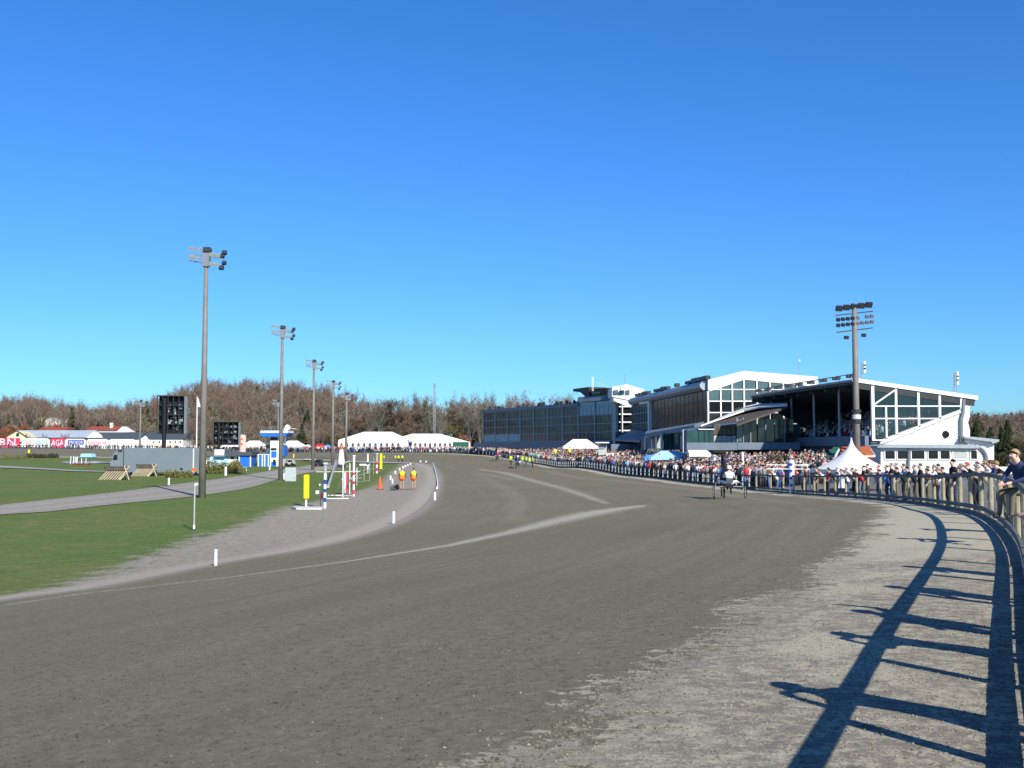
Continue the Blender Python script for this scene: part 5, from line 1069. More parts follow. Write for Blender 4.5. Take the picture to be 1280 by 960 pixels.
def sulky(loc, rz, label_h, label_s, label_d, driver_col='white', group=None):
    h_ = bpy.data.objects.new('horse', HB); COL.objects.link(h_); h_.location = loc; h_.rotation_euler.z = rz; tag(h_, label_h, 'horse', 'trotting horses')
    h_.scale = (SC_,)*3
    MB().tube([(0,.12,1.38),(0,-.02,1.1),(0,0,.65),(0,.03,.4)], [.05,.07,.06,.02], 8).build('tail', 'black', h_, smooth=True)
    MB().tube([(0,1.75,1.68),(0,2.0,1.96),(0,2.2,2.14)], [.03,.04,.03], 6).build('mane', 'black', h_)
    MB().prism([(-.24,.55,1.45),(-.31,.55,1.2),(-.33,.55,1.0),(-.33,1.15,1.0),(-.31,1.15,1.2),(-.24,1.15,1.45)], (.03,0,0)).build('number_cloth', 'blue_paint', h_)
    s_ = bpy.data.objects.new('sulky', None); COL.objects.link(s_); s_.location = loc; s_.rotation_euler.z = rz; s_.scale = (SC_,)*3; tag(s_, label_s, 'sulky', 'racing sulkies')
    for s in (-1, 1):
        w_ = MB(); n = 20; ring = [(s*.74, -.75+.34*math.cos(i*2*math.pi/n), .36+.34*math.sin(i*2*math.pi/n)) for i in range(n+1)]; w_.tube(ring, .022, 6, cap=False); wo = w_.build('wheel', 'tyre', s_)
        sp_ = MB()
        for i in range(10): t = i*2*math.pi/10; sp_.bar((s*.74,-.75,.36), (s*.74, -.75+.33*math.cos(t), .36+.33*math.sin(t)), .008)
        sp_.tube([(s*.70,-.75,.36),(s*.78,-.75,.36)], .04, 8); sp_.build('spokes', 'steel', wo)
        MB().tube([(s*.66,-.75,.40),(s*.66,-.62,.62),(s*.60,-.2,.74),(s*.42,.6,.95),(s*.36,1.6,1.1)], .022, 6).build('shaft', 'steel', s_)
        MB().bar((s*.66,-.75,.36),(s*.74,-.75,.36),.03).build('axle_stub', 'steel', s_)
    MB().tube([(-.66,-.64,.60),(0,-.66,.62),(.66,-.64,.60)], .022, 6).build('arch', 'steel', s_)
    MB().box(-.2,.2,-.85,-.5,.64,.70).build('seat', 'black', s_)
    J = pose('sit'); JJ = {}
    for k, v in J.items():
        if k == 'face': JJ[k] = v; continue
        x, y, z = v; JJ[k] = (x, y*.7-.70, z+.70)
    JJ.update(chest=(0,-.72,1.18), neck=(0,-.70,1.34), jaw=(0,-.66,1.42), crown=(0,-.66,1.50), spine=(0,-.72,.98))
    for q, s in (('L', -1), ('R', 1)): JJ.update({'sh'+q: (s*.17,-.70,1.25), 'el'+q: (s*.26,-.52,1.05), 'wr'+q: (s*.12,-.25,1.06), 'hd'+q: (s*.08,-.18,1.08), 'kn'+q: (s*.36,-.28,.86), 'an'+q: (s*.52,.10,.78), 'to'+q: (s*.53,.16,.88)})
    d = bpy.data.objects.new('person', person_mesh('driver_body', JJ)); COL.objects.link(d); d.location = loc; d.rotation_euler.z = rz; d.scale = (SC_,)*3; d.color = (*SH[driver_col], 1) if isinstance(driver_col, str) else (*driver_col, 1); d.data.materials[3] = M['white_fabric']; tag(d, label_d, 'person', 'sulky drivers')
    c = MB(); rings = []
    for i in range(6):
        a = math.pi*.62*(i/5); b = len(c.v); rings.append(b)
        for k in range(12): t = 2*math.pi*k/12; c.v.append((.125*math.sin(a)*math.cos(t), -.665+.145*math.sin(a)*math.sin(t), 1.50+.13*math.cos(a)))
    for a, b in zip(rings[:-1], rings[1:]):
        for k in range(12): c.f.append((a+k, a+(k+1)%12, b+(k+1)%12, b+k)); c.m.append(0)
    c.build('helmet', 'white_paint', d, smooth=True); MB().box(-.16,.16,-.86,-.84,.78,1.02).build('back_patch', 'slate', d)
    r = MB(); 
    for s in (-1, 1): r.bar((s*.08,-.18,1.08), (s*.07,2.5,1.8), .012)
    r.build('reins', 'black', s_)
p = gp(910, 624.5, .04); sulky(p, -.10, 'black trotting horse nearest the camera, seen from behind near the bend', 'two wheeled racing sulky of the nearest horse', 'driver in white jacket and white helmet on the nearest sulky')
p = gp(647, 586.2, .05); sulky(p, .02, 'dark trotting horse with yellow vested stewards beside it on the home straight', 'racing sulky beside the yellow vested stewards', 'driver on the sulky beside the yellow vested stewards', 'navy')
p = gp(622, 577, .05); sulky(p, .08, 'dark trotting horse furthest away on the home straight', 'furthest racing sulky on the home straight', 'red topped driver on the furthest sulky', 'red')
# ---------------------------------------------------------------- small posts along the track
def post(px, yb, yt, label, wpx=4, m='white_paint', name='marker_post', cat='post', group='white marker posts along the inner track edge'):
    b = gp(px, yb); d = b.y; h = (yb-yt)*d/F; r = max(.02, wpx/2*d/F); t = thing(name, b, label, cat, group, world=False); t.location = b
    MB().tube([(0,0,-.1),(0,0,h-.02),(0,0,h)], [r, r, r*.6], 10).build('shaft', m, t)
    MB().tube([(0,0,-.02),(0,0,.03)], r*1.5, 10).build('foot', 'grey_box', t)
post(269.5, 709, 687, 'nearest white marker post on the inner track edge, in front of the gravel', 4)
post(492, 655, 639.5, 'second white marker post on the inner track edge', 3.4)
post(543.5, 626.5, 615.5, 'third white marker post below the white kerb line', 3)
for i, (x, yb, yt) in enumerate(((490.5, 604.5, 598.5), (494, 592.5, 588.5), (499.5, 588, 585), (503.5, 586, 583), (506.5, 584, 581.5), (509.5, 582.4, 580), (513, 581, 578.8), (488, 599.8, 594.5))):
    post(x, yb, yt, ['first','second','third','fourth','fifth','sixth','furthest','short crossbar'][i]+' small white post of the inner row beside the vested men', 2.2, group='small white posts beside the shoulder')
post(525.5, 578.5, 575.5, 'left of two small white posts standing out on the far track', 2, group=None); post(532.5, 578.8, 576, 'right of two small white posts standing out on the far track', 2, group=None)
post(211, 606, 597.5, 'white post in the grass just left of the nearest mast', 2.6, group=None); post(282, 594.5, 583.5, 'white post in front of the olive hedge', 3, group=None); post(337, 587.5, 583, 'small white post before the blue tower', 2, group=None)
kl = thing('inner_kerb_rail', gp(547, 606), 'thin white kerb rail lying along the inner edge of the straight', 'rail')
pp = [gp(x, y, .12) for x, y in ((541.2, 579), (542.5, 584), (544.5, 592), (546.3, 600), (547, 608), (546.2, 612))]; MB().tube(pp, [.07]*5+[.09], 6).build('pipe', 'white_paint', kl)
# white posts and the pipe gantry standing in front of the crowd
for px, d, y0, y1, w_, lab in ((928, 92, 566, 592, .11, 'plain white post standing before the crowd right of the nearest sulky'), (893, 98, 570, 594, .2, 'short white banner post before the crowd left of the nearest sulky'), (826, 112, 566, 582, .12, 'slim white post in the crowd below the blue canopy')):
    c = gd(px, d); t = thing('white_post', c, lab, 'post'); MB().tube([c, P(px, y0, d)], w_, 10).build('shaft', 'white_paint', t); MB().tube([P(px, y0, d), P(px, y0-1.2, d)], [w_*1.2, w_*.5], 10).build('cap', 'white_paint', t)
c = gd(989, 69); t = thing('finish_post', c, 'white post with blue bands and thin pipe arms rising beside the budding tree', 'post'); q = lambda y: P(989, y, 69)
MB().tube([c, q(575)], .19, 12).build('shaft', 'white_paint', t); MB().tube([q(572.5), q(569.5)], [.15, .08], 8).build('lamp_cap', 'grey_box', t)
for y in (582, 590, 599, 608): MB().tube([q(y)+Vector((-.06,-.02,0)), q(y-3)+Vector((-.06,-.02,0))], .195, 12).build('blue_band', 'ad_blue', t)
for y in (581, 586): MB().bar(P(958, y, 69), P(1012, y+.3, 69), .05).build('pipe_arm', 'white_paint', t)
# white pipe post with elbow near the camera on the grass
b = gp(242.5, 663); t = thing('pipe_post', b, 'thin grey white pipe post with bent top on the near grass', 'post'); h_ = (663-606)*b.y/F
MB().tube([b, b+Vector((0,0,h_-.05))], .035, 8).build('pipe', 'grey_box', t); MB().tube([b+Vector((0,0,h_-.05)), b+Vector((.05,0,h_)), b+Vector((.14,0,h_-.02))], .06, 8).build('elbow', 'white_paint', t); MB().tube([b, b+Vector((0,0,.25))], .05, 8).build('collar', 'white_paint', t)
MB().tube([b-Vector((0,0,.02)), b+Vector((0,0,.06))], .09, 8).build('foot', 'dark_metal', t)
# yellow padded post on its white base
b = gp(382.5, 633); d = b.y; u = d/F
t = thing('padded_post', b, 'bright yellow padded post on white pipe standing on a white ground bar', 'post')
MB().tube([b, b+Vector((0,0,14*u))], 1.3*u, 8).build('pipe', 'white_paint', t); MB().tube([b+Vector((0,0,9*u)), b+Vector((0,0,10*u)), b+Vector((0,0,38*u)), b+Vector((0,0,39*u))], [3*u, 3.8*u, 3.8*u, 3*u], 14).build('pad', 'yellow', t)
MB().hexa([gp(363.5,636,.02), gp(405,636.4,.02), gp(402,638,.02), gp(370,637.6,.02)]+[q+Vector((0,0,.12)) for q in (gp(363.5,636,.02), gp(405,636.4,.02), gp(402,638,.02), gp(370,637.6,.02))]).build('base_bar', 'offwhite', t)
# striped jump / start equipment
def upright(px, yb, yt, w, bands, label, group='striped poles of the start gear', extra=None):
    b = gp(px, yb); u = b.y/F; t = thing('striped_pole', b, label, 'pole', group); H = (yb-yt)*u; z = 0
    for f0_, f1_, m in bands: MB().tube([b+Vector((0,0,H*f0_)), b+Vector((0,0,H*f1_-.004))], w/2*u, 10).build('band', m, t)
    MB().tube([b+Vector((0,0,H)), b+Vector((0,0,H+.1))], w*.8*u, 10).build('cap', 'offwhite', t); return b, u
bw = lambda m: [(0,.14,'white_paint'),(.14,.24,m),(.24,.36,'white_paint'),(.36,.44,m),(.44,.55,'white_paint'),(.55,.65,m),(.65,.80,'white_paint'),(.80,.97,'grey_box')]
upright(406, 635.5, 581, 3.6, bw('ad_blue'), 'blue and white striped pole beside the yellow padded post')
upright(442, 620.5, 571, 2.8, [(0,.05,'white_paint'),(.05,.16,'ad_red'),(.16,.30,'white_paint'),(.30,.38,'ad_red'),(.38,.53,'white_paint'),(.53,.60,'ad_red'),(.60,1,'white_paint')], 'tall red and white striped pole right of the white pipe frames')
upright(471, 592, 567.5, 2.4, [(0,.12,'white_paint'),(.12,.3,'ad_red'),(.3,.45,'white_paint'),(.45,.6,'ad_red'),(.6,1,'grey_box')], 'red and white striped pole just left of the thin yellow post')
upright(459.5, 592, 568, 2.2, [(0,.2,'grey_box'),(.2,.45,'white_paint'),(.45,.6,'dark_metal'),(.6,1,'white_paint')], 'white and dark striped pole behind the white table')
b = gp(400.5, 634.5); u = b.y/F; t = thing('sensor_stand', b, 'slim grey stand with small white box and orange strap by the blue striped pole', 'stand')
MB().tube([b, b+Vector((0,0,28*u))], .8*u, 8).build('pole', 'grey_box', t); MB().box(b.x-1.6*u,b.x+2*u,b.y-.1,b.y+.1,b.z+27*u,b.z+29.5*u).build('head', 'offwhite', t); MB().box(b.x-5.5*u,b.x-2*u,b.y-.15,b.y+.1,b.z+17*u,b.z+21*u).build('white_box', 'white_paint', t); MB().box(b.x+1*u,b.x+3*u,b.y-.1,b.y+.1,b.z+11*u,b.z+17*u).build('orange_strap', 'orange', t)
def pipes(segs, label, r=.04, m='white_paint', name='start_gear', cat='pipe frame', grp='pipe frames of the start gear'):
    b0 = None; t = None
    for (xa, ya, za), (xb, yb, zb) in segs:      # px, ground py, height in px above ground
        a = gp(xa, ya); c = gp(xb, yb)
        if t is None: t = thing(name, a, label, cat, grp)
        MB().tube([a+Vector((0,0,za*a.y/F+r)), c+Vector((0,0,zb*c.y/F+r))], r, 6).build('pipe', m, t)
    return t
pipes([((406,624,0),(436,624,0)), ((428.5,622.5,0),(428.5,622.5,43)), ((410,620,0),(428,620,0)), ((418,620,0),(427.5,622,22)), ((428.5,622.5,43),(437,618,40)), ((437,618,0),(437,618,38))], 'left white pipe frame with slanted braces behind the striped poles')
pipes([((430,620,0),(443,620.5,0)), ((437.5,620,20),(446,607,14)), ((446,607,0),(446,607,22)), ((437,612,12),(452,606,8))], 'middle white pipe frame between the two red striped poles', .035)
pipes([((446,603,0),(462,601,0)), ((447,603,8),(462,601,10)), ((455,602,0),(455,602,20)), ((462,601,0),(462,601,22)), ((447,603,12),(456,596,0)), ((446,597,8),(470,594,8)), ((467,594,0),(467,594,22)), ((470,594,2),(482,586,0))], 'cluster of thin pale pipe frames left of the orange cone', .03, 'grey_box')
pipes([((410,611.5,1),(420,591,14))], 'grey slanting tube leaning behind the blue striped pole', .13, 'grey_box')
pipes([((395,594.5,4),(450,593,3))], 'long white bar lying across the grass behind the frames', .06, 'offwhite', 'ground_bar', 'bar')
pipes([((380,575.5,1),(395,575.5,1))], 'short white bar on the far infield', .06, 'offwhite', 'ground_bar', 'bar')
b = gp(431, 618); u = b.y/F; t = thing('striped_board', b, 'slanted red white and blue board standing in the pipe frame', 'board', None)
for i, (m) in enumerate(('slate', 'white_paint', 'ad_red')): MB().box(b.x+(-3.2+i*2.3)*u, b.x+(-1.0+i*2.3)*u, b.y-.03, b.y+.03, b.z+1.5*u, b.z+27*u).build('stripe', m, t)
b = gp(475, 612); u = b.y/F; t = thing('traffic_cone', b, 'orange traffic cone on the gravel left of the vested men', 'cone')
MB().tube([b+Vector((0,0,.03)), b+Vector((0,0,16*u))], [2.8*u, .6*u], 14).build('cone', 'orange', t); MB().box(b.x-4*u,b.x+4*u,b.y-4*u,b.y+4*u,b.z,b.z+.05).build('base', 'dark_metal', t)
post(476, 586, 567, 'thin bright yellow post left of the steward in green yellow', 3.6, 'yellow', 'yellow_post', group=None); post(36, 567, 562, 'small yellow post on the far left infield', 2.6, 'yellow', 'yellow_post', group=None); post(367, 573, 567.5, 'small yellow post right of the blue tower', 1.6, 'yellow', 'yellow_post', group=None)
b = gp(498, 613); u = b.y/F; t = thing('equipment_bags', b, 'dark bags and small machine on the gravel at the feet of the left vested man', 'bags')
MB().tube([b+Vector((-10*u,0,.1)), b+Vector((-5*u,0,.14))], [.2, .24], 8).build('bag', 'slate', t); MB().tube([b+Vector((-4*u,0,.2)), b+Vector((-1.5*u,0,.34)), b+Vector((0,0,.1))], [.2,.22,.12], 8).build('bag', 'black', t)
# inflatable figure, table, trailer
b = gp(426.5, 585); u = b.y/F; t = thing('inflatable_figure', b, 'white tapering inflatable figure with orange brown hat behind the frames', 'inflatable')
MB().tube([b+Vector((0,0,4*u)), b+Vector((0,0,7*u)), b+Vector((0,0,14*u)), b+Vector((0,0,23*u)), b+Vector((0,0,24*u))], [4.4*u, 4.6*u, 3.4*u, 2.3*u, 1*u], 14).build('body', 'white_fabric', t, smooth=True); MB().tube([b+Vector((0,0,24*u)), b+Vector((0,0,25.5*u)), b+Vector((0,0,26*u)), b+Vector((0,0,29*u))], [3.8*u, 3.8*u, 2*u, 1.4*u], 12).build('hat', 'orange_tile', t); MB().box(b.x-5*u,b.x+5*u,b.y-.5,b.y+.5,b.z,b.z+4*u).build('stand', 'dark_metal', t)
b = gp(456, 590); u = b.y/F; t = thing('folding_table', b, 'white topped folding table among the striped poles', 'table'); MB().box(b.x-6*u,b.x+6*u,b.y-.5,b.y+.5,b.z+8*u,b.z+10*u).build('tabletop', 'white_paint', t)
for sx in (-5, 5):
    for sy in (-.4, .4): MB().tube([b+Vector((sx*u,sy,0)), b+Vector((sx*u,sy,8*u))], .03, 5).build('leg', 'steel', t)
def cart(px, yb, w, hgt, label, name='utility_vehicle', body='dark_metal', rz=0.):
    b = gp(px, yb); u = b.y/F; t = thing(name, b, label, 'vehicle'); W_, H_ = w*u, hgt*u; x0, x1 = b.x-W_/2, b.x+W_/2; y0, y1 = b.y, b.y+1.6
    MB().prism([(x0,y0,b.z+.35),(x0,y0,b.z+H_*.5),(x0+W_*.22,y0,b.z+H_*.6),(x0+W_*.36,y0,b.z+H_),(x0+W_*.8,y0,b.z+H_),(x1,y0,b.z+H_*.55),(x1,y0,b.z+.35)], (0,1.6,0)).build('body', body, t)
    MB().prism([(x0+W_*.28,y0-.02,b.z+H_*.62),(x0+W_*.4,y0-.02,b.z+H_*.92),(x0+W_*.75,y0-.02,b.z+H_*.92),(x0+W_*.86,y0-.02,b.z+H_*.62)], (0,1.64,0)).build('window', 'glass_dark', t)
    for fx in (.2, .8):
        for y in (y0-.05, y1-.15): MB().tube([(x0+W_*fx,y,b.z+.32),(x0+W_*fx,y+.2,b.z+.32)], .32, 14).build('wheel', 'tyre', t)
    for x in (x0+.02, x1-.08): MB().box(x, x+.06, y0+.1, y0+.4, b.z+.5, b.z+.65).build('lamp', 'lamp_face', t)
    return t
cart(396.5, 583.5, 13, 9, 'dark utility vehicle parked between the third and fourth masts')
cart(361.5, 583, 12, 8.5, 'grey utility vehicle half hidden behind the second mast by the blue tower', body='grey_box')
# pale sign board at second mast
b = gp(362, 601.5); u = b.y/F; t = thing('pale_board', b, 'two pale translucent boards at the foot of the second mast', 'board'); MB().box(b.x-5.5*u,b.x+8*u,b.y-.04,b.y+.04,b.z,b.z+17*u).build('panel', 'curtain', t); MB().box(b.x-8*u,b.x-5.6*u,b.y+.1,b.y+.15,b.z+2*u,b.z+10*u).build('small_panel', 'white_clad', t)
# ---------------------------------------------------------------- lorry
b = gp(195, 594.5); d = b.y; u = d/F; X = lambda px: P(px, 0, d).x; Zy = lambda py: P(0, py, d).z
t = thing('articulated_lorry', b, 'long grey lorry with box trailer parked on the infield grass', 'lorry')
MB().box(X(155.5), X(250), d, d+2.5, Zy(590), Zy(560)).build('trailer', 'truck_grey', t)
MB().box(X(241.8), X(243), d-.03, d, Zy(590), Zy(560.5)).build('trailer_edge', 'white_paint', t)
cab = MB().prism([(X(138.5),d+.1,Zy(584)),(X(138.5),d+.1,Zy(579)),(X(142),d+.1,Zy(566.5)),(X(147),d+.1,Zy(562.5)),(X(154),d+.1,Zy(561.5)),(X(154),d+.1,Zy(584))], (0,2.3,0)); cab.build('cab', 'truck_grey', t)
MB().prism([(X(141),d+.08,Zy(575)),(X(143),d+.08,Zy(568.6)),(X(147),d+.08,Zy(568.6)),(X(147),d+.08,Zy(575))], (0,.06,0)).build('cab_window', 'glass_dark', t)
MB().prism([(X(138.45),d+.2,Zy(577)),(X(141.8),d+.2,Zy(567.2)),(X(141.6),d+.2,Zy(567.2)),(X(138.2),d+.2,Zy(577))], (0,2.1,0)).build('windscreen', 'glass_dark', t)
MB().box(X(148),X(153),d,d+.1,Zy(564.5),Zy(562.3)).build('roof_spoiler', 'dark_metal', t); MB().box(X(153.8),X(155.4),d+.3,d+2.2,Zy(586),Zy(562)).build('gap', 'black', t)
MB().box(X(140),X(250),d+.4,d+2.1,Zy(590.5),Zy(587.5)).build('chassis', 'black', t); MB().box(X(138.6),X(154),d+.15,d+2.3,Zy(590),Zy(584)).build('bumper', 'dark_metal', t)
for x in (146, 161, 168, 236, 243, 249):
    for y in (d+.02, d+2.1): w_ = MB().tube([(X(x),y,b.z+.45),(X(x),y+.35,b.z+.45)], .46, 16).build('wheel', 'tyre', t)
    rr_ = MB().tube([(X(x)-t.location.x,d-.02-t.location.y,.45),(X(x)-t.location.x,d+.04-t.location.y,.45)], .22, 12).build('rim', 'steel', None); rr_.parent = w_
MB().box(X(213),X(232),d+.02,d+.5,Zy(589.5),Zy(586.5)).build('side_locker', 'dark_metal', t); MB().box(X(241),X(246),d-.04,d,Zy(589),Zy(585)).build('tail_reflector', 'orange', t); MB().box(X(226),X(229),d-.03,d,Zy(587.5),Zy(585)).build('side_panel', 'black', t)
# ---------------------------------------------------------------- timber hurdles, shrubs
def hurdle(xa, xb, yb, yt, label, lean=1):
    b = gp((xa+xb)/2, yb); d = b.y; u = d/F; t = thing('timber_hurdle', b, label, 'hurdle', 'slatted timber hurdles in front of the lorry'); n = 9; x0, x1 = P(xa, 0, d).x, P(xb, 0, d).x; H = (yb-yt)*u
    for i in range(n):
        x = x0+(x1-x0-.9)*i/(n-1); MB().bar((x, d-.5, b.z+.02), (x+.62*lean, d+.3, b.z+H*.62), .14, .06).build('slat', 'wood_pale', t)
        MB().bar((x+.75, d+.9, b.z+.02), (x+.35, d+.25, b.z+H*.97), .16, .07).build('brush_board', 'board_brown', t)
    MB().bar((x1-.95, d-.6, b.z), (x1-.15, d+.3, b.z+H), .1).build('end_brace', 'wood_pale', t); MB().bar((x1+.1, d-.4, b.z), (x1-.75, d+.3, b.z+H), .1).build('end_brace', 'wood_pale', t)
    MB().bar((x0+.3, d+.22, b.z+H*.7), (x1-.1, d+.22, b.z+H*.7), .08).build('top_rail', 'board_brown', t)
    MB().box(x0+.45, x1-.35, d+.26, d+.32, b.z+H*.45, b.z+H*.95).build('brush_panel', 'board_brown', t)
hurdle(127, 163, 600, 582.5, 'left slatted timber hurdle standing on the grass before the lorry cab'); hurdle(167, 197, 595.5, 580, 'right slatted timber hurdle leaning beside the lorry trailer')
def leafy(mb, c, r, n, sz, flat=1., m=0):
    for _ in range(n):
        q = np.random.normal(size=3); q /= np.linalg.norm(q); rr = random.random()**.35; p = Vector((c[0]+q[0]*r[0]*rr, c[1]+q[1]*r[1]*rr, c[2]+abs(q[2])*r[2]*rr)); a = Vector(np.random.normal(size=3)).normalized()*sz; b_ = a.cross(Vector(np.random.normal(size=3))).normalized()*sz*.6; mb.quad([p-a, p+b_, p+a, p-b_], m)
def shrub(xa, xb, yb, yt, m, label, n=700, cat='shrub', group=None, name='shrub'):
    b = gp((xa+xb)/2, yb); u = b.y/F; t = thing(name, b, label, cat, group); W_ = (xb-xa)*u; H = (yb-yt)*u; mb = MB(); k = max(1, int(W_/H*1.4))
    for i in range(k): leafy(mb, (b.x-W_/2+W_*(i+.5)/k, b.y+random.uniform(0, .5), b.z), (W_/k*.75, W_/k*.7+.3, H*random.uniform(.75, 1)), 2*n//k, .08+.012*H)
    mb.build('foliage', m, t); sm_b = MB()
    for i in range(5): sm_b.bar(b+Vector((random.uniform(-.2, .2), .2, 0)), b+Vector((random.uniform(-W_/3, W_/3), .2, H*.6)), .05)
    sm_b.build('stems', 'bark', t)
shrub(206, 239, 597.5, 586, 'shrub', 'low round green shrub in front of the lorry trailer'); shrub(258, 300, 592, 573, 'shrub', 'large olive green bush right of the nearest mast', 1600); shrub(291, 300, 590, 575, 'shrub_brown', 'brownish end bush of the olive hedge', 500)
shrub(240, 276, 583, 574, 'shrub', 'olive hedge behind the nearest mast', 800); shrub(0, 34, 574, 566.5, 'shrub', 'dark green shrubs at the far left of the infield'); shrub(33, 72, 572.5, 566, 'hedge_dark', 'clipped brown hedge left of the small blue roofed shelter', 1500, 'hedge'); shrub(90, 112, 581.5, 578.5, 'flower_rust', 'rust coloured flower bed below the small shelter', 500, 'plant')
shrub(960, 990, 600, 563, 'shrub_brown', 'small brown budding tree rising out of the crowd beside the striped post', 1600, 'tree'); 
pipes([((258,590,14),(276,590,14)), ((258,590,0),(258,590,14)), ((276,590,0),(276,590,14))], 'white hurdle rail behind the nearest mast', .05, name='low_rail', cat='rail', grp='low white rails on the infield'); pipes([((291,592,4),(309,589,5)), ((293,592,0),(293,592,4)), ((308,589,0),(308,589,5))], 'white low rail right of the olive bush', .05, name='low_rail', cat='rail', grp='low white rails on the infield')
shrub(1230, 1296, 583, 563, 'hedge_dark', 'dark scrub behind the low white wall at the right picture edge', 3500, 'hedge')
# small shelter with blue white roof on the left
b = gp(107, 580); u = b.y/F; t = thing('small_shelter', b, 'small open shelter with blue and white roof on the far left infield', 'shelter'); d = b.y; x0, x1 = P(100.5,0,d).x, P(116,0,d).x
MB().prism([(x0,d,P(0,571.5,d).z),(x0+.2,d,P(0,567,d).z),(x1-.3,d,P(0,567,d).z),(x1,d,P(0,571.5,d).z)], (0,2,0)).build('roof', 'parasol_light', t); MB().box(x0,x1,d-.05,d+2.1,P(0,572.2,d).z,P(0,571.4,d).z).build('blue_eaves', 'ad_blue', t)
for x in (x0+.3, x1-1.2): 
    for y in (d+.1, d+1.8): MB().tube([(x,y,G(x,y)),(x,y,P(0,572,d).z)], .07, 6).build('post', 'white_paint', t)
b = gp(94, 580); t = thing('white_gate_frame', b, 'white posts with pale green panel left of the small shelter', 'gate'); d = b.y
for px in (89.5, 93, 97.5): MB().tube([gd(px, d), Vector((P(px,0,d).x,d,P(0,570.5,d).z))], .08, 6).build('post', 'white_paint', t)
MB().box(P(94,0,d).x, P(97.5,0,d).x, d-.02, d+.02, P(0,578,d).z, P(0,571,d).z).build('panel', 'curtain', t)
# ---------------------------------------------------------------- video screens seen from behind
def screen(xa, xb, yt, yb_, d, px_pole, label, ground_py=None):
    c = gd(px_pole, d); t = thing('video_screen', c, label, 'screen'); x0, x1 = P(xa,0,d).x, P(xb,0,d).x; z0, z1 = P(0,yb_,d).z, P(0,yt,d).z
    MB().box(x0, x1, d+.9, d+1.1, z0, z1).build('screen_back', 'black', t); fm = MB(); nx_, nz_ = 5, 4
    for i in range(nx_+1): x = x0+(x1-x0)*i/nx_; fm.box(x-.05, x+.05, d, d+.1, z0, z1); fm.box(x-.04, x+.04, d+.1, d+.9, z0, z0+.08)
    for j in range(nz_+1): z = z0+(z1-z0)*j/nz_; fm.box(x0, x1, d-.02, d+.08, z-.05, z+.05); fm.box(x0, x1, d+.3, d+.8, z-.04, z+.03)
    fm.build('lattice_frame', 'dark_metal', t); MB().box(x0-.1, x1+.1, d-.1, d+1.2, z1, z1+.12).build('top_cap', 'board_brown', t); MB().box(x1, x1+.12, d, d+1.15, z0, z1).build('side_panel', 'frame_grey', t)
    k = MB()
    for _ in range(26): x = random.uniform(x0+.3, x1-.6); z = random.uniform(z0+.2, z1-.7); k.box(x, x+random.uniform(.1, .45), d+.75, d+.88, z, z+random.uniform(.2, .6))
    k.build('cabinets', 'frame_grey', t)['kind'] = 'stuff'; w_ = MB()
    for _ in range(6): x = random.uniform(x0+(x1-x0)*.3, x1-.5); z = random.uniform(z0+.3, z1-.9); w_.prism([(x,d+.7,z),(x+.18,d+.7,z),(x+.12,d+.7,z+.6)], (0,.05,0))
    w_.build('tarpaulin_scraps', 'grey_box', t)['kind'] = 'stuff'
    xp = P(px_pole,0,d).x; MB().tube([(xp,d-.15,c.z),(xp,d-.15,z1-.3)], .3, 12).build('pole', 'black', t); return t
screen(195.5, 229.5, 495, 542, 150, 205.5, 'taller dark video screen seen from behind on a thick black pole above the lorry')
screen(265.5, 298, 527.5, 556, 215, 274, 'lower dark video screen seen from behind beside the pink column')
b = gd(246.5, 150); t = thing('flagpole', b, 'white flagpole with limp white flag just left of the nearest mast', 'flagpole'); q = P(246.5, 496, 150); MB().tube([b, q], [.10, .06], 8).build('pole', 'white_paint', t)
MB().quad([q, q+Vector((.15,0,-.2)), q+Vector((.55,-.1,-1.2)), q+Vector((.62,0,-1.9)), q+Vector((.42,.1,-1.5)), q+Vector((.1,0,-1.4)), q+Vector((0,0,-1.3))]).build('flag', 'white_fabric', t)
# ---------------------------------------------------------------- blue and white control tower and shed
b = gp(345, 583); d = b.y; u = d/F; X = lambda px: P(px, 0, d).x; Zy = lambda py: P(0, py, d).z
t = thing('control_tower', b, 'blue and white race control tower with flared blue top behind the second mast', 'tower')
MB().box(X(338),X(353),d,d+3,b.z-.3,Zy(548)).build('shaft', 'white_paint', t); MB().box(X(339.5),X(346),d-.05,d,Zy(572),Zy(564)).build('blue_panel', 'blue_paint', t); MB().box(X(339.5),X(346),d-.05,d,Zy(583),Zy(577)).build('blue_panel', 'blue_paint', t); MB().box(X(332),X(337.5),d+.4,d+3,Zy(568),Zy(564)).build('blue_panel', 'blue_paint', t); MB().box(X(352.5),X(355.5),d,d+3,Zy(570),Zy(558)).build('blue_panel', 'blue_paint', t)
MB().box(X(338.5),X(347.5),d-.08,d+.02,Zy(550.5),Zy(546.5)).build('window', 'glass_dark', t); MB().box(X(332),X(355),d+.1,d+2.9,Zy(559.2),Zy(556.2)).build('window_band', 'glass_dark', t); MB().box(X(339),X(346),d-.08,d+.02,Zy(562.8),Zy(560)).build('window', 'glass_dark', t)
MB().box(X(332),X(338),d+.3,d+3,Zy(566),Zy(553)).build('side_room', 'glass_teal', t)
MB().prism([(X(325.5),d-1,Zy(541.2)),(X(328),d-1,Zy(545.8)),(X(358),d-1,Zy(545.8)),(X(361.5),d-1,Zy(541.2))], (0,5,0)).build('blue_soffit', 'blue_paint', t); MB().box(X(327),X(361),d-.9,d+4,Zy(541.2)+.01,Zy(538.4)).build('roof_edge', 'white_paint', t)
for x in (329, 333, 352, 357.5): MB().tube([(X(x),d-.5,Zy(546)),(X(x),d-.5,Zy(553 if x > 350 else 556))], .06, 6).build('brace', 'steel', t)
rl = MB()
for x in np.linspace(328, 352, 7): rl.bar((X(x),d-.6,Zy(538.4)),(X(x),d-.6,Zy(533.5)), .04)
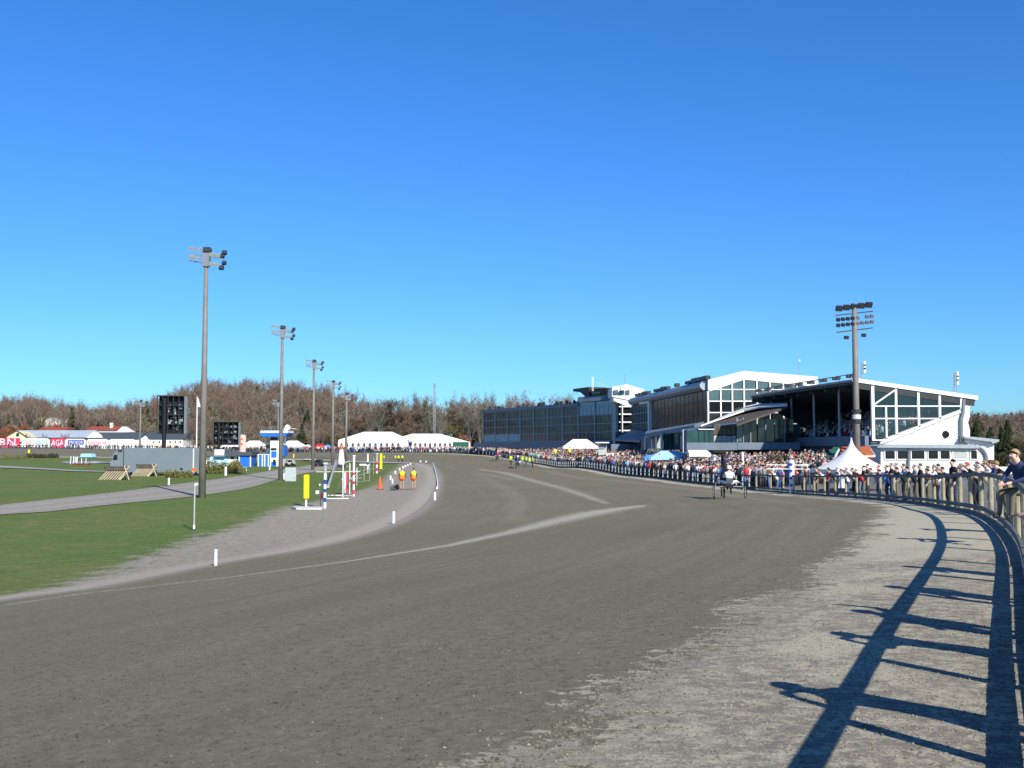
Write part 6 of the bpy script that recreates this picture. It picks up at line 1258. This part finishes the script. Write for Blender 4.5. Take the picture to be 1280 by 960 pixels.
rl.bar((X(328),d-.6,Zy(534)),(X(353),d-.6,Zy(533.6)), .05); rl.bar((X(328),d-.6,Zy(536)),(X(353),d-.6,Zy(535.6)), .03); rl.build('roof_railing', 'steel', t)
MB().tube([(X(337.3),d,Zy(538)),(X(337.3),d,Zy(528.5))], .05, 6).build('aerial', 'steel', t); MB().tube([(X(337.3),d,Zy(529)),(X(337.3),d,Zy(527.8))], .13, 6).build('aerial_tip', 'orange', t)
MB().tube([(X(357),d,Zy(538)),(X(358),d,Zy(535)),(X(360),d-.3,Zy(534))], [.45,.4,.5], 8).build('searchlight', 'white_paint', t); MB().bar((X(361),d,Zy(535)),(X(371),d,Zy(536.3)), .08).build('boom', 'offwhite', t)
MB().box(X(323.5),X(338),d-.4,d-.1,b.z,Zy(568)).build('porch', 'blue_paint', t); 
for x in (323.5, 328.5, 331.5, 336): MB().box(X(x),X(x)+.18,d-.5,d-.38,b.z,Zy(568)).build('porch_post', 'white_paint', t)
MB().box(X(323.2),X(338.2),d-.55,d-.3,Zy(568.6),Zy(567.8)).build('porch_beam', 'white_paint', t); MB().box(X(342),X(345),d-.1,d-.05,Zy(581),Zy(574.5)).build('doorway', 'black', t)
b = gp(292, 583.5); d = b.y; X = lambda px: P(px, 0, d).x; Zy = lambda py: P(0, py, d).z
t = thing('blue_shed', b, 'blue shed with flat dark roof between the olive bush and the control tower', 'shed')
MB().box(X(299.5),X(314),d,d+4,b.z-.3,Zy(569.5)).build('wall', 'blue_paint', t); MB().box(X(284),X(299.4),d+.5,d+4,b.z-.3,Zy(570)).build('white_wall', 'white_paint', t); MB().box(X(262),X(283.9),d+.4,d+4,b.z-.3,Zy(571)).build('light_wall', 'parasol_light', t)
MB().box(X(281),X(316),d-.4,d+4.4,Zy(569.4),Zy(565)).build('roof', 'slate', t); MB().box(X(298.8),X(300.2),d-.1,d,b.z,Zy(569.5)).build('corner_post', 'white_paint', t); MB().box(X(313),X(314.4),d-.1,d,b.z,Zy(569.5)).build('corner_post', 'white_paint', t)
MB().box(X(288),X(292),d+.42,d+.5,Zy(574),Zy(571)).build('window', 'glass_dark', t); MB().box(X(296),X(299),d+.42,d+.5,Zy(575),Zy(571)).build('window', 'glass_dark', t)
MB().box(X(269.5),X(281.5),d-.5,d-.1,Zy(569),Zy(561.8)).build('sign_box', 'white_paint', t); MB().box(X(269),X(282),d-.45,d,Zy(571),Zy(569.2)).build('sign_base', 'blue_grey', t)
b = gd(304, 255); t = thing('pink_column', b, 'pale pink inflatable column with two orange bands by the lower video screen', 'column'); z0, z1 = b.z, P(0, 543.5, 255).z; r = 4*255/F
MB().tube([b, Vector((b.x,b.y,z1-.3)), Vector((b.x,b.y,z1))], [r, r, r*.7], 16).build('column', 'pink', t)
for y in (549, 555): z = P(0,y,255).z; MB().box(b.x-r*.8, b.x+r*.3, b.y-r-.05, b.y-r*.6, z-.2, z+.2).build('orange_band', 'orange', t)
# tents and vehicles on the far side
popup(291, 268, 281, 302, 554.5, 557, 'low white tent between lower video screen and pink column', dep=6); popup(318, 270, 306, 331, 550.8, 557.5, 'white marquee roof right of the pink column', ridge=.25, dep=8); popup(363, 268, 352, 381, 550.8, 558, 'white tent right of the blue control tower', ridge=.3, dep=8); popup(398, 266, 393, 407, 555, 559, 'red canopy behind the third mast', 'red_paint', .3, 'sun_canopy', 'canopy'); popup(409, 265, 405, 414, 556, 560, 'blue and white canopy right of the red one', 'parasol_blue', .3, 'sun_canopy', 'canopy')
cart2 = 0
for px, w_, lab, m in ((374, 7, 'grey van parked beyond the far turn right of the control tower', 'grey_box'), (384, 6, 'white van parked beyond the far turn left of the third mast', 'white_paint')):
    d = 272; c = gd(px, d); u = d/F; tt2 = thing('parked_van', c, lab, 'van'); x0, x1 = c.x-w_/2*u, c.x+w_/2*u; H = P(0, 556, d).z
    MB().prism([(x0,d,c.z+.4),(x0,d,H-.8),(x0+.5,d,H),(x1,d,H),(x1,d,c.z+.4)], (0,2,0)).build('body', m, tt2); MB().box(x0+.5,x1-.2,d-.03,d,H-.8,H-.25).build('window', 'glass_dark', tt2)
    for x in (x0+.3, x1-.4): MB().tube([(x,d-.05,c.z+.35),(x,d+.2,c.z+.35)], .35, 12).build('wheel', 'tyre', tt2)
# ---------------------------------------------------------------- stables and boards on the far left
D0 = 318; X = lambda px, d=D0: P(px, 0, d).x; Zy = lambda py, d=D0: P(0, py, d).z
def stable(name, xa, xb, ye, yr, wallm, roofm, label, d=D0, gable_at=None, dep=10, yb=561, cat='building'):
    t = thing(name, Vector((X((xa+xb)/2, d), d, Zy(yb, d))), label, cat)
    MB().box(X(xa,d), X(xb,d), d, d+dep, Zy(yb,d)-2, Zy(ye,d)).build('wall', wallm, t)
    MB().prism([(X(xa,d)-.3,d-.5,Zy(ye,d)),(X(xa,d)-.3,d+dep/2,Zy(yr,d)),(X(xa,d)-.3,d+dep+.4,Zy(ye,d))], (X(xb,d)-X(xa,d)+.6,0,0)).build('roof', roofm, t); return t
t1 = stable('long_stable', 13, 112, 547, 537.5, 'slate', 'pale_roof', 'long stable with pale blue grey roof behind the advertising boards, far left', d=327)
t2 = stable('dark_roofed_stable', 112, 176, 548.5, 540, 'white_clad', 'slate', 'white stable with dark slate roof between advertising boards and taller screen')
MB().prism([(X(109),D0-.8,Zy(547.2)),(X(118),D0-.8,Zy(539.6)),(X(128),D0-.8,Zy(547.2))], (0,3,0)).build('gable', 'white_clad', t2)
t3 = stable('round_window_stable', 177, 229, 548.5, 540, 'white_clad', 'slate', 'white stable with round windows and slate roof behind the taller video screen')
MB().prism([(X(176),D0-.6,Zy(561)),(X(176),D0-.6,Zy(549)),(X(182),D0-.6,Zy(545)),(X(187),D0-.6,Zy(550)),(X(187),D0-.6,Zy(561))], (0,1,0)).build('gable', 'white_clad', t3)
for x in (192, 199.3, 213, 219.5, 225.5): MB().tube([(X(x),D0-.05,Zy(552.5)),(X(x),D0+.1,Zy(552.5))], .28, 14).build('round_window', 'black', t3)
for a, b_ in ((193, 202), (210, 217)): MB().box(X(a),X(b_),D0-.04,D0,Zy(560),Zy(554.5)).build('yellow_door', 'cream', t3)
tc_ = thing('yellow_cottage', Vector((X(22,316),316,3)), 'pale yellow gabled cottage behind the boards at far left', 'house'); MB().prism([(X(7,316),316,Zy(552,316)),(X(9,316),316,Zy(545.5,316)),(X(21,316),316,Zy(538.8,316)),(X(33,316),316,Zy(546,316)),(X(33,316),316,Zy(552,316))], (0,7,0)).build('wall', 'cream', tc_)
MB().bar((X(7,316),315.8,Zy(546.3,316)),(X(21,316),315.8,Zy(538.2,316)), .2,.25).build('verge_board', 'board_brown', tc_); MB().bar((X(21,316),315.8,Zy(538.2,316)),(X(33.5,316),315.8,Zy(545.8,316)), .2,.25).build('verge_board', 'board_brown', tc_); MB().box(X(20.3,316),X(23.8,316),315.93,316,Zy(545.5,316),Zy(541.5,316)).build('window', 'glass_dark', tc_)
def redroof(xa, xb, ye, yr, d, label, wall='white_clad', g=True):
    t = stable('red_roofed_house', xa, xb, ye, yr, wall, 'red_brick_roof', label, d, dep=9, yb=550, cat='house'); return t
redroof(48, 80, 538, 533.5, 340, 'house with dark red roof below the white flat block, far left'); ta = redroof(108, 150, 538, 532.5, 340, 'long red brown roofed house behind the dark roofed stable')
MB().prism([(X(144,338),338,Zy(541,338)),(X(153,338),338,Zy(533,338)),(X(164,338),338,Zy(540,338))], (0,4,0)).build('white_gable', 'white_clad', ta); MB().box(X(137,342),X(140,342),342,343,Zy(535,342),Zy(528.5,342)).build('chimney', 'white_clad', ta)
redroof(-6, 20, 541, 535, 345, 'red roofed cottage at the far left picture edge', 'red_hut')
tw = thing('white_flat_block', Vector((X(69,360),360,6)), 'white flat roofed block on the slope above the red roof, far left', 'building'); MB().box(X(51,360),X(87,360),360,368,5,Zy(523.2,360)).build('wall', 'white_clad', tw); MB().box(X(50.5,360),X(87.5,360),359.7,368.3,Zy(523.2,360),Zy(522.6,360)).build('roof_edge', 'offwhite', tw); MB().box(X(66,359),X(71,359),358.8,359.5,Zy(534,359),Zy(531.6,359)).build('red_dormer', 'red_paint', tw)
for i, (px, py, lab) in enumerate(((318, 0, 'orange red roofed house among the trees above the left marquee'),)):
    pass
redroof(455, 482, 539, 534.5, 330, 'pale orange roofed house glimpsed through trees above the left marquee', 'cream'); redroof(538, 556, 540, 535, 335, 'red roofed house glimpsed behind the right marquee', 'red_hut')
DA = 313
def board(xa, xb, yt, yb, m, label, txt=None, tm='white_paint', cham=True, size=2.2, sx=1., d=DA):
    t = thing('advertising_board', Vector((X((xa+xb)/2,d),d,Zy(yb,d))), label, 'board', 'advertising boards along the back straight'); c = 2.0 if cham else .01
    pts_ = [(X(xa,d),d,Zy(yb,d)),(X(xa,d),d,Zy(yt+c,d)),(X(xa+c*1.2,d),d,Zy(yt,d)),(X(xb-c*1.2,d),d,Zy(yt,d)),(X(xb,d),d,Zy(yt+c,d)),(X(xb,d),d,Zy(yb,d))]
    MB().prism(pts_, (0,.3,0)).build('panel', m, t)
    if txt:
        parts_ = txt if isinstance(txt, list) else [(txt, (xa+xb)/2, (yt+yb)/2, tm, size, sx)]
        for s, px, py, mm, sz, sxx in parts_: text(s, sz, mm, t, (X(px,d), d-.05, Zy(py,d)), width=sxx*d/F)
    return t
board(-14, 24.5, 547.6, 559.5, 'ad_red', 'deep pink advertising board reading ERN at the far left edge', [('ERN', 6, 552.8, 'white_paint', 2.9, 27)], cham=False)
board(27.5, 62, 548, 559, 'white_paint', 'white advertising board reading AIRDANCER in pink and blue letters', [('AIR', 36, 553, 'ad_orange', 1.9, 9), ('DANCER', 51, 553, 'ad_cyan', 1.9, 18)])
board(63.5, 81, 548, 559.3, 'ad_red', 'deep pink advertising board with white AGA lettering', [('AGA', 72.2, 554, 'white_paint', 2.7, 15)], cham=False)
t = board(81.4, 107, 548.5, 559.3, 'white_paint', 'white advertising board with a dark blue PROJOB panel'); MB().box(X(85,DA),X(105,DA),DA-.06,DA-.01,Zy(555.8,DA),Zy(550,DA)).build('blue_panel', 'ad_blue', t); text('PROJOB', 1.15, 'white_paint', t, (X(95,DA),DA-.1,Zy(553,DA)), width=17*DA/F)
board(108.5, 135, 548.8, 560, 'white_paint', 'white advertising board reading Flying Fiery AB in pink letters', [('Flying Fiery AB', 121.8, 553.6, 'ad_red', 1.6, 23)])
board(136.6, 169, 549, 560.5, 'white_paint', 'blank white board right of the Flying Fiery board'); board(170, 176.5, 551, 560.5, 'white_paint', 'narrow white board with a small dark round window', cham=False)
# ---------------------------------------------------------------- trees
def tree_proto(kind, seed, nt, tw):
    rnd = random.Random(seed); tr = MB(); cr = MB()
    H = {'birch': 15, 'round': 14, 'bud': 12, 'spruce': 14, 'red': 9}[kind]
    def twig(p, L, d0, w):
        d = (d0+Vector((rnd.gauss(0,.5), rnd.gauss(0,.5), rnd.gauss(.25,.45)))).normalized(); s = d.cross(Vector((rnd.gauss(0,1), rnd.gauss(0,1), rnd.gauss(0,1)))).normalized()*w; q = p+d*L; cr.quad([p-s, p+s, q])
    if kind == 'spruce':
        tr.tube([(0,0,0),(0,0,H*.95)], [.2,.03], 5)
        for i in range(nt):
            k = rnd.random()**.8; z = H*(.12+.86*k); r = (1-k)*3.2*rnd.uniform(.5, 1.05)+.15; a = rnd.uniform(0, 6.283); p = Vector((r*math.cos(a), r*math.sin(a), z-r*.25)); s = Vector((-math.sin(a), math.cos(a), 0))*tw*3; cr.quad([p-s, Vector((p.x*.35, p.y*.35, z+.1)), p+s, p*1.0+Vector((math.cos(a)*.4, math.sin(a)*.4, -.35))])
        return tr, cr
    ends = []
    def br(p, d, L, r, lev):
        q = p+d*L*.5+Vector((rnd.gauss(0,.1),rnd.gauss(0,.1),0))*L*.3; e_ = p+d*L; 
        if lev < 3: tr.tube([p, q, e_], [r, r*.75, r*.5], 4 if lev else 6, cap=False)
        else: cr.tube([p, e_], [r, r*.4], 3, cap=False)
        ends.append((q, d, lev)); ends.append((e_, d, lev))
        if lev >= 3: return
        n = {0: 7, 1: 4, 2: 3}[lev]
        for i in range(n):
            f = rnd.uniform(.35, 1.0) if lev else .32+.68*(i+.5)/n; sp = {'birch': .42, 'round': .85, 'bud': .75, 'red': .9}[kind]
            a = rnd.uniform(0, 6.283); dd = (d+Vector((math.cos(a), math.sin(a), rnd.uniform(-.05, .35)))*sp).normalized(); br(p+d*L*f, dd, L*rnd.uniform(.38, .58), r*.5, lev+1)
    br(Vector((0,0,0)), Vector((rnd.gauss(0,.03), rnd.gauss(0,.03), 1)).normalized(), H*(.72 if kind == 'birch' else .55), .2, 0)
    ee = [e_ for e_ in ends if e_[2] >= 1]
    for i in range(nt): p, d, l = rnd.choice(ee); twig(p+Vector((rnd.gauss(0,.35), rnd.gauss(0,.35), rnd.gauss(0,.3))), rnd.uniform(.5, 1.5), d, tw*rnd.uniform(.6, 1.4))
    return tr, cr
PR = {}
def proto(key, kind, seed, nt, tw, bark, crown):
    a, b = tree_proto(kind, seed, nt, tw); x = a.build('trunk', bark, None, link=False).data; y = b.build('crown', crown, None, link=False).data; PR[key] = (x, y, a, b)
for i in range(3): proto('birch%d' % i, 'birch', 10+i, 1700, .035, 'bark_birch', ['twigs_brown', 'twigs_brown', 'twigs_grey'][i])
for i in range(3): proto('round%d' % i, 'round', 20+i, 3200, .042, 'bark', ['twigs_grey', 'twigs_brown', 'twigs_grey'][i])
proto('bud0', 'bud', 30, 2200, .06, 'bark', 'twigs_bud'); proto('spruce0', 'spruce', 40, 800, .12, 'bark', 'needles'); proto('pine0', 'round', 41, 1600, .12, 'bark', 'needles'); proto('red0', 'red', 50, 900, .06, 'bark', 'twigs_red')
def tree(key, x, y, s, label, group, sink=.2, wide=1.):
    o = bpy.data.objects.new('pine_tree' if 'pine' in key else 'bare_tree', None); COL.objects.link(o); o.location = (x, y, G(x, y)-sink); o.rotation_euler.z = random.uniform(0, 6.28); o.scale = (s*wide, s*wide, s); tag(o, label, 'tree', group)
    a = bpy.data.objects.new('trunk', PR[key][0]); b = bpy.data.objects.new('crown', PR[key][1])
    for q in (a, b): COL.objects.link(q); q.parent = o
    return o
TN = {'birch': 'slender bare birch with pale trunk', 'round': 'broad crowned bare grey tree', 'bud': 'olive green budding tree', 'spruce': 'dark evergreen spruce', 'pine': 'dark green round crowned pine', 'red': 'rusty red budding tree'}
def zone_t(px): return 'above the stables at far left' if px < 190 else 'on the ridge behind the video screens' if px < 300 else 'on the ridge behind the blue tower' if px < 380 else 'on the ridge between the masts' if px < 440 else 'behind the left marquee' if px < 510 else 'behind the right marquee' if px < 590 else 'left of the glass block'
n_t = 0; TL = []
def put(key, px, d, s, wide=1.):
    global n_t
    k = key[:-1]; x = (px-640)/F*d; TL.append((tree(key, x, d, s*(.88 if px < 430 else .97), 'tree', None, wide=wide), k, px)); n_t += 1
# the fringe at the foot of the wood and the skyline
for px in np.arange(-40, 430, 7.5):
    d = random.uniform(432, 446); put('birch%d' % random.randrange(3) if (px > 190 or random.random() < .3) else 'round%d' % random.randrange(3), px+random.uniform(-3, 3), d, random.uniform(.68, .9))
for px in np.arange(-40, 440, 6.8):
    d = random.uniform(385, 425); put(random.choice(['birch0', 'birch1', 'birch2', 'round0', 'round1', 'birch1']), px+random.uniform(-3, 3), d, random.uniform(.7, .95))
for px in np.arange(-40, 440, 11):
    d = random.uniform(350, 378); put(random.choice(['round0', 'round2', 'bud0', 'round1', 'birch2', 'red0']), px+random.uniform(-4, 4), d, random.uniform(.65, .9))
for px, s, k, w_ in ((442,.95,'birch1',1),(452,1.0,'round1',1),(463,.9,'birch0',1),(474,1.15,'round1',1.1),(490,1.28,'round1',1.3),(505,1.1,'round0',1.1),(518,1.05,'birch0',1),(530,1.02,'birch2',1),(541,1.0,'round2',1),(553,1.08,'bud0',1.1),(562,1.0,'birch1',1),(574,1.0,'round0',1),(585,1.15,'round2',1.15),(598,1.1,'round0',1.1),(611,1.0,'birch2',1),(624,1.0,'round1',1),(637,1.0,'round0',1),(650,.95,'round2',1),(663,1.0,'birch1',1),(676,.95,'round1',1),(688,.9,'round0',1)):
    put(k, px, random.uniform(300, 325), s*.95, w_*1.15)
for px in np.arange(436, 600, 9): put(random.choice(['bud0', 'round0', 'red0', 'round1', 'birch2']), px+random.uniform(-3, 3), random.uniform(288, 298), random.uniform(.55, .75))
for px, d, s in ((91, 395, .80), (98, 398, .78), (104, 392, .7), (287, 415, .8), (292, 418, .75), (-10, 400, .8), (31, 370, .6), (60, 400, .7), (205, 420, .7)): put('pine0', px, d, s, 1.1)
for px in (3, 9, 15, 22, 28): put('red0', px, random.uniform(326, 340), random.uniform(.8, 1.1))
for px in (35, 57, 80, 84): put('birch2', px, 314.6+random.uniform(0, .6), .30, 1)
dt_ = {}
for o_, k, px in TL: dt_.setdefault((k, zone_t(px)), []).append((px, o_))
for (k, zn), L_ in dt_.items():
    L_.sort(key=lambda r: r[0])
    for n_, (px, o_) in enumerate(L_): tag(o_, TN[k]+' '+zn+('' if len(L_) == 1 or len(L_) > 12 else ', '+ORD[n_]), None, f'{k} trees {zn}')
# the mass of the wood behind: one object
def wood_mass(name, pts, keys, label, dens=1.):
    Vs = []; Ts = []; Ms = []; off = 0; mats = ['bark', 'twigs_brown', 'twigs_grey', 'twigs_bud', 'needles']; cache = {}
    for k in set(keys):
        a, b = lo[k]; arrs = []
        for mb, m in ((a, 0), (b, lo_m[k])):
            me = mb.build('x', 'bark', None, link=False).data; me.calc_loop_triangles(); arrs.append((np.array([v.co[:] for v in me.vertices]), np.array([t_.vertices[:] for t_ in me.loop_triangles]), m))
        cache[k] = arrs
    for (x, y, z, s, w_), k in zip(pts, keys):
        r = random.uniform(0, 6.28); c, s_ = math.cos(r), math.sin(r)
        for V, Tn, m in cache[k]:
            Vs.append(np.column_stack([(V[:,0]*c-V[:,1]*s_)*s*w_+x, (V[:,0]*s_+V[:,1]*c)*s*w_+y, V[:,2]*s+z])); Ts.append(Tn+off); Ms.append(np.full(len(Tn), m)); off += len(V)
    VV = np.vstack(Vs); TT = np.vstack(Ts); me = bpy.data.meshes.new(name); me.vertices.add(len(VV)); me.vertices.foreach_set('co', VV.ravel()); me.loops.add(TT.size); me.loops.foreach_set('vertex_index', TT.ravel().astype(np.int32)); me.polygons.add(len(TT)); me.polygons.foreach_set('loop_start', np.arange(0, TT.size, 3, dtype=np.int32))
    for m in mats: me.materials.append(M[m])
    me.polygons.foreach_set('material_index', np.concatenate(Ms).astype(np.int32)); me.update(calc_edges=True)
    o = bpy.data.objects.new(name, me); COL.objects.link(o); return tag(o, label, 'woodland', kind='stuff')
lo = {'b': tree_proto('birch', 71, 420, .06), 'r': tree_proto('round', 72, 520, .08), 'g': tree_proto('bud', 73, 420, .09), 's': tree_proto('spruce', 74, 350, .16)}; lo_m = {'b': 1, 'r': 2, 'g': 3, 's': 4}
pts_, keys_ = [], []
for _ in range(620):
    px = random.uniform(-60, 440); d = random.uniform(345, 450); x = (px-640)/F*d; pts_.append((x, d, G(x, d)-.2, random.uniform(.65, .95), 1)); keys_.append(random.choices('brgs', [.42, .40, .12, .06])[0])
for _ in range(230):
    px = random.uniform(180, 445); d = random.uniform(303 if px > 236 else 332, 352); x = (px-640)/F*d; pts_.append((x, d, G(x, d)-.3, random.uniform(.35, .6), 1.2)); keys_.append(random.choices('brgs', [.25, .5, .22, .03])[0])
for _ in range(170):
    px = random.uniform(425, 760); d = random.uniform(318, 380); x = (px-640)/F*d; pts_.append((x, d, G(x, d)-.2, random.uniform(.8, 1.15), 1)); keys_.append(random.choices('brgs', [.3, .58, .1, .02])[0])
wood_mass('woodland', pts_, keys_, 'dense bare spring wood covering the hill behind the far turn')
pts_, keys_ = [], []
for _ in range(1000):
    d = random.uniform(150, 520) if random.random() < .5 else random.uniform(230, 520); px = random.uniform(1160 if d > 215 else 1232, 1420); x = (px-640)/F*d; pts_.append((x, d, G(x, d)-.2, random.uniform(.5, .72)*(1 if d > 360 else .8 if d > 215 else .5), 1.3)); keys_.append(random.choices('brgs', [.2, .35, .1, .35])[0])
wood_mass('hillside_wood', pts_, keys_, 'dark mixed wood on the far hill right of the stand')
